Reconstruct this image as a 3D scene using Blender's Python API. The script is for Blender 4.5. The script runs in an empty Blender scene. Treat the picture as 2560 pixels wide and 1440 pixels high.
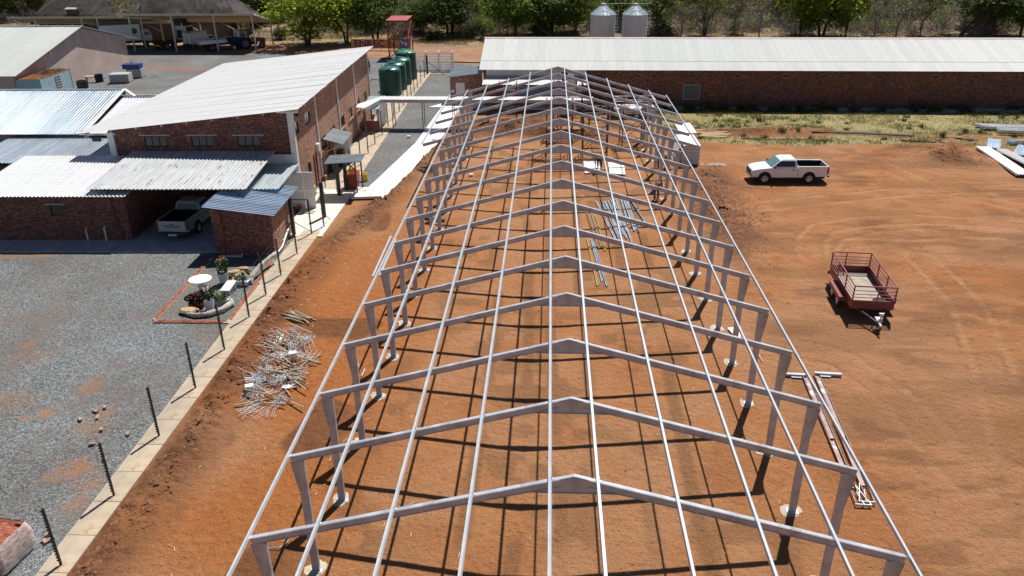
import bpy, math, random
import numpy as np
from mathutils import Vector, Matrix

SC = bpy.context.scene
COL = SC.collection
rnd = random.Random(7)
PI = math.pi
R = math.radians

# ------------------------------------------------------------------ camera, sky, sun, exposure
cam = bpy.data.cameras.new('camera')
cam.sensor_width = 36.0
cam.lens = 27.565
cam.clip_start = 0.1
cam.clip_end = 3000
cam_ob = bpy.data.objects.new('camera', cam)
COL.objects.link(cam_ob)
cam_ob.matrix_world = Matrix(((0.99891, -0.01384, 0.04449, -0.649),
                              (0.04614, 0.42618, -0.90346, -13.678),
                              (-0.00646, 0.90453, 0.42636, 17.0),
                              (0, 0, 0, 1)))
SC.camera = cam_ob

SUN = Vector((0.232, 0.545, 1.0)).normalized()          # towards the sun
world = bpy.data.worlds.new('World')
SC.world = world
world.use_nodes = True
wn = world.node_tree
for n in list(wn.nodes): wn.nodes.remove(n)
sky = wn.nodes.new('ShaderNodeTexSky')
sky.sky_type = 'NISHITA'
sky.sun_disc = False
sky.sun_elevation = math.asin(SUN.z)
sky.sun_rotation = math.atan2(SUN.x, SUN.y)
sky.altitude = 1400
sky.air_density = 0.85
sky.dust_density = 0.3
sky.ozone_density = 1.5
bg = wn.nodes.new('ShaderNodeBackground')
bg.inputs[1].default_value = 0.05
wo = wn.nodes.new('ShaderNodeOutputWorld')
wn.links.new(sky.outputs[0], bg.inputs[0])
wn.links.new(bg.outputs[0], wo.inputs[0])

sl = bpy.data.lights.new('sun', 'SUN')
sl.energy = 5.0
sl.angle = R(0.55)
sl.color = (1.0, 0.955, 0.89)
so = bpy.data.objects.new('sun', sl)
COL.objects.link(so)
so.rotation_euler = (-SUN).to_track_quat('-Z', 'Y').to_euler()
so.location = (10, 30, 60)

SC.view_settings.view_transform = 'Standard'
SC.view_settings.look = 'None'
SC.view_settings.exposure = 0.32
SC.view_settings.gamma = 1.0
SC.view_settings.use_curve_mapping = False

# ------------------------------------------------------------------ naming and object helpers
def tag(o, label=None, cat=None, group=None, kind=None):
    if label: o['label'] = label
    if cat: o['category'] = cat
    if group: o['group'] = group
    if kind: o['kind'] = kind
    return o

def thing(name, label, cat, loc=(0, 0, 0), rz=0.0, group=None, kind=None):
    o = bpy.data.objects.new(name, None)
    o.empty_display_size = 0.2
    COL.objects.link(o)
    o.location = loc
    o.rotation_euler = (0, 0, rz)
    return tag(o, label, cat, group, kind)

def link_mesh(name, me, parent=None, loc=None, rot=None):
    o = bpy.data.objects.new(name, me)
    COL.objects.link(o)
    if parent is not None: o.parent = parent
    if loc is not None: o.location = loc
    if rot is not None: o.rotation_euler = rot
    return o

KIDS = {}
def copy_tree(o, parent=None):
    c = o.copy()
    COL.objects.link(c)
    if parent is not None: c.parent = parent
    for ch in list(o.children): copy_tree(ch, c)
    return c

def place_copy(proto, loc, rz=0.0, label=None, scale=None):
    c = copy_tree(proto)
    c.location = loc
    c.rotation_euler = (0, 0, rz)
    if label: c['label'] = label
    if scale: c.scale = scale
    return c

class MB:
    """collects faces; build() links them as ONE mesh object"""
    def __init__(s): s.v = []; s.f = []; s.m = []; s.mi = 0
    def add(s, vs, fs):
        b = len(s.v)
        s.v.extend([tuple(x) for x in vs])
        for f in fs:
            s.f.append(tuple(b + i for i in f)); s.m.append(s.mi)
        return s
    def box(s, c, d, rot=None):
        x, y, z = d[0] / 2, d[1] / 2, d[2] / 2
        vs = [Vector((i * x, j * y, k * z)) for k in (-1, 1) for j in (-1, 1) for i in (-1, 1)]
        if rot is not None: vs = [rot @ v for v in vs]
        c = Vector(c)
        return s.add([v + c for v in vs], [(0, 2, 3, 1), (4, 5, 7, 6), (0, 1, 5, 4), (2, 6, 7, 3), (0, 4, 6, 2), (1, 3, 7, 5)])
    def bx(s, x0, x1, y0, y1, z0, z1):
        return s.box(((x0 + x1) / 2, (y0 + y1) / 2, (z0 + z1) / 2), (x1 - x0, y1 - y0, z1 - z0))
    def beam(s, p, q, w, h, up=(0, 0, 1)):
        p = Vector(p); q = Vector(q); d = (q - p); L = d.length; d.normalize()
        up = Vector(up)
        if abs(d.dot(up)) > 0.99: up = Vector((0, 1, 0))
        x = d.cross(up).normalized(); z = x.cross(d)
        m = Matrix((x, d, z)).transposed()
        return s.box((p + q) / 2, (w, L, h), m)
    def tube(s, p, q, r, n=6, r2=None, cap=True):
        p = Vector(p); q = Vector(q); d = (q - p).normalized()
        a = d.cross(Vector((0, 0, 1)))
        if a.length < 1e-3: a = d.cross(Vector((0, 1, 0)))
        a.normalize(); b = d.cross(a)
        r2 = r if r2 is None else r2
        vs = []
        for (c, rr) in ((p, r), (q, r2)):
            for i in range(n):
                t = 2 * PI * i / n
                vs.append(c + a * (math.cos(t) * rr) + b * (math.sin(t) * rr))
        fs = [(i, (i + 1) % n, n + (i + 1) % n, n + i) for i in range(n)]
        if cap: fs += [tuple(range(n - 1, -1, -1)), tuple(range(n, 2 * n))]
        return s.add(vs, fs)
    def path(s, pts, r, n=6):
        pts = [Vector(p) for p in pts]
        rs = r if isinstance(r, (list, tuple)) else [r] * len(pts)
        rings = []
        vs = []
        for k, p in enumerate(pts):
            d = (pts[min(k + 1, len(pts) - 1)] - pts[max(k - 1, 0)]).normalized()
            a = d.cross(Vector((0, 0, 1)))
            if a.length < 1e-2: a = d.cross(Vector((0, 1, 0)))
            a.normalize(); b = d.cross(a)
            for i in range(n):
                t = 2 * PI * i / n
                vs.append(p + a * (math.cos(t) * rs[k]) + b * (math.sin(t) * rs[k]))
        fs = []
        for k in range(len(pts) - 1):
            for i in range(n):
                fs.append((k * n + i, k * n + (i + 1) % n, (k + 1) * n + (i + 1) % n, (k + 1) * n + i))
        fs += [tuple(range(n - 1, -1, -1)), tuple(range((len(pts) - 1) * n, len(pts) * n))]
        return s.add(vs, fs)
    def lathe(s, prof, n=24, c=(0, 0, 0), sx=1.0, sy=1.0, cap=True):
        vs = []
        for (r, z) in prof:
            for i in range(n):
                t = 2 * PI * i / n
                vs.append((c[0] + r * sx * math.cos(t), c[1] + r * sy * math.sin(t), c[2] + z))
        fs = []
        for k in range(len(prof) - 1):
            for i in range(n):
                fs.append((k * n + i, k * n + (i + 1) % n, (k + 1) * n + (i + 1) % n, (k + 1) * n + i))
        if cap: fs += [tuple(range(n - 1, -1, -1)), tuple(range((len(prof) - 1) * n, len(prof) * n))]
        return s.add(vs, fs)
    def prism(s, poly, ext):
        n = len(poly); e = Vector(ext)
        a = [Vector(p) for p in poly]
        return s.add(a + [p + e for p in a], [tuple(range(n - 1, -1, -1)), tuple(range(n, 2 * n))] +
                     [(i, (i + 1) % n, n + (i + 1) % n, n + i) for i in range(n)])
    def loft(s, secs, cap=True):
        n = len(secs[0]); vs = [p for sec in secs for p in sec]
        fs = []
        for k in range(len(secs) - 1):
            for i in range(n):
                fs.append((k * n + i, k * n + (i + 1) % n, (k + 1) * n + (i + 1) % n, (k + 1) * n + i))
        if cap: fs += [tuple(range(n - 1, -1, -1)), tuple(range((len(secs) - 1) * n, len(secs) * n))]
        return s.add(vs, fs)
    def quad(s, *p):
        return s.add(p, [tuple(range(len(p)))])
    def rock(s, c, r, flat=0.6, rg=None):
        rg = rg or rnd
        vs = []
        for (x, y, z) in ((1, 0, 0), (.5, .85, 0), (-.5, .85, 0), (-1, 0, 0), (-.5, -.85, 0), (.5, -.85, 0), (.3, .4, .8), (-.5, .1, .8), (.2, -.5, .75)):
            k = rg.uniform(.7, 1.2) * r
            vs.append((c[0] + x * k, c[1] + y * k, c[2] + z * k * flat - r * .15))
        return s.add(vs, [(0, 1, 6), (1, 2, 6), (2, 7, 6), (2, 3, 7), (3, 4, 7), (4, 8, 7), (4, 5, 8), (5, 0, 8), (0, 6, 8), (6, 7, 8)])
    def mesh(s, name, mats, smooth=False):
        me = bpy.data.meshes.new(name)
        me.from_pydata(s.v, [], s.f)
        for m in (mats if isinstance(mats, (list, tuple)) else [mats]): me.materials.append(m)
        if any(s.m): me.polygons.foreach_set('material_index', s.m)
        if smooth: me.polygons.foreach_set('use_smooth', [True] * len(s.f))
        me.validate()
        me.update()
        return me
    def build(s, name, mats, parent=None, smooth=False, bevel=0.0, loc=None, rot=None, subd=0):
        o = link_mesh(name, s.mesh(name, mats, smooth), parent, loc, rot)
        if bevel:
            b = o.modifiers.new('bevel', 'BEVEL'); b.width = bevel; b.segments = 2; b.limit_method = 'ANGLE'; b.angle_limit = R(35)
        if subd:
            b = o.modifiers.new('subd', 'SUBSURF'); b.levels = subd; b.render_levels = subd
        return o

def rotz(a): return Matrix.Rotation(a, 3, 'Z')

# ------------------------------------------------------------------ materials
def new_mat(name):
    m = bpy.data.materials.new(name); m.use_nodes = True
    nt = m.node_tree
    return m, nt, nt.nodes['Principled BSDF']
def N(nt, t, **kw):
    n = nt.nodes.new(t)
    for k, v in kw.items():
        if k.startswith('i_'):
            n.inputs[k[2:].replace('_', ' ')].default_value = v
        else: setattr(n, k, v)
    return n
def ramp(nt, src, stops, interp='LINEAR'):
    r = N(nt, 'ShaderNodeValToRGB'); r.color_ramp.interpolation = interp
    e = r.color_ramp.elements
    while len(e) > 1: e.remove(e[-1])
    e[0].position = stops[0][0]; c = stops[0][1]; e[0].color = (*c, 1) if len(c) == 3 else c
    for p, c in stops[1:]:
        x = e.new(p); x.color = (*c, 1) if len(c) == 3 else c
    nt.links.new(src, r.inputs[0])
    return r.outputs[0]
def mixc(nt, fac, a, b, mode='MIX'):
    n = N(nt, 'ShaderNodeMix', data_type='RGBA', blend_type=mode)
    for sock, v in ((n.inputs[0], fac), (n.inputs[6], a), (n.inputs[7], b)):
        if hasattr(v, 'is_output'): nt.links.new(v, sock)
        elif isinstance(v, (int, float)): sock.default_value = v
        else: sock.default_value = (*v, 1) if len(v) == 3 else v
    return n.outputs[2]
def math_(nt, op, a, b=0.0, clamp=False):
    n = N(nt, 'ShaderNodeMath', operation=op); n.use_clamp = clamp
    for sock, v in ((n.inputs[0], a), (n.inputs[1], b)):
        if hasattr(v, 'is_output'): nt.links.new(v, sock)
        else: sock.default_value = v
    return n.outputs[0]
def coords(nt, kind='Object', scale=None):
    tc = N(nt, 'ShaderNodeTexCoord')
    o = tc.outputs[kind]
    if scale:
        mp = N(nt, 'ShaderNodeMapping'); mp.inputs['Scale'].default_value = scale
        nt.links.new(o, mp.inputs[0]); o = mp.outputs[0]
    return o
def noise(nt, vec, scale, detail=4.0, rough=0.55, out=0):
    n = N(nt, 'ShaderNodeTexNoise'); n.inputs['Scale'].default_value = scale
    n.inputs['Detail'].default_value = detail; n.inputs['Roughness'].default_value = rough
    nt.links.new(vec, n.inputs['Vector'])
    return n.outputs[out]
def bump(nt, bsdf, h, strength=0.4, dist=0.02):
    b = N(nt, 'ShaderNodeBump'); b.inputs['Strength'].default_value = strength; b.inputs['Distance'].default_value = dist
    nt.links.new(h, b.inputs['Height']); nt.links.new(b.outputs[0], bsdf.inputs['Normal'])

def pm(name, col, rough=0.6, metal=0.0, var=0.18, scale=3.0, dirt=None, dirt_amt=0.0, rand=0.0, bmp=0.0, bscale=40.0, stretch=None, spec=0.5):
    """painted/metal/stone surface: colour with noise, optional dirt patches, per-object tone"""
    m, nt, b = new_mat(name)
    v = coords(nt, 'Object', stretch)
    nz = noise(nt, v, scale)
    lo = tuple(c * (1 - var) for c in col); hi = tuple(min(1, c * (1 + var)) for c in col)
    c = ramp(nt, nz, [(0.3, lo), (0.7, hi)])
    if dirt:
        n2 = noise(nt, v, scale * 0.6, 6.0, 0.7)
        f = ramp(nt, n2, [(0.62 - dirt_amt, (0, 0, 0)), (0.72 - dirt_amt * .6, (1, 1, 1))])
        c = mixc(nt, f, c, dirt)
    if rand:
        oi = N(nt, 'ShaderNodeObjectInfo')
        f = ramp(nt, oi.outputs['Random'], [(0, (1 - rand,) * 3), (1, (1 + rand * .5,) * 3)])
        c = mixc(nt, 1.0, c, f, 'MULTIPLY')
    nt.links.new(c, b.inputs['Base Color'])
    b.inputs['Roughness'].default_value = rough
    b.inputs['Metallic'].default_value = metal
    b.inputs['Specular IOR Level'].default_value = spec
    if bmp:
        bump(nt, b, noise(nt, v, bscale, 5.0, 0.65), bmp, 0.02)
    return m

M = {}
M['galv'] = pm('galvanised steel', (0.60, 0.63, 0.66), 0.4, 0.4, 0.16, 2.2)
M['purlin'] = pm('bright galvanised purlin', (0.62, 0.68, 0.73), 0.34, 0.35, 0.10, 1.6)
M['frame'] = pm('mottled galvanised frame', (0.455, 0.475, 0.525), 0.38, 0.15, 0.24, 1.9, (0.27, 0.22, 0.20), 0.05)
M['steel_dark'] = pm('black painted steel', (0.018, 0.017, 0.017), 0.5, 0.0)
M['steel_brown'] = pm('rusty brown tube', (0.09, 0.045, 0.03), 0.8, 0.2, 0.4, 8)
M['white'] = pm('white painted metal', (0.74, 0.74, 0.73), 0.45, 0.0, 0.06, 1.5, (0.5, 0.46, 0.40), 0.03)
M['panel'] = pm('white insulated panel', (0.86, 0.87, 0.87), 0.45, 0.0, 0.03, 1.0, (0.62, 0.52, 0.42), 0.02)
M['foam'] = pm('white polystyrene edge', (0.78, 0.78, 0.78), 0.9, 0.0, 0.12, 6)
M['concrete'] = pm('tan concrete', (0.43, 0.355, 0.265), 0.9, 0.0, 0.16, 1.2, (0.33, 0.17, 0.085), 0.04, 0.10, 0.15, 60)
M['concrete_grey'] = pm('grey concrete', (0.40, 0.40, 0.41), 0.9, 0.0, 0.2, 1.5, (0.28, 0.25, 0.22), 0.06, 0.05, 0.15, 50)
M['concrete_white'] = pm('pale fresh concrete', (0.66, 0.63, 0.57), 0.85, 0.0, 0.12, 1.6, (0.42, 0.30, 0.20), 0.05, 0.06)
M['footing'] = pm('pale footing concrete', (0.43, 0.36, 0.265), 0.95, 0.0, 0.25, 5.0, None, 0, 0.1, 0.4, 25)
M['white_rail'] = pm('white painted rail', (0.72, 0.73, 0.74), 0.45)
M['red_oxide'] = pm('red oxide paint', (0.20, 0.035, 0.03), 0.5, 0.0, 0.25, 3.0)
M['trailer_red'] = pm('faded maroon paint', (0.23, 0.052, 0.055), 0.42, 0.0, 0.2, 3.0, (0.30, 0.13, 0.10), 0.02)
M['trailer_floor'] = pm('dusty trailer floor', (0.34, 0.29, 0.23), 0.8, 0.0, 0.15, 2.5, (0.20, 0.12, 0.07), 0.05)
M['timber'] = pm('weathered timber', (0.33, 0.26, 0.19), 0.85, 0.0, 0.3, 4.0, None, 0, 0.35, stretch=(1, 6, 1))
M['timber_new'] = pm('pale sawn timber', (0.55, 0.42, 0.24), 0.8, 0.0, 0.2, 4.0, None, 0, 0.2)
M['timber_dark'] = pm('dark old timber', (0.10, 0.07, 0.05), 0.9, 0.0, 0.3, 4.0, None, 0, 0.3)
M['paint_white'] = pm('white car paint', (0.80, 0.81, 0.82), 0.22, 0.0, 0.02, 1.0, None, 0, 0, spec=0.6)
M['paint_shaded'] = pm('silver grey paint darkened for shade', (0.34, 0.36, 0.39), 0.3, 0.0, 0.03)  # colour darkened to carry the deep shade inside the garage
M['rubber'] = pm('black rubber', (0.016, 0.015, 0.015), 0.85)
M['plastic_black'] = pm('black plastic', (0.02, 0.02, 0.022), 0.45)
M['rim'] = pm('alloy rim', (0.62, 0.63, 0.64), 0.4, 0.2)
M['chrome'] = pm('bright trim', (0.7, 0.7, 0.7), 0.2, 0.9, 0.02)
M['lamp_red'] = pm('red lens', (0.32, 0.012, 0.015), 0.25)
M['rim_dark'] = pm('grey steel rim', (0.16, 0.16, 0.16), 0.5)
M['galv_blue'] = pm('dull blue grey galvanising', (0.36, 0.42, 0.48), 0.42, 0.3, 0.2, 2.0, None, 0, 0.25)
M['brick_dusty'] = pm('dusty brick rubble', (0.40, 0.27, 0.22), 0.95, 0, 0.25, 6, None, 0, 0.2)
M['lamp_clear'] = pm('clear lens', (0.55, 0.58, 0.60), 0.12, 0.3, 0.02)
M['lamp_amber'] = pm('amber lens', (0.6, 0.22, 0.02), 0.3)
M['yellow'] = pm('yellow plastic', (0.75, 0.52, 0.03), 0.45, 0, 0.1)
M['pale_yellow'] = pm('faded yellow drum', (0.62, 0.50, 0.16), 0.6, 0, 0.1)
M['orange'] = pm('orange plastic', (0.75, 0.16, 0.03), 0.5)
M['orange_sign'] = pm('orange sign face', (0.72, 0.24, 0.01), 0.5, 0, 0.03)
M['blue_plastic'] = pm('blue plastic', (0.02, 0.06, 0.19), 0.45, 0, 0.12)
M['tank_green'] = pm('dark green tank plastic', (0.012, 0.075, 0.052), 0.34, 0.0, 0.12, 2.0)
M['tank_lid'] = pm('mid green tank plastic', (0.025, 0.20, 0.115), 0.4, 0.0, 0.1, 2.0)
M['red_plastic'] = pm('crimson sheet', (0.38, 0.03, 0.05), 0.5)
M['driftwood'] = pm('bleached driftwood', (0.42, 0.39, 0.35), 0.9, 0, 0.4, 7.0, (0.10, 0.085, 0.07), 0.08, 0, 0.6, 18)
M['sandstone'] = pm('tan stone', (0.42, 0.30, 0.17), 0.9, 0, 0.3, 4.0, (0.25, 0.13, 0.07), 0.05, 0.1, 0.5, 20)
M['planter'] = pm('white planter', (0.66, 0.68, 0.72), 0.6, 0, 0.05)
M['planter_grey'] = pm('grey planter', (0.36, 0.37, 0.37), 0.8, 0, 0.12)
M['planter_red'] = pm('red planter', (0.27, 0.045, 0.04), 0.7, 0, 0.15)
M['table_white'] = pm('white concrete garden furniture', (0.80, 0.80, 0.79), 0.6, 0, 0.04)
M['bench_grey'] = pm('weathered bench stone', (0.62, 0.61, 0.58), 0.8, 0, 0.14, 4)
M['plant_green'] = pm('plant leaf', (0.055, 0.115, 0.03), 0.6, 0, 0.4, 9)
M['plant_red'] = pm('dark red plant leaf', (0.075, 0.018, 0.015), 0.6, 0, 0.3, 9)
M['flower'] = pm('coral flower', (0.65, 0.08, 0.05), 0.6, 0, 0.2, 9)
M['flower_pink'] = pm('pale pink flower', (0.75, 0.5, 0.5), 0.6, 0, 0.1, 9)
M['plaster'] = pm('mauve grey plaster', (0.50, 0.39, 0.345), 0.95, 0, 0.16, 0.5, None, 0, 0, 0.2, 8)
M['wall_dark'] = pm('brown house wall', (0.20, 0.15, 0.12), 0.95, 0, 0.15, 1.0)  # one brown tone for the thatched house walls
M['beige_steel'] = pm('beige painted roof underside', (0.50, 0.42, 0.26), 0.6, 0, 0.06)
M['post_cream'] = pm('cream painted post', (0.60, 0.55, 0.46), 0.55, 0, 0.06)
M['awning'] = pm('white shade cloth', (0.86, 0.85, 0.80), 0.8, 0, 0.02)
M['container'] = pm('pale blue container paint', (0.33, 0.50, 0.53), 0.5, 0, 0.08, 2.0, (0.22, 0.10, 0.05), 0.02)
M['rust'] = pm('rusted sheet', (0.27, 0.105, 0.045), 0.9, 0, 0.35, 1.5, (0.09, 0.05, 0.035), 0.08)
M['skin'] = pm('dark skin', (0.10, 0.052, 0.032), 0.55)
M['cloth_grey'] = pm('grey shirt cloth', (0.20, 0.22, 0.20), 0.9, 0, 0.15, 9)
M['cloth_blue'] = pm('blue cloth', (0.03, 0.12, 0.38), 0.9, 0, 0.15, 9)
M['cloth_navy'] = pm('navy cloth', (0.018, 0.025, 0.055), 0.9, 0, 0.15, 9)
M['cloth_yellow'] = pm('yellow cloth', (0.50, 0.36, 0.04), 0.9, 0, 0.15, 9)
M['cloth_white'] = pm('white cloth', (0.68, 0.68, 0.68), 0.9, 0, 0.08, 9)
M['cloth_black'] = pm('black cloth', (0.015, 0.015, 0.017), 0.9)
M['cloth_khaki'] = pm('khaki cloth', (0.20, 0.16, 0.10), 0.9, 0, 0.15, 9)
M['cloth_brown'] = pm('brown cloth', (0.12, 0.05, 0.03), 0.9, 0, 0.15, 9)
M['hose'] = pm('black water pipe', (0.035, 0.04, 0.04), 0.5)
M['bed'] = pm('black bed liner', (0.008, 0.008, 0.009), 0.7)
M['plate'] = pm('number plate', (0.62, 0.62, 0.58), 0.5, 0, 0.02)
M['chevron_red'] = pm('red orange chevron', (0.68, 0.10, 0.02), 0.4)
M['letter_navy'] = pm('navy lettering', (0.01, 0.018, 0.12), 0.5)
M['letter_black'] = pm('black lettering', (0.012, 0.012, 0.014), 0.5)
M['banner'] = pm('orange banner', (0.56, 0.26, 0.06), 0.7, 0, 0.05)
M['banner_blue'] = pm('blue banner end', (0.10, 0.20, 0.42), 0.7, 0, 0.05)
M['ac'] = pm('air conditioner case', (0.65, 0.65, 0.63), 0.5)
M['glass_sheet'] = pm('greenish louvre metal', (0.33, 0.34, 0.28), 0.6, 0, 0.05)
M['yellow_purlin'] = pm('yellow painted channel', (0.40, 0.29, 0.08), 0.5, 0, 0.15)
M['mesh_wire'] = pm('wire', (0.10, 0.10, 0.10), 0.6, 0.0)

def glass_mat(name, col=(0.03, 0.04, 0.045), rough=0.08):
    m, nt, b = new_mat(name)
    b.inputs['Base Color'].default_value = (*col, 1)
    b.inputs['Roughness'].default_value = rough
    b.inputs['Specular IOR Level'].default_value = 0.5
    return m
M['glass'] = glass_mat('dark window glass')
M['glass_car'] = glass_mat('tinted car glass', (0.03, 0.05, 0.055), 0.05)
M['glass_green'] = glass_mat('blue green windscreen', (0.12, 0.22, 0.24), 0.05)

def brick_mat(name, c1, c2, dark, mortar, warm=0.5):
    m, nt, b = new_mat(name)
    tc = N(nt, 'ShaderNodeTexCoord')
    sx = N(nt, 'ShaderNodeSeparateXYZ'); nt.links.new(tc.outputs['Object'], sx.inputs[0])
    u = math_(nt, 'ADD', sx.outputs[0], sx.outputs[1])
    cx = N(nt, 'ShaderNodeCombineXYZ'); nt.links.new(u, cx.inputs[0]); nt.links.new(sx.outputs[2], cx.inputs[1])
    br = N(nt, 'ShaderNodeTexBrick')
    br.inputs['Scale'].default_value = 1.0
    br.inputs['Brick Width'].default_value = 0.23
    br.inputs['Row Height'].default_value = 0.085
    br.inputs['Mortar Size'].default_value = 0.011
    br.inputs['Mortar Smooth'].default_value = 0.3
    br.inputs['Bias'].default_value = 0.0
    br.inputs['Color1'].default_value = (0, 0, 0, 1); br.inputs['Color2'].default_value = (1, 1, 1, 1); br.inputs['Mortar'].default_value = (0.5, 0.5, 0.5, 1)
    nt.links.new(cx.outputs[0], br.inputs['Vector'])
    # a second tone per brick from cells of the same size
    mp = N(nt, 'ShaderNodeMapping'); mp.inputs['Scale'].default_value = (1 / 0.115, 1 / 0.085, 1)
    nt.links.new(cx.outputs[0], mp.inputs[0])
    wn_ = N(nt, 'ShaderNodeTexWhiteNoise', noise_dimensions='2D')
    fl = N(nt, 'ShaderNodeVectorMath', operation='FLOOR'); nt.links.new(mp.outputs[0], fl.inputs[0])
    nt.links.new(fl.outputs[0], wn_.inputs['Vector'])
    tone = math_(nt, 'MULTIPLY', math_(nt, 'ADD', br.outputs['Color'], wn_.outputs[0]), 0.5)
    c = ramp(nt, tone, [(0.12, dark), (0.34, c1), (0.62, c2), (0.9, tuple(min(1, x * 1.75) for x in c2))])
    big = noise(nt, tc.outputs['Object'], 0.55, 5.0, 0.6)
    c = mixc(nt, 1.0, c, ramp(nt, big, [(0.3, (0.72, 0.70, 0.70)), (0.7, (1.12, 1.1, 1.08))]), 'MULTIPLY')
    c = mixc(nt, br.outputs['Fac'], c, mortar)
    nt.links.new(c, b.inputs['Base Color'])
    b.inputs['Roughness'].default_value = 0.92
    inv = math_(nt, 'SUBTRACT', 1.0, br.outputs['Fac'])
    bump(nt, b, inv, 0.7, 0.012)
    return m
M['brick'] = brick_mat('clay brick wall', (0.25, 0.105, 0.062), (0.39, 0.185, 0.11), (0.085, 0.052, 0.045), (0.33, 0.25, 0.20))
M['brick_shade'] = brick_mat('clay brick toned for shade', (0.145, 0.045, 0.031), (0.25, 0.090, 0.060), (0.036, 0.022, 0.02), (0.165, 0.125, 0.11))  # darker copy of the brick, shade toned into its colour

def sheet_mat(name, base, metal, rough, streak=0.12, rust=None, rust_amt=0.0, rand=0.06, tint=None):
    """roof sheeting: faint streaks along the sheet (local Y), sheet to sheet tone, optional peeled rust"""
    m, nt, b = new_mat(name)
    v = coords(nt, 'Object', (7.0, 0.5, 1.0))
    oi = N(nt, 'ShaderNodeObjectInfo')
    off = N(nt, 'ShaderNodeVectorMath', operation='ADD')
    sc = math_(nt, 'MULTIPLY', oi.outputs['Random'], 57.0)
    cb = N(nt, 'ShaderNodeCombineXYZ'); nt.links.new(sc, cb.inputs[0]); nt.links.new(sc, cb.inputs[1])
    nt.links.new(v, off.inputs[0]); nt.links.new(cb.outputs[0], off.inputs[1])
    nz = noise(nt, off.outputs[0], 1.0, 5.0, 0.6)
    lo = tuple(c * (1 - streak) for c in base); hi = tuple(min(1, c * (1 + streak)) for c in base)
    c = ramp(nt, nz, [(0.3, lo), (0.72, hi)])
    t = ramp(nt, oi.outputs['Random'], [(0.0, (1 - rand, 1 - rand, 1 - rand)), (0.5, (1, 1, 1)), (0.8, tint or (1 + rand * .4, 1 + rand * .35, 1 + rand * .2)), (1.0, (1 - rand * .4,) * 3)])
    c = mixc(nt, 1.0, c, t, 'MULTIPLY')
    b.inputs['Metallic'].default_value = metal
    if rust:
        v2 = coords(nt, 'Object', (3.2, .8, 1.0))
        off2 = N(nt, 'ShaderNodeVectorMath', operation='ADD')
        nt.links.new(v2, off2.inputs[0]); nt.links.new(cb.outputs[0], off2.inputs[1])
        n2 = noise(nt, off2.outputs[0], .8, 7.0, 0.7)
        f = ramp(nt, n2, [(0.66 - rust_amt, (0, 0, 0)), (0.69 - rust_amt, (1, 1, 1))])
        rc = ramp(nt, noise(nt, off2.outputs[0], 4.0), [(0.4, rust), (0.6, (0.30, 0.25, 0.21))])
        c = mixc(nt, f, c, rc)
    # screw rows across the sheet every 1.3 m and a dirty side lap
    tcs = N(nt, 'ShaderNodeTexCoord'); sx = N(nt, 'ShaderNodeSeparateXYZ'); nt.links.new(tcs.outputs['Object'], sx.inputs[0])
    fy = math_(nt, 'FRACT', math_(nt, 'DIVIDE', sx.outputs[1], 1.3))
    row = math_(nt, 'LESS_THAN', math_(nt, 'ABSOLUTE', math_(nt, 'SUBTRACT', fy, .5)), .016)
    lap = math_(nt, 'LESS_THAN', sx.outputs[0], .022)
    c = mixc(nt, math_(nt, 'MULTIPLY', math_(nt, 'MAXIMUM', row, lap), .22), c, (.16, .145, .13))
    st = noise(nt, coords(nt, 'Object', (1.6, .35, 1.0)), 1.0, 5, .65)
    c = mixc(nt, ramp(nt, st, [(.52, (0,) * 3), (.78, (.30,) * 3)]), c, (.33, .29, .25))
    nt.links.new(c, b.inputs['Base Color'])
    b.inputs['Roughness'].default_value = rough
    return m
M['sheet_white'] = sheet_mat('white painted roof sheet', (0.60, 0.605, 0.61), 0.0, 0.5, 0.07, rand=0.04)
M['sheet_shed'] = sheet_mat('chalky fibre roof sheet', (0.49, 0.51, 0.50), 0.0, 0.65, 0.05, rand=0.065, tint=(1.05, 1.04, 1.0))
M['sheet_galv'] = sheet_mat('galvanised roof sheet', (0.62, 0.68, 0.74), 0.75, 0.34, 0.18, rand=0.12)
M['sheet_lean'] = sheet_mat('peeling grey roof sheet', (0.545, 0.565, 0.58), 0.15, 0.45, 0.16, (0.24, 0.105, 0.06), 0.075, rand=0.08)
M['sheet_bright'] = sheet_mat('bright zinc roof sheet', (0.86, 0.87, 0.88), 0.35, 0.30, 0.04, rand=0.03)
M['sheet_blue'] = sheet_mat('blue tinted zinc sheet', (0.50, 0.62, 0.76), 0.55, 0.32, 0.28, rand=0.18)
M['sheet_grey'] = sheet_mat('grey zinc sheet', (0.50, 0.56, 0.58), 0.4, 0.4, 0.25, rand=0.12)
M['sheet_red'] = sheet_mat('faded red sheet', (0.42, 0.085, 0.09), 0.0, 0.5, 0.15)

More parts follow.
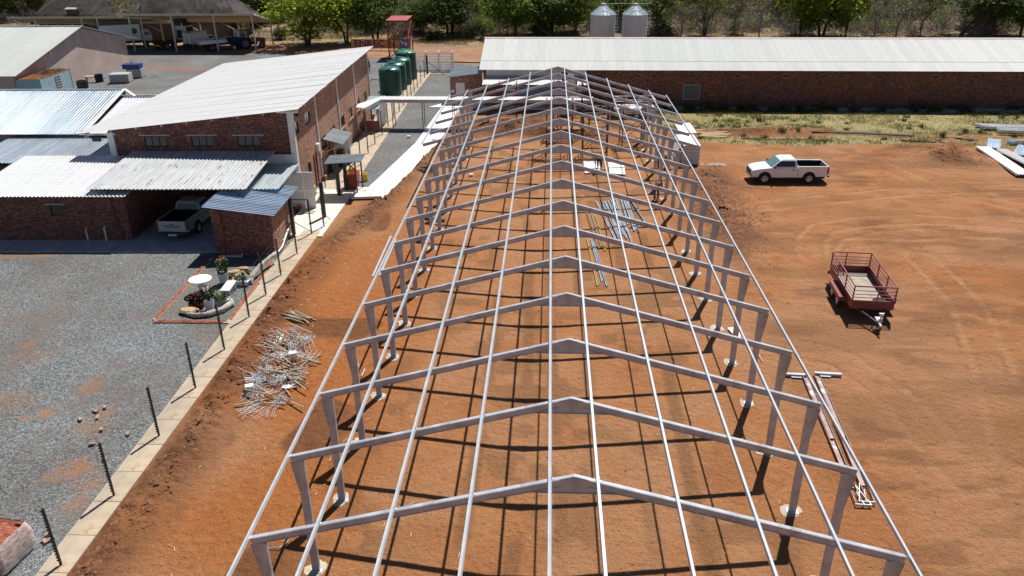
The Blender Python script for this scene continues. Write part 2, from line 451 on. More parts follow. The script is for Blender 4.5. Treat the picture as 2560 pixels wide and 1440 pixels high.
# ------------------------------------------------------------------ roof sheets, one object each
SHEETS = {}
def sheet_mesh(kind, width, length, mat):
    key = (kind, round(width, 3), round(length, 3), mat.name)
    if key in SHEETS: return SHEETS[key]
    xs = []
    if kind == 'ibr':                                   # trapezoid ribs
        p = width / max(1, round(width / 0.225)); n = int(round(width / p)); h = 0.045
        for i in range(n):
            x = i * p
            xs += [(x, 0), (x + p * .52, 0), (x + p * .62, h), (x + p * .90, h)]
        xs.append((width, 0))
    elif kind == 'low':                                 # shallow ribs
        n = int(round(width / 0.1715)); p = width / n; h = 0.0085
        for i in range(n):
            x = i * p
            xs += [(x, 0), (x + p * .5, 0), (x + p * .66, h), (x + p * .84, h)]
        xs.append((width, 0))
    else:                                               # corrugated waves
        n = int(round(width / 0.11)); p = width / n; h = 0.022
        for i in range(n):
            x = i * p
            xs += [(x, 0), (x + p * .25, h * .5), (x + p * .5, h), (x + p * .75, h * .5)]
        xs.append((width, 0))
    b = MB()
    vs = [(x, 0, z) for x, z in xs] + [(x, length, z) for x, z in xs] + [(x, 0, z - .004) for x, z in xs] + [(x, length, z - .004) for x, z in xs]
    k = len(xs)
    fs = [(i, i + 1, k + i + 1, k + i) for i in range(k - 1)] + [(2 * k + i + 1, 2 * k + i, 3 * k + i, 3 * k + i + 1) for i in range(k - 1)]
    fs += [(2 * k + i, 2 * k + i + 1, i + 1, i) for i in range(k - 1)] + [(k + i, k + i + 1, 3 * k + i + 1, 3 * k + i) for i in range(k - 1)]
    b.add(vs, fs)
    SHEETS[key] = b.mesh('roof_sheet', mat)
    return SHEETS[key]

def sheet_roof(parent, corner, across, along, width, length, mat, kind='ibr', sheet=0.686, name='roof_sheet', lift=0.0, rows=1):
    """a roof plane of single sheets; corner in parent space; across x along points up"""
    a = Vector(across).normalized(); l = Vector(along).normalized(); nrm = a.cross(l).normalized()
    n = max(1, int(round(width / sheet))); w = width / n
    out = []
    for r_ in range(rows):
        L = length / rows
        me = sheet_mesh(kind, w, L + (0.08 if rows > 1 and r_ < rows - 1 else 0), mat)
        for i in range(n):
            o = link_mesh(name, me, parent)
            p = Vector(corner) + a * (i * w) + l * (L * r_) + nrm * (lift + (0.002 if i % 2 else 0.0) - 0.006 * r_ + rnd.uniform(0, 0.001))
            j = rnd.uniform(-.002, .002)
            mat4 = Matrix((a, l + nrm * j, nrm)).transposed().to_4x4()
            mat4.translation = p
            o.matrix_local = mat4
            out.append(o)
    return out

def text_mesh(parent, txt, size, mat, matrix, name='lettering', depth=0.004, spacing=1.0, bold=0.0, fit=None):
    cu = bpy.data.curves.new(name, 'FONT')
    cu.body = txt; cu.size = size; cu.extrude = depth; cu.align_x = 'CENTER'; cu.align_y = 'CENTER'
    cu.space_character = spacing; cu.offset = bold; cu.resolution_u = 3
    o = bpy.data.objects.new(name, cu)
    COL.objects.link(o)
    dg = bpy.context.evaluated_depsgraph_get()
    me = bpy.data.meshes.new_from_object(o.evaluated_get(dg))
    bpy.data.objects.remove(o); bpy.data.curves.remove(cu)
    if fit:
        xs = [v.co.x for v in me.vertices]; k = fit / (max(xs) - min(xs))
        for v in me.vertices: v.co.x *= k
    me.materials.clear(); me.materials.append(mat)
    me.name = name
    ob = link_mesh(name, me, parent)
    ob.matrix_local = matrix
    return ob

# ------------------------------------------------------------------ terrain
NR = np.random.RandomState(11)
LAT = NR.rand(256, 256)
def vnoise(x, y, s=1.0, ox=0.0, oy=0.0):
    x = x * s + ox + 500.0; y = y * s + oy + 500.0
    xi = np.floor(x).astype(int); yi = np.floor(y).astype(int)
    fx = x - xi; fy = y - yi
    fx = fx * fx * (3 - 2 * fx); fy = fy * fy * (3 - 2 * fy)
    g = lambda a, b: LAT[a & 255, b & 255]
    return (g(xi, yi) * (1 - fx) + g(xi + 1, yi) * fx) * (1 - fy) + (g(xi, yi + 1) * (1 - fx) + g(xi + 1, yi + 1) * fx) * fy
def fbm(x, y, s, o=4, ox=0.0):
    t = 0; a = 0.5
    for k in range(o):
        t = t + a * (vnoise(x, y, s * 2 ** k, ox + 17.3 * k, 9.1 * k) - 0.5); a *= 0.5
    return t
def sstep(a, b, x):
    t = np.clip((x - a) / (b - a), 0, 1); return t * t * (3 - 2 * t)
def polydist(x, y, pts):
    d = np.full(np.shape(x), 1e9)
    for (a, b) in zip(pts[:-1], pts[1:]):
        ax, ay = a[0], a[1]; bx_, by_ = b[0], b[1]
        L = (bx_ - ax) ** 2 + (by_ - ay) ** 2 + 1e-9
        t = np.clip(((x - ax) * (bx_ - ax) + (y - ay) * (by_ - ay)) / L, 0, 1)
        d = np.minimum(d, np.hypot(x - (ax + t * (bx_ - ax)), y - (ay + t * (by_ - ay))))
    return d

PATH_L = [(-13.55, 36.0), (-12.9, 41.0), (-11.75, 51.0), (-11.6, 58.0), (-11.3, 66.0), (-11.0, 74.0)]
def lerp_path(P, y):
    return np.interp(y, [p[1] for p in P], [p[0] for p in P])
ARCS = [[(14.09, 27.03, 0), (14.69, 29.44, 0), (15.98, 31.43, 0), (18.5, 32.53, 0), (22.36, 33.14, 0), (28.19, 32.33, 0)],
        [(15.76, 26.53, 0), (17.01, 28.89, 0), (19.54, 30.22, 0), (23.79, 30.99, 0), (27.26, 30.58, 0)],
        [(19.9, 27.21, 0), (19.69, 21.25, 0), (17.54, 13.97, 0), (15.77, 9.25, 0)],
        [(24.21, 46.33, 0), (25.78, 39.44, 0), (29.82, 35.42, 0)],
        [(11.73, 34.92, 0), (17.34, 36.66, 0), (23.25, 38.5, 0), (32.04, 39.6, 0)],
        [(8.83, 17.29, 0), (11.79, 15.65, 0), (13.14, 12.38, 0), (13.44, 7.87, 0)]]
BERM = [(-13.95, -4), (-13.7, 3), (-13.35, 8), (-13.4, 12), (-13.55, 17), (-13.65, 22), (-13.0, 28), (-12.2, 32.5), (-11.3, 37), (-10.2, 46), (-9.6, 52)]

def soil_height(x, y):
    h = fbm(x, y, 0.12, 3) * 0.05 + fbm(x, y, 1.1, 4, 40) * 0.035 + fbm(x, y, 3.5, 2, 7) * 0.03
    inside = sstep(8.2, 6.8, np.abs(x)) * sstep(-3, -1, y) * sstep(56, 53, y)
    h = h * (1 - 0.35 * inside)
    # spoil ridge left of the frame
    d = polydist(x, y, BERM)
    w = sstep(1.0, 0.1, d) * (0.45 + 0.9 * vnoise(x, y, 0.35, 3, 3))
    h = h + w * (0.13 + np.abs(fbm(x, y, 1.9, 4, 90)) * 1.0 + np.abs(fbm(x, y, 4.2, 2, 91)) * .45)
    # clods right of the frame
    c = sstep(2.4, 0.6, np.hypot((x - 10.6) / 1.0, (y - 41) / 2.4)) + sstep(2.2, .5, np.hypot((x - 10.2) / 1.15, (y - 34.5) / 2.6)) + .6 * sstep(2.2, .4, np.hypot((x - 11.0) / 1.0, (y - 27) / 2.2))
    h = h + np.clip(c, 0, 1) * np.abs(fbm(x, y, 2.4, 3, 50)) * 0.8
    # heap by the stacked sheets
    m = np.exp(-(((x - 29.9) / 2.5) ** 2 + ((y - 46.3) / 1.7) ** 2))
    h = h + m * (1.15 + fbm(x, y, 0.9, 4, 33) * 1.5)
    # spoil heaps at the far end of the frame
    for (cx, cy, rx, ry, hh) in ((-4.6, 54.4, 2.5, 1.0, 1.35), (-1.6, 53.4, 1.6, .7, .8), (2.6, 53.0, 1.4, .6, .6), (-6.6, 57.0, 2.4, .8, .5), (-2.4, 57.6, 2.6, .7, .45), (5.6, 56.6, 1.6, .5, .4), (-1.0, 60.6, 3.0, .5, .25)):
        m = np.exp(-(((x - cx) / rx) ** 2 + ((y - cy) / ry) ** 2))
        h = h + m * (hh + fbm(x, y, 1.2, 3, cx * 7) * hh)
    # low spoil lines along the grass
    for (y0, x0, x1, hh) in ((54.2, 12, 21, .28), (54.9, 16, 24, .34), (50.6, 27, 35, .22), (53.2, 30, 38, .22)):
        m = np.exp(-((y - y0 - fbm(x, y, .2, 2) * 2) / .55) ** 2) * sstep(x0 - 1, x0 + 1, x) * sstep(x1 + 1, x1 - 1, x)
        h = h + m * (hh + np.abs(fbm(x, y, 1.6, 3, y0)) * .5)
    for A in ARCS:
        d = polydist(x, y, A)
        h = h - 0.03 * sstep(.35, .12, np.abs(d - .75))
    low = sstep(0.25, -0.05, x - (-14.3)) * (y < 33)
    pl = lerp_path(PATH_L, y) + 1.75
    hid = (y > 35.0) * sstep(0.35, -0.1, x - pl)
    return h * (1 - np.clip(hid, 0, 1)) * (1 - low) - 0.05 * np.clip(hid, 0, 1) + 0.015 * low

def grid_object(name, xs, ys, hf, mat, attrs=None, kind='structure', z=0.0):
    X, Y = np.meshgrid(xs, ys)
    H = hf(X, Y) + z
    nx, ny = len(xs), len(ys)
    co = np.stack([X, Y, H], -1).reshape(-1, 3).astype(np.float32)
    i = np.arange((ny - 1) * (nx - 1)); r_ = i // (nx - 1); c_ = i % (nx - 1); a = r_ * nx + c_
    q = np.stack([a, a + 1, a + nx + 1, a + nx], -1).astype(np.int32)
    me = bpy.data.meshes.new(name)
    me.vertices.add(len(co)); me.vertices.foreach_set('co', co.ravel())
    me.loops.add(q.size); me.loops.foreach_set('vertex_index', q.ravel())
    me.polygons.add(len(q)); me.polygons.foreach_set('loop_start', np.arange(0, q.size, 4, dtype=np.int32))
    me.polygons.foreach_set('loop_total', np.full(len(q), 4, dtype=np.int32))
    me.polygons.foreach_set('use_smooth', np.ones(len(q), dtype=bool))
    me.update(calc_edges=True)
    for k, fn in (attrs or {}).items():
        at = me.attributes.new(k, 'FLOAT', 'POINT')
        at.data.foreach_set('value', np.clip(fn(X, Y), 0, 1).astype(np.float32).ravel())
    me.materials.append(mat)
    o = link_mesh(name, me); tag(o, kind=kind)
    return o

# --- red soil
def a_dark(x, y):
    d = polydist(x, y, BERM)
    v = sstep(1.9, 0.15, d) * (0.35 + .9 * vnoise(x, y, .6, 3, 3))
    v = np.maximum(v, .5 * sstep(.52, .72, vnoise(x * .6, y * 1.5, .33, 101)) * sstep(.42, .62, vnoise(x * .6, y * 1.6, 1.5, 102)) * sstep(8, 11, x))
    v = np.maximum(v, .9 * sstep(.66, .74, vnoise(x, y, .55, 103)) * sstep(-13.5, -11, x) * sstep(-6.5, -9, x))
    v = np.maximum(v, 1.0 * sstep(2.9, 1.0, np.hypot((x - 10.8), (y - 40.5) / 2.3)) * sstep(.25, .5, vnoise(x, y, .8, 8)))
    v = np.maximum(v, 1.0 * sstep(2.9, .9, np.hypot((x - 10.4) / 1.1, (y - 33) / 3.4)) * sstep(.35, .6, vnoise(x, y, .8, 18)))
    v = np.maximum(v, .6 * sstep(46, 53, y) * sstep(9, 7, np.abs(x)) * sstep(.4, .62, vnoise(x, y, .35, 22)))
    v = np.maximum(v, .75 * np.exp(-(((x - 30.5) / 2.4) ** 2 + ((y - 47.2) / 1.3) ** 2)) * sstep(.3, .6, vnoise(x, y, .9, 61)))
    v = np.maximum(v, .8 * np.exp(-((y - 54.6) / .8) ** 2) * sstep(11, 13, x) * sstep(.3, .55, vnoise(x, y, .4, 71)))
    v = np.maximum(v, .5 * np.exp(-((y - 50.7) / .5) ** 2) * sstep(26, 28, x) * sstep(.3, .55, vnoise(x, y, .8, 71)))
    return v
def a_heap_shade(x, y):  # darkens the far spoil heaps to stand for their shaded sides
    v = np.zeros_like(x)
    for (cx, cy, rx, ry) in ((-4.6, 54.2, 3.2, 1.3), (-1.4, 53.2, 2.2, 1.0), (2.6, 52.8, 2.0, .9), (-6.6, 57.0, 2.8, 1.0), (-2.4, 57.6, 3.2, .9), (5.6, 56.6, 2.0, .8)):
        v = np.maximum(v, np.exp(-(((x - cx) / rx) ** 2 + ((y - cy) / ry) ** 2)) * (.5 + .9 * vnoise(x, y, 1.1, 7)))
    return v
def a_track(x, y):
    v = np.zeros_like(x)
    for i, A in enumerate(ARCS): v = np.maximum(v, sstep(.24, .06, np.abs(polydist(x, y, A) - .75)) * (0.30 + .85 * vnoise(x, y, .5, 5 + i)) * (.55 + .8 * vnoise(x, y, 3.1, 15)))
    return v
def a_tread(x, y):
    v = np.zeros_like(x)
    for (x0, am, ph) in ((-3.3, .35, 0), (-1.75, .35, .2), (-.25, .3, 2), (1.25, .3, 2.2), (3.1, .4, 4), (4.6, .4, 4.2)):
        c = x0 + am * np.sin(y * .11 + ph)
        v = np.maximum(v, sstep(.34, .16, np.abs(x - c)) * sstep(.32, .62, vnoise(x, y, .35, x0 * 3)))
    v = v * sstep(54, 48, y)
    v = np.maximum(v, .8 * sstep(.5, .72, vnoise(x, y, .42, 81)) * sstep(.45, .6, vnoise(x, y, 1.4, 82)) * sstep(8, 6.5, np.abs(x)))
    v = np.maximum(v, .6 * sstep(.52, .72, vnoise(x * .5, y * 1.3, .5, 31)) * sstep(8, 10, x))
    v = np.maximum(v, .5 * sstep(.6, .78, vnoise(x * .7, y * 2.6, 1.1, 32)) * sstep(8, 10, x))
    for i, A in enumerate(ARCS): v = np.maximum(v, .8 * sstep(.1, .03, np.abs(np.abs(polydist(x, y, A) - .75) - .26)) * sstep(.4, .65, vnoise(x, y, .45, 60 + i)) * sstep(.3, .6, vnoise(x, y, 4.0, 61)))
    return v
def a_orange(x, y):
    v = sstep(-5.5, -8.0, x) * sstep(34, 22, y) * (.55 + .7 * vnoise(x, y, .3, 2))
    v = np.maximum(v, sstep(5.0, 1.2, np.hypot(x - 10.6, (y - 10.5) / 1.8)) * (.7 + .8 * vnoise(x, y, .4, 6)))
    v = np.maximum(v, .8 * np.exp(-(((x - 29.4) / 2.6) ** 2 + ((y - 45.6) / 1.6) ** 2)))
    v = np.maximum(v, .45 * sstep(.6, .8, vnoise(x, y, .16, 66)) * sstep(9, 12, x))
    return v
def a_pale(x, y):
    v = sstep(.48, .74, vnoise(x, y, .22, 12)) * .9
    v = np.maximum(v, .75 * sstep(7.2, 5.5, np.abs(x)) * sstep(.4, .62, vnoise(x, y, .5, 14)))
    v = np.maximum(v, .8 * sstep(2.2, .8, np.hypot((x + 11.6), (y - 30.5) / 1.3)) * vnoise(x, y, 1.0, 77) * 1.4)
    return np.clip(v, 0, 1)
def a_grass(x, y):
    e = 50.3 + fbm(x, y, .25, 3, 3) * 3.0 + sstep(20, 11, x) * 1.6
    v = sstep(e - .5, e + 1.2, y) * sstep(6.8, 9.5, x + fbm(x, y, .4, 2, 9) * 3 + sstep(55, 60, y) * 2.2)
    bare = np.exp(-((y - 54.5 - fbm(x, y, .15, 2, 44) * 2.6) / .95) ** 2) * sstep(30, 22, x) + .8 * np.exp(-((y - 53.2 - fbm(x, y, .2, 2, 45) * 2) / .8) ** 2) * sstep(24, 30, x)
    return v * (1 - np.clip(bare * 1.3, 0, 1))

sm, snt, sb = new_mat('red soil')
tc = coords(snt, 'Object')
def attr(nm):
    a = N(snt, 'ShaderNodeAttribute'); a.attribute_name = nm; return a.outputs['Fac']
n1 = noise(snt, tc, 0.45, 6, .6); n2 = noise(snt, tc, 2.6, 6, .65); n3 = noise(snt, tc, 16.0, 5, .7)
c = ramp(snt, n1, [(.28, (.300, .122, .047)), (.5, (.380, .168, .070)), (.75, (.425, .210, .098))])
c = mixc(snt, attr('orange'), c, ramp(snt, n2, [(.3, (.32, .108, .031)), (.7, (.41, .158, .050))]))
c = mixc(snt, math_(snt, 'MULTIPLY', attr('pale'), .8), c, ramp(snt, n2, [(.3, (.36, .175, .085)), (.7, (.42, .225, .120))]))
c = mixc(snt, attr('track'), c, (.43, .225, .115))
dk = math_(snt, 'MULTIPLY', attr('dark'), ramp(snt, n2, [(.3, (.45,) * 3), (.62, (1.0,) * 3)]))
c = mixc(snt, dk, c, (.120, .054, .028))
td = math_(snt, 'MULTIPLY', attr('tread'), ramp(snt, n3, [(.36, (.1,) * 3), (.58, (.85,) * 3)]))
c = mixc(snt, td, c, (.165, .085, .038))
gcol = ramp(snt, n2, [(.25, (.16, .15, .045)), (.42, (.29, .25, .10)), (.6, (.41, .35, .19)), (.8, (.24, .24, .07))])
c = mixc(snt, attr('grass'), c, gcol)
c = mixc(snt, 1.0, c, ramp(snt, n3, [(.25, (.60,) * 3), (.45, (1.0,) * 3), (.75, (1.14,) * 3)]), 'MULTIPLY')
n5 = noise(snt, tc, 6.5, 7, .72)
tread_shade = ramp(snt, n5, [(.33, (.34,) * 3), (.425, (1.0,) * 3)])  # dark clumps painted for the small shadows of tyre treads
wgt = ramp(snt, noise(snt, tc, .8, 4, .6), [(.36, (.25,) * 3), (.6, (1.0,) * 3)])
c = mixc(snt, wgt, c, mixc(snt, 1.0, c, tread_shade, 'MULTIPLY'))
n6 = noise(snt, tc, 24.0, 3, .6)
c = mixc(snt, 1.0, c, ramp(snt, n6, [(.30, (.42,) * 3), (.38, (1.0,) * 3), (.72, (1.0,) * 3), (.8, (1.25,) * 3)]), 'MULTIPLY')
pit = N(snt, 'ShaderNodeTexVoronoi'); pit.inputs['Scale'].default_value = 3.2; snt.links.new(tc, pit.inputs['Vector'])
pf = ramp(snt, pit.outputs['Distance'], [(.05, (.55,) * 3), (.13, (1,) * 3)])
c = mixc(snt, ramp(snt, n1, [(.45, (0,) * 3), (.6, (.8,) * 3)]), c, mixc(snt, 1.0, c, pf, 'MULTIPLY'))
snt.links.new(c, sb.inputs['Base Color']); sb.inputs['Roughness'].default_value = 0.95; sb.inputs['Specular IOR Level'].default_value = 0.2
fp = N(snt, 'ShaderNodeTexVoronoi', feature='SMOOTH_F1'); fp.inputs['Scale'].default_value = 4.3; snt.links.new(tc, fp.inputs['Vector'])
hsum = math_(snt, 'ADD', math_(snt, 'ADD', math_(snt, 'MULTIPLY', n2, 1.0), math_(snt, 'MULTIPLY', n3, .45)), math_(snt, 'ADD', math_(snt, 'MULTIPLY', fp.outputs['Distance'], .35), math_(snt, 'MULTIPLY', n5, .7)))
bump(snt, sb, hsum, 1.0, 0.14)
xs = np.concatenate([np.arange(-14.35, 14, .10), np.arange(14, 52, .18)])
ys = np.concatenate([np.arange(-24, -1, 1.0), np.arange(-1, 22, .10), np.arange(22, 66.4, .17)])
grid_object('red_soil_ground', xs, ys, soil_height, sm, {'dark': lambda x, y: np.maximum(a_dark(x, y), a_heap_shade(x, y)), 'track': a_track, 'tread': a_tread, 'orange': a_orange, 'pale': a_pale, 'grass': a_grass})

# --- grey gravel
def gravel_mat(name):
    m, nt, b = new_mat(name)
    tc = coords(nt, 'Object')
    vo = N(nt, 'ShaderNodeTexVoronoi'); vo.inputs['Scale'].default_value = 23.0; nt.links.new(tc, vo.inputs['Vector'])
    sp = N(nt, 'ShaderNodeSeparateColor'); nt.links.new(vo.outputs['Color'], sp.inputs[0])
    c = ramp(nt, sp.outputs[0], [(0.0, (.052, .058, .060)), (.35, (.122, .133, .137)), (.7, (.188, .200, .203)), (1.0, (.34, .35, .35))])
    big = noise(nt, tc, .22, 5, .6)
    c = mixc(nt, 1.0, c, ramp(nt, big, [(.30, (.74, .69, .66)), (.5, (.98, .97, .96)), (.72, (1.18, 1.22, 1.25))]), 'MULTIPLY')
    bro = noise(nt, tc, .35, 4, .6)
    c = mixc(nt, math_(nt, 'MULTIPLY', ramp(nt, bro, [(.46, (0,) * 3), (.66, (.62,) * 3)]), 1.0), c, (.165, .13, .11))
    so_ = noise(nt, tc, .42, 6, .62)
    c = mixc(nt, ramp(nt, so_, [(.660, (0,) * 3), (.715, (.9,) * 3)]), c, (.34, .155, .07))
    at = N(nt, 'ShaderNodeAttribute'); at.attribute_name = 'soil'
    c = mixc(nt, math_(nt, 'MULTIPLY', at.outputs['Fac'], ramp(nt, noise(nt, tc, 2.2, 5, .6), [(.35, (.15,) * 3), (.58, (1,) * 3)])), c, (.29, .145, .075))
    nt.links.new(c, b.inputs['Base Color']); b.inputs['Roughness'].default_value = .9; b.inputs['Specular IOR Level'].default_value = 0.3
    bump(nt, b, math_(nt, 'SUBTRACT', 1.0, vo.outputs['Distance']), .9, .04)
    return m
M['gravel'] = gravel_mat('grey gravel')
gx = np.concatenate([np.arange(-120, -62, 4.0), np.arange(-62, -34, 1.0), np.arange(-34, -14.7, .25)])
gy = np.concatenate([np.arange(-26, -2, 3.0), np.arange(-2, 28, .25), np.arange(28, 108, 1.0)])
def gravel_h(x, y): return fbm(x, y, .25, 3, 3) * .05 + fbm(x, y, 1.0, 3, 8) * .05 - .01
def a_soil(x, y):
    v = np.zeros_like(x)
    for (p_, rx, ry, k) in (((-16.79, 7.4, 0), .75, .55, 1), ((-17.05, 6.91, 0), .6, .35, .8), ((-17.5, 9.92, 0), .8, .8, .55), ((-17.45, 10.71, 0), .5, .5, .6), ((-23.65, 15.73, 0), .35, .5, .9), ((-19.06, 12.5, 0), .4, .6, .7), ((-15.78, 5.65, 0), .4, .5, .8), ((-15.89, 6.44, 0), .5, .5, .6),
                            ((-30.51, 25.66, 0), 1.2, .35, .9), ((-29.45, 25.81, 0), .9, .4, .9), ((-28.83, 25.94, 0), .7, .4, .8), ((-47.47, 86.19, 0), 5.0, 1.6, .9), ((-53.44, 89.78, 0), 6.0, 1.4, .5), ((-21.6, 11.39, 0), .8, .9, .5), ((-22.63, 14.95, 0), 1.2, .8, .35)):
        v = np.maximum(v, k * sstep(1.25, .55, np.hypot((x - p_[0]) / rx, (y - p_[1]) / ry) + fbm(x, y, 1.3, 3, 2) * .9))
    return v
grid_object('gravel_yard', gx, gy, gravel_h, M['gravel'], {'soil': a_soil}, z=-.015)
b = MB()
lane = [(-15.9, 33.0), (-13.6, 36.2)] + [(p[0] + .25, p[1]) for p in PATH_L[1:]] + [(-10.8, 90), (-30, 92), (-30, 88), (-16, 60)]
b.quad(*[(x, y, .012) for x, y in lane])
tag(b.build('gravel_lane', M['gravel']), kind='structure')

# --- open bush ground out to the horizon
gm, gnt, gb = new_mat('dry bush earth')
tc2 = coords(gnt, 'Object')
c = ramp(gnt, noise(gnt, tc2, .06, 6, .65), [(.3, (.20, .105, .052)), (.5, (.25, .165, .085)), (.68, (.28, .215, .115))])
c = mixc(gnt, ramp(gnt, noise(gnt, tc2, .35, 5, .6), [(.5, (0,) * 3), (.68, (.85,) * 3)]), c, (.13, .13, .045))
gnt.links.new(c, gb.inputs['Base Color']); gb.inputs['Roughness'].default_value = .95
bump(gnt, gb, noise(gnt, tc2, 1.5, 6, .7), .8, .3)
hx = np.concatenate([np.arange(-1500, -200, 100.0), np.arange(-200, 200, 4.0), np.arange(200, 1501, 100.0)])
hy = np.concatenate([np.arange(-300, -60, 60.0), np.arange(-60, 90, 10.0), np.arange(90, 260, 3.0), np.arange(260, 2000, 90.0)])
def bush_h(x, y): return np.clip((y - 108) * .035, 0, 30) * sstep(100, 130, y) + fbm(x, y, .03, 3, 5) * 1.2 * sstep(112, 160, y) - .12
grid_object('bush_ground', hx, hy, bush_h, gm)
# bare red road strip between the yard and the bush
b = MB()
road = [(-60, 103), (-34, 98), (-16, 92), (40, 88), (75, 90), (75, 97), (30, 98), (-8, 104), (-30, 108), (-60, 112)]
b.quad(*[(x, y, .0) for x, y in road])
rm_, rnt, rb = new_mat('red dirt track')
tc3 = coords(rnt, 'Object')
c = ramp(rnt, noise(rnt, tc3, .3, 6, .65), [(.3, (.22, .095, .05)), (.52, (.29, .15, .08)), (.7, (.30, .22, .12))])
rnt.links.new(c, rb.inputs['Base Color']); rb.inputs['Roughness'].default_value = .95
tag(b.build('dirt_track', rm_), kind='structure')

# --- concrete strip under the electric fence: slabs with joints
def slab_strip(name, quads, mat, z0, z1):
    """a paved strip whose slabs are children; quads in plan"""
    root = thing(name, None, None, (0, 0, 0), kind='structure')
    for q in quads:
        cx = sum(p[0] for p in q) / len(q); cy = sum(p[1] for p in q) / len(q)
        s_ = MB()
        s_.prism([(p[0] - cx, p[1] - cy, z0) for p in q], (0, 0, z1 - z0))
        s_.build('slab', mat, root, loc=(cx, cy, rnd.uniform(-.004, .004)))
    return root
q = []
y = -5.0
while y < 28.5:
    n_ = y + 1.52
    xi = -15.18 if y < 22 else -15.3
    q.append([(xi - .25 * sstep(2, 24, y), y + .012), (-14.28, y + .012), (-14.28, n_ - .012), (xi - .25 * sstep(2, 24, n_), n_ - .012)])
    y = n_
slab_strip('concrete_strip', q, M['concrete'], -.2, .07)
q = []
for (ya, yb) in ((29.0, 31.2), (31.2, 33.4), (33.4, 35.6), (35.6, 37.8)):
    q.append([(-16.6, ya + .01), (-15.35, ya + .01), (-15.35, yb - .01), (-16.6, yb - .01)])
    q.append([(-15.33, ya + .01), (-14.0, ya + .01), (-14.0 , yb - .01), (-15.33, yb - .01)])
slab_strip('pale_concrete_pad', q, M['concrete_white'], -.2, .075)
q = []
y = 37.8
while y < 81:
    n_ = y + 3.05; f0 = (y - 37.8) / 44
    q.append([(-16.75 - .75 * f0, y + .012), (-14.35 - .75 * min(1, f0 * 1.6), y + .012), (-14.35 - .75 * min(1, f0 * 1.6), n_ - .012), (-16.75 - .75 * f0, n_ - .012)])
    y = n_
slab_strip('rear_concrete_walk', q, M['concrete'], -.2, .06)
# --- white panels laid as a walkway
q = []
ysp = [36.1, 40.5, 45.5, 50.5, 56.0, 61.8, 67.5, 74.0]
for ya, yb in zip(ysp[:-1], ysp[1:]):
    q.append([(float(lerp_path(PATH_L, ya)), ya + .015), (float(lerp_path(PATH_L, ya)) + 1.95, ya + .015), (float(lerp_path(PATH_L, yb)) + 1.95, yb - .015), (float(lerp_path(PATH_L, yb)), yb - .015)])
wp = slab_strip('white_walkway', q, M['panel'], 0.0, .06)
for (pts, zt) in (([(-12.63, 64.02, 0), (-11.53, 65.7, 0), (-5.85, 65.79, 0), (-5.72, 63.77, 0)], .10), ([(-5.43, 65.61, 0), (1.21, 65.53, 0), (1.17, 63.35, 0), (-5.29, 63.24, 0)], .11), ([(1.61, 65.54, 0), (6.83, 65.81, 0), (6.62, 63.27, 0), (1.56, 63.18, 0)], .10)):
    s_ = MB(); s_.prism([(p[0], p[1], .02) for p in pts], (0, 0, zt - .02)); s_.build('slab', M['panel'], wp)
s_ = MB(); s_.prism([(p[0], p[1], .03) for p in ((-13.85, 35.9, 0), (-11.81, 36.12, 0), (-11.88, 38, 0), (-13.88, 38.04, 0))], (0, 0, .16))
s_.build('slab', pm('muddy white panel', (.80, .79, .77), .5, 0, .04, 1.0, (.46, .28, .17), .13), wp)
# apron in front of the garage and the wall of the left building, and along the long shed
LO = Vector((-16.72, 34.4, 0)); LR = R(1.65)
def LP(u, v, z=0.0):
    return (LO.x + u * math.cos(LR) - v * math.sin(LR), LO.y + u * math.sin(LR) + v * math.cos(LR), z)
q = []
for i in range(8):
    q.append([LP(-2.62 - 3.1 * i, -7.8)[:2], LP(-2.62 - 3.1 * i, -.3 if 0 <= i < 2 else -5.9)[:2], LP(-5.69 - 3.1 * i, -.3 if 0 <= i < 2 else -5.9)[:2], LP(-5.69 - 3.1 * i, -7.8)[:2]][::-1])
slab_strip('garage_apron', q, M['concrete_grey'], -.2, .05)
q = []
for i in range(20):
    x = 3.0 + 3.0 * i
    q.append([(x, 63.6 - x * .012), (x + 2.98, 63.6 - x * .012), (x + 2.98, 65.2), (x, 65.2)])
slab_strip('shed_apron', q, M['concrete_grey'], -.2, .10)

# ------------------------------------------------------------------ galvanised portal frame skeleton
SP = 3.05; W = 7.43; ZA = 6.086; SL = 0.2714
def rz_(x): return ZA - SL * abs(x)
fr = thing('portal_building', 'long galvanised steel building skeleton of pitched portal frames standing on red soil', 'steel frame', (0, 0, 0))
DEP = 0.20; TH = 0.10
raf = {}
def rafter_mesh(side, tip):
    if (side, tip) in raf: return raf[(side, tip)]
    b = MB(); s_ = side
    a = [(0, -TH / 2, ZA), (s_ * tip, -TH / 2, rz_(tip)), (s_ * (tip - .03), -TH / 2, rz_(tip - .03) - DEP), (0, -TH / 2, ZA - DEP)]
    if s_ > 0: a = a[::-1]
    b.prism(a[::-1], (0, TH, 0))
    # lips that read as a folded channel
    for k in (0, 1):
        zz = 0.012 if k == 0 else DEP - .012
        b.beam((s_ * .3, -TH / 2 - .004, rz_(.3) - zz), (s_ * (tip - .1), -TH / 2 - .004, rz_(tip - .1) - zz), .008, .02, (0, 1, 0))
    raf[(side, tip)] = b.mesh('rafter', M['frame'])
    return raf[(side, tip)]
b = MB(); zc = rz_(7.18) - DEP
b.bx(-.10, .10, -.05, .05, .03, zc - .004)
b.bx(-.112, -.1, -.052, .052, .03, zc - .01); b.bx(.1, .112, -.052, .052, .03, zc - .01)
col_me = b.mesh('column', M['frame'])
b = MB(); b.prism([(.112, -.045, zc - 1.05), (.112, -.045, zc - .02), (.25, -.045, zc - .055)][::-1], (0, .09, 0))
b.prism([(.107, -.05, zc - 1.10), (.117, -.05, zc - 1.08), (.265, -.05, zc - .06), (.25, -.05, zc - .06)][::-1], (0, .1, 0))
haunch_me = b.mesh('haunch', M['frame'])
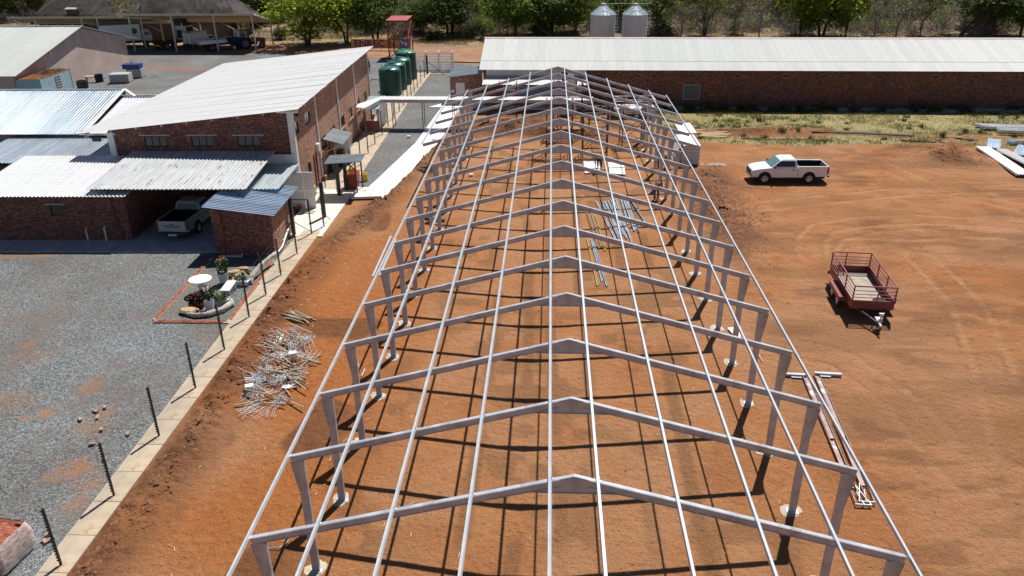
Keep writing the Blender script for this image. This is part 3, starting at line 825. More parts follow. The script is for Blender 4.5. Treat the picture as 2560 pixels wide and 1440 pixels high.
b = MB(); b.bx(-.17, .17, -.13, .13, .012, .03)
for sx in (-.14, .14):
    for sy in (-.1, .1): b.tube((sx, sy, .02), (sx, sy, .07), .012)
base_me = b.mesh('base_plate', M['galv'])
b = MB()
zb = rz_(.95) - DEP
b.prism([(-.95, -.03, zb), (.95, -.03, zb), (0, -.03, ZA - DEP)], (0, .06, 0))
b.bx(-.95, .95, -.05, .05, zb - .012, zb - .001)
b.bx(-.012, .012, -.06, .06, zb + .0, ZA - .01)
apex_me = b.mesh('apex_plate', M['frame'])
foot_me = []
for k in range(5):
    b = MB(); rg = random.Random(k)
    n = 18; pts = []
    for i in range(n):
        t = 2 * PI * i / n; r_ = .29 + rg.uniform(-.05, .06)
        pts.append((math.cos(t) * r_ * 1.15, math.sin(t) * r_, -.10))
    b.prism(pts, (0, 0, .112))
    foot_me.append(b.mesh('footing', M['footing']))
for i in range(-1, 18):
    y = SP * i
    tip = 8.93 if i >= 12 else W
    for s_ in (-1, 1):
        o = link_mesh('rafter', rafter_mesh(s_, tip), fr, (0, y, 0))
        if s_ < 0: link_mesh('apex_plate', apex_me, o)
        c_ = link_mesh('column', col_me, fr, (s_ * 7.18, y, 0))
        c_.rotation_euler = (0, 0, 0 if s_ > 0 else PI)
        link_mesh('haunch', haunch_me, c_)
        link_mesh('base_plate', base_me, c_)
        f_ = link_mesh('footing', foot_me[(i * 2 + (s_ > 0)) % 5], fr, (s_ * 7.18 - .05, y + .03, -.004))
        f_.rotation_euler = (0, 0, rnd.uniform(0, 6))
def purlin_seg(x, ya, yb, k):
    b = MB(); L = yb - ya
    b.bx(-.03, .03, 0, L, .0, .075)
    b.bx(-.033, -.027, 0.0, L, .075, .08)
    b.bx(.027, .033, 0.0, L, .075, .08)
    th = math.atan(SL) * (1 if x > 0 else -1)
    return b.build('purlin', M['purlin'], fr, loc=(x, ya, rz_(x) + .003), rot=(0, th, 0))
for k, x in enumerate((-7.46, -5.78, -4.02, -2.24, -.51, .49, 2.24, 4.0, 5.78, 7.48)):
    y = -4.6 - (k % 3) * 1.1; first = True
    y0 = -4.6
    cuts = [y0] + [SP * j + (.35 if k % 2 else -.25) for j in range(1 + k % 3, 18, 3)] + [SP * 17 + .35 + (k % 4) * .08]
    for a_, b_ in zip(cuts[:-1], cuts[1:]): purlin_seg(x, a_, b_ - .012, k)
q_ = MB(); q_.bx(.034, .042, -.03, .03, -.02, .085); q_.bx(.034, .09, -.03, .03, .0, .008); cleat_me = q_.mesh('cleat', M['galv'])
for i in range(-1, 18):
    for x in (-5.78, -4.02, -2.24, -.51, .49, 2.24, 4.0, 5.78):
        o = link_mesh('cleat', cleat_me, fr, (x, SP * i, rz_(x) + .006)); o.rotation_euler = (0, math.atan(SL) * (1 if x > 0 else -1), 0)
for x in (-8.95, 8.95):
    for a_, b_ in ((12 * SP - .25, 14.6 * SP), (14.6 * SP + .01, 17 * SP + .45)): purlin_seg(x, a_, b_, 0)

# ------------------------------------------------------------------ walls with openings, windows
def wall_mesh(b, u0, u1, z0, z1, openings, t=0.23, axis='x', pos=0.0):
    us = sorted({u0, u1} | {o[0] for o in openings} | {o[1] for o in openings})
    for a_, c_ in zip(us[:-1], us[1:]):
        zs = [z0]
        blk = sorted([(o[2], o[3]) for o in openings if o[0] < (a_ + c_) / 2 < o[1]])
        segs = []; cur = z0
        for (p, q_) in blk:
            if p > cur: segs.append((cur, p))
            cur = q_
        if cur < z1: segs.append((cur, z1))
        for (p, q_) in segs:
            if axis == 'x': b.bx(a_, c_, pos, pos + t, p, q_)
            else: b.bx(pos - t, pos, a_, c_, p, q_)
    return b

def window(parent, w, h, loc, rz=0.0, panes=3, sill=True, frame_mat=None, lintel=True, glass=None):
    """frame in local XZ facing -Y, origin at lower left corner of the opening"""
    fm = frame_mat or M['steel_dark']
    b = MB(); f = .045
    b.bx(0, w, .05, .10, 0, f); b.bx(0, w, .05, .10, h - f, h)
    b.bx(0, f, .05, .10, f, h - f); b.bx(w - f, w, .05, .10, f, h - f)
    for i in range(1, panes): b.bx(w * i / panes - .018, w * i / panes + .018, .052, .098, f, h - f)
    o = b.build('window', fm, parent, loc=loc, rot=(0, 0, rz))
    for i in range(panes):
        p = MB(); x0 = w * i / panes + .02; x1 = w * (i + 1) / panes - .02
        p.bx(x0 + .015, x1 - .015, .07, .078, f + .003, h - f - .003)
        q_ = p.build('pane', glass or M['glass'], o)
        if rnd.random() < .3: q_.rotation_euler = (0, 0, 0)
    if sill:
        s_ = MB(); s_.bx(-.12, w + .12, -.10, .04, -.09, -.012); s_.build('sill', M['brick'], o)
    if lintel:
        s_ = MB(); s_.bx(-.28, w + .28, -.012, .03, h + .01, h + .085); s_.build('lintel', M['concrete_grey'], o)
    return o

# ------------------------------------------------------------------ long brick shed across the back
sh = thing('brick_shed', 'very long shaded brick shed with a pale ribbed roof behind the steel frame', 'building', (0, 64.9, 0), R(-.7))
SX0, SX1 = -7.2, 63.0
vents = [v[0] for v in ((4.25, 65, 3.13), (7.87, 65, 3.13), (9.54, 65, 3.14), (13.18, 65, 3.14), (17.61, 65, 3.15), (22.09, 65, 3.16), (25.75, 65, 3.16), (27.42, 65, 3.17), (30.94, 65, 3.17), (36.18, 65, 3.18), (39.89, 65, 3.19), (43.58, 65, 3.19))]
ops = [(v - .36, v + .36, 2.90, 3.19) for v in vents] + [(12.42, 14.05, .75, 2.22), (-5.3, 2.6, .95, 1.95)]
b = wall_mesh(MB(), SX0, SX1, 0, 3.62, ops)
b.build('front_wall', M['brick_shade'], sh)
b = MB(); b.bx(SX0, SX1, 12.4, 12.63, 0, 3.62); b.build('back_wall', M['brick_shade'], sh)
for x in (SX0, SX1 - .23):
    b = MB(); b.prism([(x, .235, 0), (x, 12.395, 0), (x, 12.395, 3.6), (x, 6.3, 5.45), (x, .235, 3.6)], (.23, 0, 0)); b.build('gable_wall', M['brick_shade'], sh)
M['vent'] = pm('vent frame', (.27, .23, .21), .8)
for v in vents:
    b = MB()
    b.bx(v - .36, v + .36, -.02, .05, 2.90, 2.94); b.bx(v - .36, v + .36, -.02, .05, 3.15, 3.19)
    b.bx(v - .36, v - .32, -.02, .05, 2.942, 3.148); b.bx(v + .32, v + .36, -.02, .05, 2.942, 3.148)
    o = b.build('air_vent', M['vent'], sh)
    b = MB(); b.bx(v - .33, v + .33, .1, .12, 2.93, 3.16); b.build('vent_shade', M['steel_dark'], o)  # black sheet stands in for the dark recess behind the vent
b = MB()
b.bx(12.42, 14.05, -.04, .1, .75, .81); b.bx(12.42, 14.05, -.04, .1, 2.16, 2.22); b.bx(12.42, 12.48, -.04, .1, .812, 2.158); b.bx(13.99, 14.05, -.04, .1, .812, 2.158)
lv = b.build('louvre_vent', M['concrete_grey'], sh)
slm = MB(); slm.beam((-.755, 0, 0), (.755, 0, 0), .11, .012, (0, -.6, .8)); slm = slm.mesh('slat', M['glass_sheet'])
for i in range(11): link_mesh('slat', slm, lv, (13.235, .02, .87 + i * .122))
al = math.atan2(5.75 - 3.68, 7.05); LL = math.hypot(2.07, 7.05)
sheet_roof(sh, (SX0 - .35, -.75, 3.68), (1, 0, 0), (0, math.cos(al), math.sin(al)), SX1 - SX0 + .7, LL * .27, M['sheet_shed'], 'wave', .70)
sheet_roof(sh, (SX0 - .35, -.75 + math.cos(al) * LL * .265, 3.695 + math.sin(al) * LL * .265), (1, 0, 0), (0, math.cos(al), math.sin(al)), SX1 - SX0 + .7, LL * .737, M['sheet_shed'], 'wave', .70, lift=.004)
b = MB(); b.prism([(SX0 - .35, 6.32, 5.74), (SX0 - .35, 13.4, 3.67), (SX0 - .35, 13.4, 3.64), (SX0 - .35, 6.32, 5.70)], (SX1 - SX0 + .7, 0, 0)); b.build('rear_roof', M['sheet_shed'], sh)
b = MB(); b.prism([(SX0 - .4, 6.02, 5.725), (SX0 - .4, 6.3, 5.83), (SX0 - .4, 6.6, 5.725), (SX0 - .4, 6.3, 5.79)], (SX1 - SX0 + .8, 0, 0)); b.build('ridge_cap', pm('ridge cap', (.42, .36, .34), .7), sh)
# white fascia band, canopy, blue window band of the left part
b = MB(); b.bx(-6.9, 2.9, -.03, -.004, 3.0, 3.6); b.build('white_band', M['white'], sh)
window(sh, 7.9, 1.0, (-5.3, -.02, .95), 0, 5, False, M['galv'], False, glass_mat('blue pane glass', (.16, .36, .62), .25))  # all panes share one even blue colour
cl = math.atan2(.34, 2.6)
sheet_roof(sh, (-7.1, -2.7, 2.62), (1, 0, 0), (0, math.cos(cl), math.sin(cl)), 10.0, 2.62, M['sheet_white'], 'ibr', .686, 'canopy_sheet')
for x in (-7.0, -3.7, -.4, 2.8):
    b = MB(); b.bx(x - .04, x + .04, -2.62, -.01, 2.55, 2.60); b.build('canopy_bracket', M['galv'], sh)
# annex at the left end
an = thing('brick_annex', 'small brick annex with white door under a grey lean-to roof at shed end', 'building', (-10.7, 66.3, 0), 0)
b = wall_mesh(MB(), 0, 3.25, 0, 2.55, [(.55, 1.45, 0, 2.05)])
b.prism([(0, 0, 2.55), (3.25, 0, 2.55), (3.25, 0, 2.98), (0, 0, 2.60)], (0, .23, 0)); b.build('wall', M['brick'], an)
b = MB(); b.bx(0, .23, .235, 4.6, 0, 2.55); b.build('side_wall', M['brick'], an)
b = MB(); b.bx(.57, 1.43, .03, .08, 0.01, 2.03); d_ = b.build('door', M['white'], an)
b = MB(); b.tube((1.33, .03, 1.0), (1.33, -.03, 1.0), .02); b.build('handle', M['chrome'], d_)
b = MB(); b.bx(.06, .42, -.02, -.003, 1.05, 1.35); b.build('switch_box', M['white'], an)
sa = math.atan2(.42, 3.5)
sheet_roof(an, (-.25, 4.8, 2.60), (0, -1, 0), (math.cos(sa), 0, math.sin(sa)), 5.1, 3.6, M['sheet_grey'], 'ibr', .686)

# ------------------------------------------------------------------ tall brick building on the left
tb = thing('tall_brick_building', 'tall red brick building with a white single-pitch roof and pale downpipes', 'building', LO, LR)
ZT = lambda u: 6.36 + (u - .1) * .106
U0, V1 = -11.75, 25.7
fw = [(-9.55, -8.15, 4.02, 4.70), (-6.55, -5.15, 4.02, 4.70), (-3.62, -2.18, 4.02, 4.70)]
b = wall_mesh(MB(), U0, -.235, 0, 5.0, fw)
b.prism([(U0, 0, 5.0), (-.235, 0, 5.0), (-.235, 0, ZT(-.235) - .05), (U0, 0, ZT(U0) - .05)], (0, .23, 0)); b.build('front_wall', M['brick_shade'], tb)
ew = [(.25, 1.3, 4.60, 5.38), (3.0, 4.25, 4.60, 5.38)] + [(a_, a_ + 1.5, 2.0, 2.85) for a_ in (6.3, 9.3, 12.7, 15.7, 19.1, 22.1)] + [(7.9, 8.9, 0, 2.05)]
b = wall_mesh(MB(), 0, V1, 0, ZT(-.2) - .04, ew, axis='y', pos=0.0); b.build('east_wall', M['brick'], tb)
b = MB(); b.bx(U0, U0 + .23, .235, V1 - .235, 0, ZT(U0) - .06); b.build('west_wall', M['brick'], tb)
b = MB(); b.prism([(U0, V1 - .23, 0), (-.235, V1 - .23, 0), (-.235, V1 - .23, ZT(-.235) - .06), (U0, V1 - .23, ZT(U0) - .06)], (0, .23, 0)); b.build('rear_wall', M['brick'], tb)
b = MB(); b.bx(U0 + .25, -.25, .25, V1 - .25, 3.0, 3.1); b.build('upper_floor', M['concrete_grey'], tb)
for (a_, c_, z0, z1) in fw: window(tb, c_ - a_, z1 - z0, (a_, -.0, z0), 0, 3, False)
for k, (a_, c_, z0, z1) in enumerate(ew[:-1]): window(tb, c_ - a_, z1 - z0, (0.0, a_, z0), PI / 2, 2, k > 1, lintel=k < 2)
b = MB(); b.bx(-.12, -.06, 7.92, 8.88, .02, 2.03); b.build('door', M['timber_dark'], tb)
ra = math.atan2(.106, 1); RW = 14.25
sheet_roof(tb, (-13.6, V1 + .45, ZT(-13.6) + .04), (0, -1, 0), (math.cos(ra), 0, math.sin(ra)), V1 + .85, RW, M['sheet_white'], 'low', .686)
# gables purlin ends under the verge and gutter fascia
for k in range(9):
    u = -13.0 + 1.62 * k
    b = MB(); b.bx(u - .035, u + .035, -.38, -.01, ZT(u) - .10, ZT(u) - .0); b.build('purlin_end', M['galv'], tb)
for k in range(5):
    b = MB(); v = 2.0 + 5.8 * k; b.bx(.01, .42, v - .05, v + .05, ZT(.0) - .14, ZT(0) - .03); b.build('rafter_end', M['white'], tb)
b = MB(); b.bx(-.24, .12, -.16, .10, 0.0, ZT(0) - .11); b.bx(-.9, .45, -.12, .06, ZT(-.3) - .16, ZT(-.5) - .02); b.build('corner_column', M['white'], tb)
b = MB(); b.bx(U0 - .02, U0 + .36, -.2, -.004, 3.1, ZT(U0) - .14); b.bx(U0 - 1.8, U0 + .5, -.16, -.04, ZT(U0 - 1.2) - .17, ZT(U0 - 1.8) - .02); b.build('corner_column', M['white'], tb)
for v in (5.6, 12.35, 18.75, 25.2):
    b = MB(); b.bx(.012, .10, v - .05, v + .05, .42, ZT(0) - .05); b.bx(.10, .14, v - .02, v + .02, ZT(0) - .22, ZT(0) - .06)
    o = b.build('downpipe', M['white'], tb)
    b = MB(); b.bx(.01, .32, v - .22, v + .22, 0.02, .42); b.build('pipe_footing', M['brick'], o)
for (v, z, u) in ((.75, 5.92, .16),):
    b = MB(); b.box((u, v, z), (.18, .34, .28), Matrix.Rotation(-.3, 3, 'Y')); b.beam((.0, v, z + .05), (u, v, z + .05), .05, .05); b.build('floodlight', M['plastic_black'], tb)
b = MB(); b.box((-12.4, -.35, 4.62), (.5, .16, .3), Matrix.Rotation(.35, 3, 'X')); b.beam((-12.4, -.3, 4.7), (U0 - .1, -.02, 4.6), .04, .04); b.build('floodlight', M['plastic_black'], tb)
b = MB(); b.bx(.01, .22, 4.75, 5.15, 2.35, 2.9); b.build('meter_box', M['white'], tb)
b = MB(); b.bx(.012, .03, 5.95, 6.45, 1.55, 1.95); b.build('warning_sign', M['orange_sign'], tb)
b = MB(); b.bx(.01, .06, 3.9, 4.0, .1, 2.4); b.bx(.01, .06, 4.5, 4.62, .3, 2.3); b.build('conduit', M['steel_brown'], tb)
# white door panels standing at the corner
dp = thing('white_gate_panel', 'pair of tall white sheet panels standing at the corner of the tall brick building', 'panel', LP(.55, -.55), LR + .05)
for k in range(2):
    for j in range(2):
        b = MB(); b.bx(-.75 + k * .62, -.15 + k * .62, -.02, .02, .06 + j * 1.22, 1.26 + j * 1.22); b.build('panel', M['white'], dp)
b = MB(); b.bx(-.78, .50, .025, .06, .02, .08); b.bx(-.78, .50, .025, .06, 2.42, 2.5); b.bx(-.78, -.72, .025, .06, .082, 2.418); b.bx(.44, .50, .025, .06, .082, 2.418); b.build('panel_frame', M['galv'], dp)

# ------------------------------------------------------------------ low wing with garage
lw = thing('low_garage_wing', 'low shaded brick garage wing with several zinc roofs in front of the tall building', 'building', LO, LR)
b = wall_mesh(MB(), -30, -8.45, .05, 2.78, [(-12.9, -12.25, 1.55, 2.2)], pos=-6.0); b.build('front_wall', M['brick_shade'], lw)
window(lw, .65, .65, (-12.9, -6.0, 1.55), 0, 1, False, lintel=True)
b = MB(); b.bx(-8.68, -8.45, -5.765, -.02, .05, 2.72); b.build('garage_wall', M['brick_shade'], lw)
b = MB(); b.bx(-30, -25, -5.76, -5.5, 0.05, 2.7); b.bx(-30, U0 - .02, -.3, -.1, 0.05, 2.9); b.build('inner_wall', M['brick_shade'], lw)
b = MB(); b.bx(-2.62, -1.9, -4.2, -3.9, .05, 2.3); b.build('pier', M['brick_shade'], lw)
# bright zinc roof
p = math.atan2(.6, 6.35)
sheet_roof(lw, (-17.5, -6.5, 2.86), (1, 0, 0), (0, math.cos(p), math.sin(p)), 9.4, 6.42, M['sheet_bright'], 'ibr', .686)
# lower blue zinc roof and the pitched zinc roofs behind
p = math.atan2(.42, 6.3)
sheet_roof(lw, (-21.5, -.25, 3.02), (1, 0, 0), (0, math.cos(p), math.sin(p)), 9.7, 6.4, M['sheet_galv'], 'ibr', .686)
p = math.atan2(1.7, 6.9)
sheet_roof(lw, (-36.5, 4.8, 3.62), (1, 0, 0), (0, math.cos(p), math.sin(p)), 20.3, 7.1, M['sheet_galv'], 'ibr', .686)
b = MB(); b.bx(-36.5, -16.2, 11.62, 11.9, 5.34, 5.38); b.bx(-36.5, -16.2, 11.9, 12.0, 4.9, 5.34); b.build('ridge_cap', M['sheet_blue'], lw)
b = MB(); b.beam((-16.1, 4.8, 3.69), (-16.1, 11.7, 5.40), .22, .03); b.beam((-16.1, 11.72, 5.40), (-15.2, 11.3, 4.95), .22, .03); b.build('flashing', M['white'], lw)
p = math.atan2(1.35, 6.1)
sheet_roof(lw, (-15.95, 4.8, 3.55), (1, 0, 0), (0, math.cos(p), math.sin(p)), 4.0, 6.2, M['sheet_bright'], 'ibr', .686)
b = MB(); b.bx(-15.9, -11.9, 10.85, 11.0, 4.93, 4.97); b.build('ridge_cap', M['sheet_blue'], lw)
b = MB(); b.bx(-36, -12, 6.6, 6.8, .05, 3.7); b.bx(-36, -12, 12.0, 12.2, .05, 4.85); b.build('rear_wall', M['concrete_grey'], lw)
b = MB(); b.bx(-21.3, -21.1, -.2, 6.0, .05, 2.95); b.build('side_wall', M['white'], lw)
# peeling lean-to roof over the garage
p = math.atan2(.55, 6.15)
sheet_roof(lw, (-10.45, -6.2, 3.2), (1, 0, 0), (0, math.cos(p), math.sin(p)), 9.2, 6.15, M['sheet_lean'], 'ibr', .686, rows=2)
for v in (-6.0, -3.1, -.3):
    z = 3.15 + (v + 6.2) * .0894
    b = MB(); b.bx(-10.3, -1.35, v - .03, v + .03, z - .09, z - .03); b.build('roof_batten', M['timber_dark'], lw)
b = MB(); b.tube((-9.0, -6.1, .05), (-9.3, -6.1, 3.07), .05, 8); b.build('support_pole', M['red_oxide'], lw)
b = MB(); b.tube((-1.75, -6.05, 2.4), (-1.75, -6.05, 3.07), .04, 8); b.build('support_pole', M['red_oxide'], lw)
# roof of the passage and the white wall beneath it
p = math.atan2(.14, 4.8)
sheet_roof(lw, (-1.95, -4.95, 2.80), (1, 0, 0), (0, math.cos(p), math.sin(p)), 2.15, 4.75, M['sheet_grey'], 'ibr', .686)
b = MB(); b.bx(-1.9, .0, -.20, -.12, .05, 3.55); b.build('passage_wall', M['white'], lw)
for (u, h) in ((-11.0, .75), (-9.9, .85)):
    b = MB(); b.tube((u, -6.2, .06), (u, -6.2, h), .045, 8); b.tube((u, -6.2, h - .02), (u, -6.05, h + .08), .04, 8); b.build('drain_pipe', M['white'], lw)
# small brick room with a blue zinc roof
rm = thing('small_brick_room', 'small brick store room under a blue zinc roof beside the open garage', 'building', LO, LR)
b = MB(); b.prism([(-2.62, -8.3, 0), (.64, -8.3, 0), (.64, -8.3, 2.38), (-2.62, -8.3, 2.84)], (0, .23, 0)); b.build('front_wall', M['brick_shade'], rm)
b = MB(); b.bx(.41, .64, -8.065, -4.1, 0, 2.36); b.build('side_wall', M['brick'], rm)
b = MB(); b.bx(-2.62, -2.39, -8.065, -4.1, 0, 2.80); b.build('garage_side_wall', M['brick_shade'], rm)
b = MB(); b.prism([(-2.38, -4.33, 0), (.40, -4.33, 0), (.40, -4.33, 2.38), (-2.38, -4.33, 2.8)], (0, .23, 0)); b.build('rear_wall', M['brick_shade'], rm)
p = math.atan2(.50, 3.9)
sheet_roof(rm, (.92, -8.42, 2.42), (0, 1, 0), (-math.cos(p), 0, math.sin(p)), 5.0, 3.95, M['sheet_blue'], 'ibr', .686)
b = MB(); b.tube((-2.1, -8.36, .02), (-2.1, -8.36, 2.7), .035, 8); b.build('support_pole', M['red_oxide'], rm)
b = MB(); b.path([(.70, -5.2, .75), (.72, -6.0, .55), (.74, -7.3, .14), (.72, -8.0, .12), (.3, -8.45, .08)], .05, 8); b.tube((.72, -6.9, .28), (.72, -6.9, .45), .04, 8); b.tube((.66, -5.2, .75), (.72, -5.2, .95), .05, 8); b.build('drain_pipe', M['white'], rm)
b = MB(); b.bx(-2.5, -1.2, -8.5, -8.33, .01, .06); b.tube((-1.2, -8.4, .02), (-1.2, -8.4, .22), .03); b.tube((-.3, -8.4, .02), (-.3, -8.4, .26), .035); b.build('drain_stub', M['white'], rm)

# ------------------------------------------------------------------ small shelters along the east wall
def gate_shelter(name, label, c4, z, posts, mat, braces=(), slope=.12):
    """corner, across vec, along vec in world"""
    r_ = thing(name, label, 'shelter', (c4[0], c4[1], 0), 0)
    return r_
sd = thing('door_awning', 'zinc awning on a dark door porch against the tall building east wall', 'awning', LP(0, 7.2), LR)
aa = math.atan2(-.38, 1.35)
sheet_roof(sd, (.02, 2.9, 2.72), (0, -1, 0), (math.cos(aa), 0, math.sin(aa)), 3.3, 1.45, M['sheet_grey'], 'ibr', .686)
b = MB(); b.beam((.04, -.2, 1.7), (1.3, -.2, 2.28), .05, .05); b.beam((.04, 2.7, 1.7), (1.3, 2.7, 2.28), .05, .05); b.beam((1.32, -.3, 2.26), (1.32, 2.85, 2.26), .06, .06); b.build('bracket', M['galv'], sd)
b = MB(); b.bx(.04, 1.25, 2.62, 2.7, .04, 2.3); b.build('side_screen', M['white'], sd)
b = MB(); b.bx(.05, .35, .2, .7, 0.03, 1.0); b.build('stored_crate', M['plastic_black'], sd)
b = MB(); b.bx(.4, .9, 1.6, 2.2, .03, 1.3); b.build('stored_crate', M['plastic_black'], sd)

g2 = thing('gate_canopy', 'grey zinc canopy on black steel posts over the yard gate', 'shelter', (-14.5, 37.2, 0), R(4))
ab = math.atan2(.10, 2.4)
sheet_roof(g2, (-1.05, 1.0, 2.40), (0, -1, 0), (math.cos(ab), 0, math.sin(ab)), 2.1, 2.45, M['sheet_grey'], 'ibr', .686)
for (x, y, w) in ((-.35, -.62, .11), (-.05, .55, .11), (.85, -.45, .045), (1.05, .75, .045)):
    b = MB(); b.bx(x - w, x + w, y - w, y + w, .07, 2.40) ; b.build('post', M['steel_dark'] if w > .1 else M['steel_brown'], g2)
b = MB()
for (p_, q_) in (((-.05, .5, 1.2), (.85, -.4, 2.3)), ((.0, .5, 1.7), (1.0, .7, 2.3)), ((.0, .45, 2.2), (.9, .4, 1.3)), ((-.9, -.5, 2.34), (1.25, -.5, 2.44)), ((-.9, .7, 2.34), (1.25, .7, 2.44))): b.beam(p_, q_, .05, .05)
b.build('brace', M['steel_brown'], g2)
b = MB(); b.bx(.25, .75, .42, .46, 1.25, 1.6); b.build('warning_sign', M['orange_sign'], g2)
b = MB()
for k in range(14): b.bx(-.54, -.46, -.64, -.58, .35 + k * .14, .40 + k * .14)
b.build('insulator', M['plastic_black'], g2)

ws = thing('zinc_box_shelter', 'open maroon box shelter clad in grey zinc beside the water tanks', 'shelter', LP(1.05, 20.5), LR)
sheet_roof(ws, (-.7, -.9, 2.05), (1, 0, 0), (0, math.cos(.12), math.sin(.12)), 1.45, 3.6, M['sheet_galv'], 'ibr', .686)
sheet_roof(ws, (.74, -.8, .4), (0, 1, 0), (0, 0, 1), 3.4, 1.6, M['sheet_galv'], 'ibr', .686, 'wall_sheet')
for (x, y) in ((-.6, -.8), (.66, -.8), (-.6, 2.6), (.66, 2.6)):
    b = MB(); b.bx(x - .05, x + .05, y - .05, y + .05, .06, 2.05 + (y + .9) * .12 - .01); b.build('post', M['red_oxide'], ws)
b = MB(); b.bx(-.5, .6, -.75, -.7, .1, 1.0); b.build('front_board', M['red_oxide'], ws)

# ------------------------------------------------------------------ roofed walkway across the lane
wk = thing('covered_walkway', 'narrow white roofed walkway crossing from brick building to the far end of frame', 'walkway', (0, 0, 0))
pts_ = [(-16.74, 53.29, 2.6), (-15.56, 56.47, 2.6), (2.94, 56.74, 2.6), (2.89, 55.56, 2.6), (-15.19, 55.12, 2.6), (-16.22, 52.04, 2.6)]
xa, xb_ = pts_[1][0], 3.2
sheet_roof(wk, (xa, 55.35, 2.60), (1, 0, 0), (0, 1, .01), xb_ - xa, 1.35, M['sheet_white'], 'ibr', .686)
b = MB(); b.bx(xa, xb_, 55.30, 55.34, 2.36, 2.63); b.build('fascia', M['concrete_grey'], wk)
b = MB(); b.bx(xa, xb_, 56.72, 56.76, 2.36, 2.63); b.build('rear_fascia', M['white'], wk)
b = MB(); b.prism([(-17.0, 52.1, 2.60), (-16.2, 51.9, 2.60), (xa - .02, 55.3, 2.60), (xa - .02, 56.7, 2.60), (-17.1, 53.4, 2.60)], (0, 0, .05)); b.build('diagonal_roof', M['white'], wk)
b = MB(); b.beam((-16.2, 51.87, 2.48), (xa - .03, 55.28, 2.48), .04, .25); b.build('diagonal_fascia', M['concrete_grey'], wk)
for x in (-14.6, -11.9, -9.2, -6.1, -3.0, .1, 2.9):
    for y in (55.42, 56.6):
        b = MB(); b.tube((x, y, 0.05), (x, y, 2.58), .035, 6); b.build('post', M['steel_brown'], wk)
b = MB()
for y in (55.5, 56.5): b.beam((xa, y, 2.52), (xb_, y, 2.52), .05, .08)
b.build('runner', M['steel_brown'], wk)
for (x, y) in ((-16.35, 52.6), (-15.8, 54.6)):
    b = MB(); b.tube((x, y, .05), (x, y, 2.58), .035, 6); b.build('post', M['steel_brown'], wk)
lp = thing('leaning_white_board', 'tall white board leaning upright by the blue windows behind the frame ridge', 'board', (1.45, 61.2, 0), 0)
b = MB(); b.prism([(-.45, 0, .0), (.50, 0, .0), (.30, .55, 3.35), (.08, .62, 3.7), (-.38, .62, 3.7), (-.48, .55, 3.35)], (0, .06, 0)); b.build('board_face', M['panel'], lp)
b = MB(); b.bx(-.45, .5, .75, .83, .02, 3.2); b.build('back_prop', M['timber_dark'], lp)

# ------------------------------------------------------------------ electric fence
ef = thing('electric_fence', 'black post electric fence with fine wires along the concrete strip', 'fence', (0, 0, 0))
b = MB(); b.bx(-.028, .028, -.028, .028, .05, 2.14)
for k in range(17): b.bx(-.075, -.03, -.022, .022, .22 + k * .113, .262 + k * .113)
post_me = b.mesh('post', M['steel_dark'])
PY1 = [-3.2, -.15, 2.9, 5.95, 9.2, 12.42, 15.5, 18.6, 21.0, 23.4, 26.3]
PY2 = [47.2, 50.0, 53.1, 56.0, 59.0, 62.0, 64.6, 67.0, 69.4, 71.6, 74.0, 76.6, 79.7]
for y in PY1: link_mesh('post', post_me, ef, (-14.66, y, 0))
for k, y in enumerate(PY2): link_mesh('post', post_me, ef, (-15.1 - .02 * k, y, 0))
for y in (40.6, 43.9): link_mesh('post', post_me, ef, (-14.95, y, 0))
for z in [.24 + .226 * k for k in range(9)]:
    b = MB(); b.tube((-14.73, -4.5, z), (-14.73, 28.9, z), .0022, 3); b.tube((-15.0, 40.6, z), (-15.4, 79.7, z), .0022, 3); b.build('wire', M['mesh_wire'], ef)
gt = thing('yard_gate', 'black steel yard gate posts and open gate leaf on the pale concrete pad', 'gate', (0, 0, 0))
for (x, y, w, h) in ((-15.72, 29.25, .09, 2.35), (-14.70, 32.3, .10, 2.35), (-16.55, 36.4, .09, 2.4)):
    b = MB(); b.bx(x - w, x + w, y - w, y + w, .06, h)
    for k in range(16): b.bx(x - w - .05, x - w, y - .03, y + .03, .3 + k * .125, .34 + k * .125)
    b.build('gate_post', M['steel_dark'], gt)
for (x, y) in ((-14.7, 29.4), (-14.28, 30.6), (-16.25, 38.4)):
    b = MB(); b.bx(x - .028, x + .028, y - .028, y + .028, .06, 2.2)
    for k in range(16): b.bx(x - .08, x - .03, y - .02, y + .02, .3 + k * .115, .34 + k * .115)
    b.build('post', M['steel_dark'], gt)
b = MB(); b.beam((-15.72, 29.25, 2.25), (-14.7, 29.4, 2.2), .05, .05); b.beam((-15.72, 29.25, .9), (-14.7, 29.4, .2), .03, .03); b.beam((-14.28, 30.6, .9), (-14.25, 31.9, .1), .03, .03); b.build('gate_brace', M['steel_dark'], gt)
def small(name, label, cat, loc, mat, fn, rz=0, group=None, bevel=0):
    t = MB(); fn(t); o = t.build(name, mat, None, loc=loc, rot=(0, 0, rz), bevel=bevel)
    return tag(o, label, cat, group)
small('plastic_drum', 'faded yellow plastic drum lying by the tall brick corner', 'drum', (-16.58, 36.41, 0), M['pale_yellow'],
      lambda t: t.lathe([(0.02, 0.07), (.20, .07), (.24, .14), (.24, .40), (.26, .42), (.24, .45), (.24, .70), (.20, .80), (.06, .82)], 14))
small('jerrycan', 'bright yellow jerrycan standing on gravel near the white walkway', 'jerrycan', (-13.82, 39.97, 0), M['yellow'],
      lambda t: (t.bx(-.22, .22, -.14, .14, .02, .55), t.bx(-.18, .12, -.04, .04, .56, .64), t.tube((.15, 0, .55), (.17, 0, .66), .05)), .3, bevel=.02)
small('plastic_bag', 'crumpled white plastic sheeting behind the faded yellow drum', 'bag', (-16.54, 37.27, 0), M['cloth_white'],
      lambda t: [t.rock((rnd.uniform(-.5, .6), rnd.uniform(-.3, .5), .12), rnd.uniform(.15, .3), .7) for _ in range(9)])
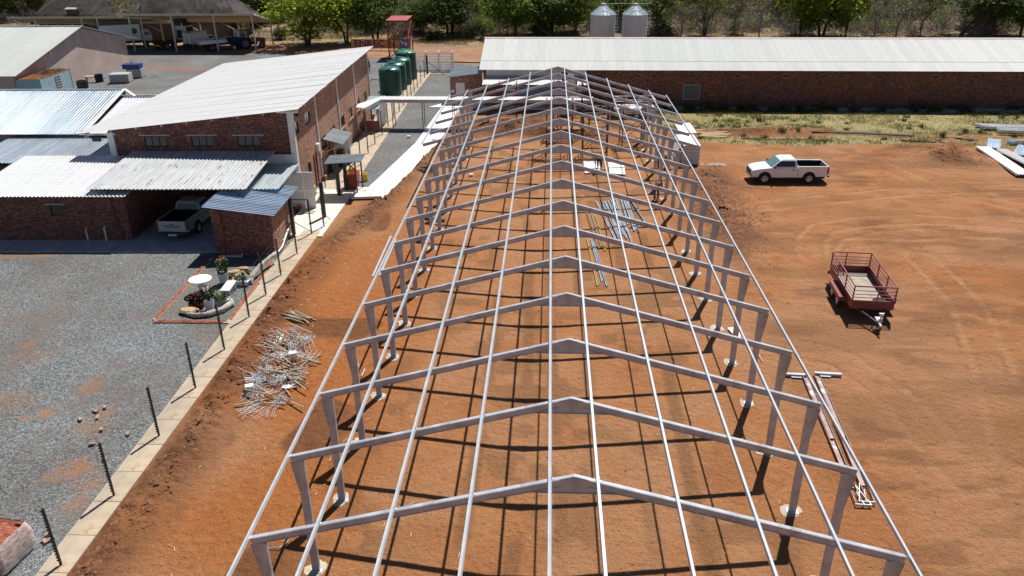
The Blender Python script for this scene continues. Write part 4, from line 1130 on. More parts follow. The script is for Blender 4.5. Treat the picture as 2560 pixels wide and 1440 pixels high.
small('orange_bucket', 'orange bucket on the concrete beside white sheet panels', 'bucket', (-16.7, 33.82, 0), M['orange'],
      lambda t: t.lathe([(.13, .08), (.17, .36), (.18, .37), (.16, .36), (.12, .12)], 14))
small('cement_bag', 'white bag lying on concrete behind the orange bucket', 'bag', (-16.72, 34.44, 0), M['cloth_white'],
      lambda t: t.lathe([(.05, .08), (.34, .10), (.38, .17), (.30, .25), (.06, .26)], 12, sy=.6))
small('plank_offcut', 'short timber offcut lying on the pale concrete pad', 'plank', (-15.92, 32.93, 0), M['timber_new'], lambda t: (t.bx(-.35, .35, -.08, .08, .077, .12), t.bx(-.2, .4, .25, .36, .077, .11)))

# ------------------------------------------------------------------ brick pallets
def brick_stack(name, label, loc, rz, nx, ny, layers, film, group, tilt=0):
    t = thing(name, label, 'pallet', loc, rz, group)
    bw, bd, bh = .222, .106, .073
    X, Y = nx * bw, ny * bd
    b = MB()
    for k in range(5): b.bx(-X / 2 + .0, X / 2, -Y / 2 + Y * k / 5 + .01, -Y / 2 + Y * k / 5 + .14, .09, .115)
    for k in (-1, 0, 1): b.bx(k * X * .42 - .05, k * X * .42 + .05, -Y / 2, Y / 2, .02, .088)
    b.build('pallet_base', M['timber'], t)
    lo = MB()
    for L in range(layers - 1):
        for i in range(nx):
            for j in range(ny):
                if 0 < i < nx - 1 and 0 < j < ny - 1 and L < layers - 2: continue
                lo.bx(-X / 2 + i * bw + .004, -X / 2 + (i + 1) * bw - .004, -Y / 2 + j * bd + .003, -Y / 2 + (j + 1) * bd - .003, .12 + L * bh, .12 + (L + 1) * bh - .005)
    o = lo.build('brick_layers', M['brick_unit'], t); o['kind'] = 'stuff'
    if 'b0' not in SHEETS:
        q_ = MB(); q_.bx(-bw / 2 + .005, bw / 2 - .005, -bd / 2 + .004, bd / 2 - .004, 0, bh - .003); SHEETS['b0'] = q_.mesh('brick', M['brick_unit'])
    for i in range(nx):
        for j in range(ny):
            if rnd.random() < .06: continue
            o = link_mesh('brick', SHEETS['b0'], t, (-X / 2 + (i + .5) * bw, -Y / 2 + (j + .5) * bd, .12 + (layers - 1) * bh + rnd.uniform(0, .012)))
            o.rotation_euler = (rnd.uniform(-.03, .03), rnd.uniform(-.03, .03), rnd.uniform(-.05, .05))
    if film:
        rg = random.Random(4); rings = []
        H = .12 + layers * bh
        per = []
        for i in range(40):
            a = i / 40 * 4; s_ = int(a); f_ = a - s_
            e = .025
            P_ = [(-X / 2 - e + (X + 2 * e) * f_, -Y / 2 - e), (X / 2 + e, -Y / 2 - e + (Y + 2 * e) * f_), (X / 2 + e - (X + 2 * e) * f_, Y / 2 + e), (-X / 2 - e, Y / 2 + e - (Y + 2 * e) * f_)][s_]
            per.append(P_)
        for k in range(9):
            z = .06 + (H - .03) * k / 8
            bg_ = 1.0 + .07 * math.sin(PI * k / 8) - (.03 if k == 8 else 0)
            rings.append([(px_ * bg_ * (1 + rg.uniform(-.012, .03)), py_ * bg_ * (1 + rg.uniform(-.012, .03)), z + rg.uniform(-.02, .02)) for px_, py_ in per])
        f_ = MB(); f_.loft(rings, cap=False); f_.build('plastic_wrap', M['film'], t, smooth=True)
    return t
mm, nt, bb = new_mat('single clay brick')
oi = N(nt, 'ShaderNodeObjectInfo')
c = ramp(nt, oi.outputs['Random'], [(0, (.20, .050, .030)), (.4, (.31, .085, .045)), (.75, (.38, .12, .06)), (1, (.30, .13, .09))])
c = mixc(nt, 1.0, c, ramp(nt, noise(nt, coords(nt), 9.0, 4), [(.3, (.8,) * 3), (.7, (1.15,) * 3)]), 'MULTIPLY')
nt.links.new(c, bb.inputs['Base Color']); bb.inputs['Roughness'].default_value = .92
M['brick_unit'] = mm
mm, nt, bb = new_mat('dusty plastic wrap')
wv = noise(nt, coords(nt, 'Object', (2, 2, 9)), 3.0, 4, .6)
nt.links.new(ramp(nt, wv, [(.3, (.50, .33, .29)), (.5, (.68, .54, .50)), (.7, (.84, .79, .77))]), bb.inputs['Base Color'])
bb.inputs['Roughness'].default_value = .3
nt.links.new(ramp(nt, wv, [(.3, (.72,) * 3), (.6, (.96,) * 3)]), bb.inputs['Alpha'])
bump(nt, bb, wv, .8, .04)
M['film'] = mm
brick_stack('brick_pallet', 'plastic wrapped pallet of red bricks with open top in gravel corner', (-16.55, 3.1, 0), R(-8), 5, 11, 12, True, 'brick pallets by the fence')
brick_stack('brick_pallet', 'wrapped brick pallet nearest the camera, behind the last fence post', (-16.7, 1.75, 0), R(-4), 5, 10, 11, True, 'brick pallets by the fence')
brick_stack('brick_pallet', 'dark red brick stack beneath the grey gate canopy', (-14.35, 38.3, 0), R(3), 4, 9, 14, False, None)
small('red_tarp', 'crimson sheet folded over the brick stack beneath the gate canopy', 'sheet', (-14.0, 38.3, 1.15), M['red_plastic'], lambda t: (t.bx(-.35, .25, -.5, .5, 0, .05), t.bx(.1, .16, -.5, .5, -.5, 0)), bevel=.02)
rb_ = MB(); 
loose = [(-18.16, 10.16, 0),(-17.55, 10.31, 0),(-17.01, 9.56, 0),(-17.84, 10.7, 0),(-17.64, 10.98, 0),(-15.9, 9.33, 0) ,(-16.89, 8.66, 0), (-15.95, 7.78, 0), (-15.81, 4.14, 0), (-15.6, 3.94, 0), (-15.73, 3.84, 0)]
for k, p_ in enumerate(loose):
    q_ = MB(); q_.box((0, 0, .035), (.2, .1, .07)); q_.rock((.09, .03, .03), .06)
    o = q_.build('broken_brick', M['brick_dusty'], None, loc=(p_[0], p_[1], .005), rot=(rnd.uniform(-.15, .15), rnd.uniform(-.1, .1), rnd.uniform(0, 3)))
    tag(o, 'dusty broken brick lying loose on the grey gravel', 'brick', 'loose bricks on the gravel')

# ------------------------------------------------------------------ garden corner
ge = thing('brick_edging', 'low red brick edging around the little gravel garden', 'edging', (0, 0, 0))
q_ = MB(); q_.bx(-.101, .101, -.043, .043, -.05, .055); eb = q_.mesh('brick', M['brick_unit'])
def edge_run(p, q, rows=2):
    mb_ = MB(); dd = Vector((q[0] - p[0], q[1] - p[1], 0)).normalized(); nn = Vector((-dd.y, dd.x, 0)) * .053
    mb_.beam(Vector((p[0], p[1], .0)) + nn - dd * .05, Vector((q[0], q[1], .0)) + nn + dd * .1, .235, .09); mb_.build('mortar_bed', M['concrete'], ge)
    d = Vector((q[0] - p[0], q[1] - p[1], 0)); L = d.length; d.normalize(); nrm = Vector((-d.y, d.x, 0)); a = math.atan2(d.y, d.x)
    n = int(L / .218)
    for r_ in range(rows):
        for i in range(n):
            c_ = Vector((p[0], p[1], 0)) + d * ((i + .5 + (.5 if r_ else 0)) * .218) + nrm * (r_ * .106)
            o = link_mesh('brick', eb, ge, (c_.x, c_.y, rnd.uniform(-.008, .01) + .012))
            o.rotation_euler = (rnd.uniform(-.03, .03), rnd.uniform(-.02, .02), a + rnd.uniform(-.03, .03))
edge_run((-18.98, 18.05), (-15.5, 18.08))
edge_run((-19.0, 18.3), (-19.25, 25.4))
edge_run((-15.42, 18.3), (-15.72, 25.3))
def g_table():
    t = thing('garden_table', 'round white concrete garden table on a turned pedestal', 'table', (-18.0, 21.25, 0))
    b = MB(); b.lathe([(.02, .735), (.52, .735), (.56, .75), (.56, .785), (.53, .80), (.02, .80)], 36); b.build('table_top', M['table_white'], t)
    b = MB(); b.lathe([(.26, 0), (.26, .08), (.20, .13), (.13, .22), (.15, .34), (.20, .40), (.15, .46), (.14, .55), (.22, .66), (.26, .73)], 24); b.build('pedestal', M['table_white'], t, True)
g_table()
t = thing('garden_bench', 'pale stone garden bench with solid grey ends beside the fence', 'bench', (-16.6, 21.2, 0), R(4))
b = MB(); b.bx(-.24, .24, -.62, .62, .40, .47); b.build('seat', M['bench_grey'], t, bevel=.02)
for s_ in (-1, 1):
    b = MB(); b.prism([(-.20, s_ * .45 - .06, 0), (.20, s_ * .45 - .06, 0), (.22, s_ * .45 - .06, .397), (-.22, s_ * .45 - .06, .397)], (0, .12, 0)); b.build('support', M['planter_grey'], t)
b = MB(); b.bx(-.15, .15, -.38, .38, .05, .35); b.build('core_block', M['planter_grey'], t)
def leafy(b, n, r, z0, z1, size, rg, spiky=False):
    for _ in range(n):
        a = rg.uniform(0, 2 * PI); rr = r * math.sqrt(rg.random()); z = rg.uniform(z0, z1)
        c = Vector((rr * math.cos(a), rr * math.sin(a), z))
        d = Vector((math.cos(a + rg.uniform(-.1, .8)), math.sin(a + rg.uniform(-.8, .8)), rg.uniform(-.2, 1.1))).normalized()
        s_ = d.cross(Vector((rg.uniform(-1, 1), rg.uniform(-1, 1), rg.uniform(-1, 1)))).normalized() * size * (.16 if spiky else .3)
        b.add([c - s_ * .4, c + d * size * .5 - s_, c + d * size, c + d * size * .5 + s_], [(0, 1, 2, 3)])
def planter(name, label, loc, w0, w1, h, mat, plants, rz=0, ln=None):
    t = thing(name, label, 'planter', loc, rz)
    ln0 = ln or w0; k = (ln0 / w0)
    b = MB()
    b.loft([[(-w0, -w0 * k, 0.02), (w0, -w0 * k, 0.02), (w0, w0 * k, 0.02), (-w0, w0 * k, 0.02)], [(-w1, -w1 * k, h), (w1, -w1 * k, h), (w1, w1 * k, h), (-w1, w1 * k, h)],
            [(-w1 * .85, -w1 * k * .9, h), (w1 * .85, -w1 * k * .9, h), (w1 * .85, w1 * k * .9, h), (-w1 * .85, w1 * k * .9, h)],
            [(-w1 * .83, -w1 * k * .88, h - .05), (w1 * .83, -w1 * k * .88, h - .05), (w1 * .83, w1 * k * .88, h - .05), (-w1 * .83, w1 * k * .88, h - .05)]])
    b.build('pot', mat, t)
    for (nm, m_, n_, r_, z0, z1, sz, sp) in plants:
        q = MB(); leafy(q, n_, r_, z0, z1, sz, random.Random(len(nm) + n_), sp)
        if nm == 'stem_leaves':
            for _ in range(5): q.tube((rnd.uniform(-.05, .05), rnd.uniform(-.05, .05), h - .05), (rnd.uniform(-.15, .15), rnd.uniform(-.15, .15), z1), .012, 4)
        q.build(nm, m_, t)
    return t
planter('flower_pot', 'tall white planter with leafy stems and coral red flowers', (-17.35, 22.5, 0), .15, .22, .55, M['planter'],
        [('stem_leaves', M['plant_green'], 230, .22, .5, 1.3, .17, False), ('blossom', M['flower'], 46, .2, 1.15, 1.38, .10, False)])
planter('flower_pot', 'tall white square planter on the driftwood with pale pink flowers', (-16.85, 19.4, 0), .16, .21, .62, M['planter'],
        [('stem_leaves', M['plant_green'], 220, .24, .58, 1.1, .17, False), ('blossom', M['flower_pink'], 40, .18, .95, 1.15, .10, False)], .2)
planter('succulent_pot', 'low maroon bowl planter with dark red spiky plant', (-17.62, 19.85, 0), .3, .36, .26, M['planter_red'], [('spiky_leaves', M['plant_red'], 240, .26, .22, .5, .3, True)])
planter('trough_planter', 'grey trough planter of succulents behind the white square planter', (-16.5, 19.95, 0), .17, .22, .30, M['planter_grey'], [('leaves', M['plant_green'], 150, .2, .26, .5, .2, True), ('pale_leaves', pm('pale yellow leaf', (.42, .42, .09), .6), 40, .13, .3, .42, .18, False)], -1.1, .34)
planter('trough_planter', 'small white trough planter with low green plants behind bench', (-16.38, 22.3, 0), .16, .2, .26, M['planter'], [('leaves', M['plant_green'], 170, .25, .22, .42, .16, True)], 1.5, .36)
def log(name, label, pts, rs, mat=None):
    b = MB(); b.path(pts, rs, 9)
    rg = random.Random(len(label))
    b.v = [(x + rg.uniform(-.025, .025), y + rg.uniform(-.025, .025), max(.005, z + rg.uniform(-.025, .025))) for x, y, z in b.v]
    o = b.build(name, mat or M['driftwood'], None, smooth=True)
    return tag(o, label, 'driftwood')
log('driftwood_log', 'long bleached driftwood log curling round the front planters', [(-17.7, 18.75, .09), (-17.2, 18.6, .11), (-16.6, 18.75, .12), (-16.15, 19.25, .13), (-15.98, 19.9, .14), (-16.2, 20.35, .10)], [.08, .13, .13, .15, .15, .07])
log('driftwood_branch', 'forked pale driftwood branch leaning up at the garden rear corner', [(-15.85, 22.3, .07), (-16.0, 22.9, .25), (-15.8, 23.6, .5), (-15.55, 24.6, .62), (-15.4, 25.1, .6)], [.05, .13, .12, .11, .10])
log('driftwood_root', 'twisted grey brown driftwood root behind the bench', [(-16.8, 22.2, .08), (-16.75, 22.7, .3), (-16.5, 23.0, .42), (-16.25, 22.8, .3), (-16.2, 22.4, .1)], [.07, .1, .09, .08, .06], M['timber'])
def stone(label, loc, r, fl, rz=0):
    b = MB(); b.lathe([(r * .55, .005), (r * .95, fl * .35), (r, fl * .6), (r * .8, fl), (.02, fl * 1.05)], 11, sy=.62)
    rg = random.Random(int(r * 100)); b.v = [(x * rg.uniform(.88, 1.12), y * rg.uniform(.88, 1.12), z) for x, y, z in b.v]
    o = b.build('garden_stone', M['sandstone'], None, loc=loc, rot=(0, 0, rz)); tag(o, label, 'stone', 'flat stones in the garden')
stone('flat tan stone in front of the maroon bowl planter', (-17.75, 19.05, 0), .5, .22)
stone('tilted tan stone slab behind the coral flower pot', (-17.15, 23.35, 0), .42, .3, .5)
stone('round tan stone behind the coral flower pot, nearest the roof shadow', (-16.75, 23.75, 0), .34, .32)
stone('small tan stone between the flower pot and white trough', (-16.85, 22.75, 0), .24, .18)

# ------------------------------------------------------------------ vehicles
def wheel(parent, x, y, z, r, w, rim=None):
    b = MB(); b.lathe([(r * .62, -w / 2), (r * .94, -w / 2), (r, -w * .36), (r, w * .36), (r * .94, w / 2), (r * .62, w / 2)], 26, cap=False)
    sgn = 1 if y > 0 else -1
    o = b.build('wheel', M['rubber'], parent, loc=(x, y, z), rot=(-sgn * PI / 2, 0, 0))
    b = MB(); b.lathe([(r * .62, -w * .3), (r * .64, w * .42), (r * .55, w * .36), (r * .5, w * .22), (r * .2, w * .26), (.02, w * .36)], 22)
    for k in range(6):
        a = k * PI / 3; b.beam((r * .15 * math.cos(a), r * .15 * math.sin(a), w * .3), (r * .58 * math.cos(a), r * .58 * math.sin(a), w * .33), r * .16, .03)
    b.build('rim', rim or M['rim'], o)
    return o

def pickup(name, label, loc, rz, paint, old=False):
    t = thing(name, label, 'pickup', loc, rz)
    hw = .90
    def sec(x, zb, zt, w, c=.10):
        return [(x, -w * .97, zb), (x, -w, zb + .12), (x, -w, zt - .2), (x, -w * .955, zt - c * .35), (x, -w * .80, zt), (x, w * .80, zt), (x, w * .955, zt - c * .35), (x, w, zt - .2), (x, w, zb + .12), (x, w * .97, zb)]
    b = MB()
    b.loft([sec(-.70, .44, 1.17, hw), sec(.9, .44, 1.17, hw), sec(1.1, .46, 1.165, hw), sec(1.6, .47, 1.11, hw * .99), sec(2.1, .47, 1.03, hw * .96), sec(2.32, .46, .95, hw * .90), sec(2.45, .48, .84, hw * .76), sec(2.48, .52, .70, hw * .72)])
    b.build('body', paint, t, smooth=False, bevel=.025)
    # load bed
    b = MB()
    for s_ in (-1, 1):
        b.prism([(-2.80, s_ * .90, .52), (-.73, s_ * .90, .44), (-.73, s_ * .90, 1.20), (-2.80, s_ * .90, 1.23)], (0, -s_ * .10, 0))
        b.bx(-2.80, -.73, s_ * .86 - .045, s_ * .86 + .045, 1.202, 1.24)
    b.bx(-.78, -.73, -.79, .79, .5, 1.22)
    b.build('load_bed', paint, t, bevel=.015)
    b = MB(); b.bx(-2.77, -.80, -.79, .79, .60, .66); b.bx(-2.77, -.80, -.80, -.785, .662, 1.22); b.bx(-2.77, -.80, .785, .80, .662, 1.22); b.bx(-.80, -.785, -.78, .78, .662, 1.215)
    for k in range(9): b.bx(-2.7, -.85, -.72 + k * .18 - .03, -.72 + k * .18 + .03, .662, .675)
    b.build('bed_liner', M['bed'], t)
    b = MB(); b.bx(-2.86, -2.80, -.80, .80, .58, 1.22); tg = b.build('tailgate', paint, t, bevel=.012)
    b = MB(); b.bx(-2.868, -2.862, -.12, .12, 1.02, 1.08); b.build('handle', M['plastic_black'], tg)
    b = MB(); b.bx(-2.97, -2.84, -.86, .86, .44, .575); b.build('rear_bumper', M['plastic_black'] if not old else M['steel_dark'], t, bevel=.02)
    b = MB(); b.bx(-2.978, -2.972, -.26, .26, .36, .47) if old else b.bx(-2.978, -2.972, -.26, .26, .45, .56); np_ = b.build('number_plate', M['plate'], t)
    for s_ in (-1, 1):
        b = MB(); b.prism([(-2.865, s_ * .905, .72), (-2.70, s_ * .906, .74), (-2.76, s_ * .906, 1.18), (-2.865, s_ * .905, 1.17)] if s_ > 0 else [(-2.865, s_ * .905, 1.17), (-2.76, s_ * .906, 1.18), (-2.70, s_ * .906, .74), (-2.865, s_ * .905, .72)], (0, -s_ * .12, 0)); b.build('tail_light', M['lamp_red'], t)
    # greenhouse
    zt = 1.69
    bot = [(-.69, .80), (1.16, .80)]; top = [(-.56, .63), (.40, .63)]
    b = MB()
    b.loft([[(-.70, -.83, 1.15), (1.18, -.83, 1.13), (1.18, .83, 1.13), (-.70, .83, 1.15)], [(-.60, -.68, 1.60), (.50, -.68, 1.60), (.50, .68, 1.60), (-.60, .68, 1.60)],
            [(-.52, -.60, zt), (.30, -.60, zt), (.30, .60, zt), (-.52, .60, zt)]])
    b.build('cab', paint, t, bevel=.035)
    b = MB(); b.prism([(1.155, -.74, 1.16), (1.155, .74, 1.16), (.535, .60, 1.585), (.535, -.60, 1.585)], (.012, 0, .012)); b.build('windscreen', M['glass_green'], t)
    b = MB(); b.prism([(-.690, .66, 1.2), (-.690, -.66, 1.2), (-.612, -.57, 1.555), (-.612, .57, 1.555)], (-.012, 0, .003)); b.build('rear_window', M['glass_car'], t)
    for s_ in (-1, 1):
        pl = [(-.50, s_ * .812, 1.20), (.98, s_ * .812, 1.19), (.50, s_ * .706, 1.555), (-.46, s_ * .706, 1.555)]
        b = MB(); b.prism(pl if s_ < 0 else pl[::-1], (0, s_ * .012, .006)); b.build('side_window', M['glass_car'], t)
        b = MB(); b.bx(-.58, 1.02, s_ * .9 - .006, s_ * .9 + .006, .50, 1.02); d_ = b.build('door', paint, t, bevel=.004)
        b = MB(); b.bx(-.46, -.26, s_ * .915 - .012, s_ * .915 + .012, .96, 1.0); b.build('handle', M['plastic_black'], d_)
        b = MB(); b.bx(.86, 1.0, s_ * 1.0 - .09, s_ * 1.0 + .09, 1.14, 1.30); b.bx(.9, .96, s_ * .88 - .05, s_ * .88 + .05, 1.16, 1.2); b.build('mirror', M['plastic_black'] if old else M['plastic_black'], t, bevel=.02)
        for xx in (1.55, -1.53):
            b = MB(); pts = [(xx + .46 * math.cos(a), s_ * .895, .40 + .47 * math.sin(a)) for a in [PI * k / 14 for k in range(15)]]
            b.prism(pts if s_ < 0 else pts[::-1], (0, s_ * .012, 0)); b.build('wheel_arch_shade', M['bed'], t)  # flat black half disc stands in for the shaded arch hollow
        for xx in (1.55, -1.53): wheel(t, xx, s_ * .84, .375, .375, .25)
        b = MB(); b.prism([(2.05, s_ * .80, .83), (2.36, s_ * .70, .77), (2.37, s_ * .70, .87), (2.02, s_ * .83, .96)] if s_ < 0 else [(2.02, s_ * .83, .96), (2.37, s_ * .70, .87), (2.36, s_ * .70, .77), (2.05, s_ * .80, .83)], (.03, s_ * .045, .03)); b.build('headlight', M['lamp_clear'], t)
        b = MB(); b.box((2.40, s_ * .60, .56), (.12, .22, .14)); b.build('fog_lamp', M['plastic_black'], t)
    b = MB(); b.prism([(2.44, -.52, .58), (2.44, .52, .58), (2.41, .60, .90), (2.41, -.60, .90)], (.06, 0, .0)); b.build('grille', M['plastic_black'], t, bevel=.02)
    b = MB(); b.bx(2.30, 2.52, -.70, .70, .40, .54); b.build('front_bumper', paint, t, bevel=.04)
    b = MB(); b.bx(-2.7, 2.3, -.7, .7, .30, .43); b.build('chassis', M['steel_dark'], t)
    return t, tg, np_
pk, tg, npl = pickup('pickup_truck', 'white single cab pickup parked on the open red soil', (16.02, 41.05, 0), R(181.5), M['paint_white'])
b = MB(); b.bx(-2.0, -1.3, .3, .45, .675, .72); b.build('loose_board', M['white'], pk)
gx_, gy_, _ = LP(-5.75, -3.35)
pk2, tg2, npl2 = pickup('pickup_truck', 'silver grey pickup with lettered tailgate parked inside the shaded garage', (gx_, gy_, .05), R(90 + 1.65 - 3), M['paint_shaded'], True)
text_mesh(tg2, 'TOYOTA', .25, M['letter_black'], Matrix(((0, 0, -1, -2.866), (-1, 0, 0, 0), (0, 1, 0, .88), (0, 0, 0, 1))), fit=.98, bold=.006)

def stock_trailer():
    t = thing('stock_trailer', 'maroon railed livestock trailer with open top standing on red soil', 'trailer', (14.53, 21.47, 0), R(-4.5))
    hx, hy = .93, 2.05
    b = MB(); b.bx(-hx + .03, hx - .03, -hy + .03, hy - .03, .60, .65); b.build('floor', M['trailer_floor'], t)
    for s_ in (-1, 1):
        b = MB(); b.bx(s_ * hx - .02, s_ * hx + .02, -hy, hy, .55, .98); b.build('side_panel', M['trailer_red'], t)
        b = MB(); b.bx(-hx + .025, hx - .025, s_ * hy - .02, s_ * hy + .02, .55, .98); b.build('end_panel', M['trailer_red'], t)
    for z in (1.12, 1.28, 1.46):
        for s_ in (-1, 1):
            b = MB(); b.beam((s_ * hx, -hy, z), (s_ * hx, hy, z), .03, .03); b.build('rail', M['trailer_red'], t)
            b = MB(); b.beam((-hx, s_ * hy, z), (hx, s_ * hy, z), .03, .03); b.build('rail', M['trailer_red'], t)
    for s_ in (-1, 1):
        b = MB(); b.beam((s_ * hx, -hy - .02, 1.68), (s_ * hx, hy + .02, 1.68), .055, .05); b.build('top_rail', M['trailer_red'], t)
        b = MB(); b.beam((-hx + .03, s_ * hy, 1.68), (hx - .03, s_ * hy, 1.68), .055, .05); b.build('top_rail', M['trailer_red'], t)
        for y in (-hy, -.7, .7, hy):
            b = MB(); b.bx(s_ * hx - .025, s_ * hx + .025, y - .025, y + .025, .982, 1.654); b.build('post', M['trailer_red'], t)
    for s_, xs_ in ((1, (-.25,)), (-1, (.15,))):
        for x in xs_:
            b = MB(); b.bx(x - .025, x + .025, s_ * hy - .02, s_ * hy + .02, .982, 1.654); b.build('post', M['trailer_red'], t)
    for s_ in (-1, 1):
        b = MB(); b.bx(s_ * 1.13 - .16, s_ * 1.13 + .16, -1.25, .65, .72, .75); b.bx(s_ * 1.27 - .015, s_ * 1.27 + .015, -1.25, .65, .52, .72); b.bx(s_ * 1.13 - .16, s_ * 1.13 + .16, -1.28, -1.25, .52, .75); b.build('mudguard', M['trailer_red'], t)
        for y in (.25, -.72):
            w = wheel(t, y, s_ * 1.12, .34, .34, .2, M['white']); w.location = (s_ * 1.12, y, .34); w.rotation_euler = (0, s_ * PI / 2, 0)
    b = MB(); b.bx(-1.0, -.6, hy + .03, hy + .12, .45, .6); b.bx(.6, 1.0, hy + .03, hy + .12, .45, .6); b.build('tail_lamp', M['lamp_red'], t)
    b = MB(); b.beam((-.6, -hy, .52), (0, -3.35, .42), .07, .09); b.beam((.6, -hy, .52), (0, -3.35, .42), .07, .09); b.beam((-.9, -hy + .2, .5), (.9, -hy + .2, .5), .08, .09); b.bx(-.85, -.75, -hy + .1, hy - .1, .46, .595); b.bx(.75, .85, -hy + .1, hy - .1, .46, .595); b.build('drawbar', M['steel_dark'], t)
    b = MB(); b.tube((0, -3.3, .45), (0, -3.6, .45), .05, 8); b.tube((.12, -3.0, .03), (.12, -3.0, .75), .035, 8); b.bx(.02, .22, -3.05, -2.95, .75, .82); b.bx(-.08, .16, -3.2, -2.8, .46, .55); b.build('coupling', M['rim'], t)
    b = MB(); b.tube((.12, -3.0, .16), (.12, -2.9, .16), .1, 10); b.build('jockey_wheel', M['rubber'], t)
    b = MB(); b.lathe([(.14, .655), (.28, .66), (.32, .74), (.28, .82), (.14, .83)], 16, (.45, -1.55, 0)); b.build('spare_wheel', M['rubber'], t)
stock_trailer()

def white_trailer():
    t = thing('utility_trailer', 'white railed utility trailer parked on grass behind the frame columns', 'trailer', (7.3, 60.6, 0), R(3))
    b = MB(); b.loft([[(-1.75, -.85, .55), (1.7, -.85, .55), (1.7, .85, .55), (-1.75, .85, .55)], [(-1.95, -.9, .98), (1.85, -.9, .98), (1.85, .9, .98), (-1.95, .9, .98)]]); b.build('tub', M['white'], t)
    for s_ in (-1, 1):
        for z in (1.25, 1.75):
            b = MB(); b.beam((-1.9, s_ * .88, z), (1.8, s_ * .88, z), .05, .05); b.build('rail', M['white_rail'], t)
        for x in (-1.9, -.65, .55, 1.8):
            b = MB(); b.bx(x - .025, x + .025, s_ * .88 - .025, s_ * .88 + .025, .985, 1.74); b.build('post', M['white_rail'], t)
        wheel(t, .1, s_ * .98, .33, .33, .2, M['white'])
        b = MB(); b.bx(-.4, .6, s_ * 1.0 - .12, s_ * 1.0 + .12, .70, .73); b.build('mudguard', M['white'], t)
    for x in (-1.9, 1.8):
        b = MB(); b.beam((x, -.85, 1.75), (x, .85, 1.75), .05, .05); b.build('rail', M['white_rail'], t)
    b = MB(); b.beam((-1.7, -.5, .52), (-3.0, 0, .45), .07, .08); b.beam((-1.7, .5, .52), (-3.0, 0, .45), .07, .08); b.tube((-2.9, 0, .02), (-2.9, 0, .7), .04); b.build('drawbar', M['white_rail'], t)
    b = MB()
    for k in range(12): b.rock((rnd.uniform(-1.5, 1.5), rnd.uniform(-.6, .6), 1.02), .2)
    o = b.build('load', M['cloth_white'], t); o['kind'] = 'stuff'
    b = MB(); b.rock((-.8, -.4, 1.08), .22); b.build('orange_bundle', M['orange'], t)
white_trailer()

# trucks under the carport -----------------------------------------------
def cab_mesh(t, x0, x1, hw, z0, z1, paint, slope=.25, hood=None):
    b = MB()
    b.loft([[(x0, -hw, z0), (x1, -hw, z0), (x1, hw, z0), (x0, hw, z0)], [(x0, -hw, (z0 + z1) / 2), (x1, -hw, (z0 + z1) / 2), (x1, hw, (z0 + z1) / 2), (x0, hw, (z0 + z1) / 2)],
            [(x0, -hw * .93, z1), (x1 - slope, -hw * .93, z1), (x1 - slope, hw * .93, z1), (x0, hw * .93, z1)]])
    b.build('cab', paint, t, bevel=.06)
    zm = (z0 + z1) / 2
    for s_ in (-1, 1):
        pl = [(x0 + .3, s_ * hw * .995, zm + .05), (x1 - .15, s_ * hw * .995, zm + .02), (x1 - slope - .05, s_ * hw * .945, z1 - .2), (x0 + .3, s_ * hw * .945, z1 - .2)]
        b = MB(); b.prism(pl if s_ < 0 else pl[::-1], (0, s_ * .015, 0)); b.build('side_window', M['glass_car'], t)
    b = MB(); b.prism([(x1 + .002, -hw * .85, zm + .02), (x1 + .002, hw * .85, zm + .02), (x1 - slope + .03, hw * .8, z1 - .15), (x1 - slope + .03, -hw * .8, z1 - .15)], (.015, 0, .01)); b.build('windscreen', M['glass_car'], t)
    b = MB(); b.bx(x1 - .05, x1 + .12, -hw, hw, z0 - .25, z0 + .05); b.build('bumper', M['plastic_black'], t, bevel=.03)
def chevrons(t, x, w, z0, z1):
    b = MB(); b.bx(x - .02, x, -w, w, z0, z1); p_ = b.build('chevron_board', M['yellow'], t)
    n = 7; q = MB()
    for k in range(n):
        y = -w + (k + .15) * 2 * w / n
        q.prism([(x - .023, y, z0 + .02), (x - .023, y + .12, z0 + .02), (x - .023, y + .26 * (1 if k < n / 2 else .4), z1 - .02), (x - .023, y + .14 * (1 if k < n / 2 else .4), z1 - .02)][::-1], (-.004, 0, 0))
    q.build('chevron_stripes', M['chevron_red'], p_)
def truck_base(t, L, hw, axles, r=.45):
    b = MB(); b.bx(-L * .55, L * .45, -.45, .45, .62, .85); b.build('chassis', M['steel_dark'], t)
    for x in axles:
        for s_ in (-1, 1): wheel(t, x, s_ * (hw - .15), r, r, .3, M['rim_dark'])
t = thing('box_truck', 'white box truck with green round emblem parked at the left end of carport', 'truck', (-62.88, 103.03, 0), R(28))
t.location = (t.location[0] - .6, t.location[1] + 2.2, 0)
truck_base(t, 7.0, 1.1, (2.2, -2.0)); cab_mesh(t, 1.9, 3.2, 1.0, .8, 2.35, M['paint_white'], .35)
b = MB(); b.bx(-3.6, 1.75, -1.15, 1.15, .95, 3.25); bo = b.build('cargo_box', M['paint_white'], t, bevel=.03)
b = MB()
for s_ in (-1, 1): b.bx(-3.63, -3.603, s_ * .55 - .52, s_ * .55 + .52, 1.02, 3.15)
b.build('rear_door', M['white'], bo)
b = MB()
for y in (-.55, -.02, .55): b.bx(-3.66, -3.632, y - .02, y + .02, 1.05, 3.1)
b.build('door_bar', M['steel_dark'], bo)
b = MB(); b.tube((.9, -1.152, 2.3), (.9, -1.165, 2.3), .42, 20); b.build('emblem', pm('green emblem', (.02, .12, .06), .5), bo)
chevrons(t, -3.6, .95, .60, .78)
t = thing('truck_tractor', 'white articulated truck tractor with bare black chassis seen from behind', 'truck', (-57.71, 101.5, 0), R(62))
t.location = (t.location[0] + 1.8, t.location[1] + 3.4, 0)
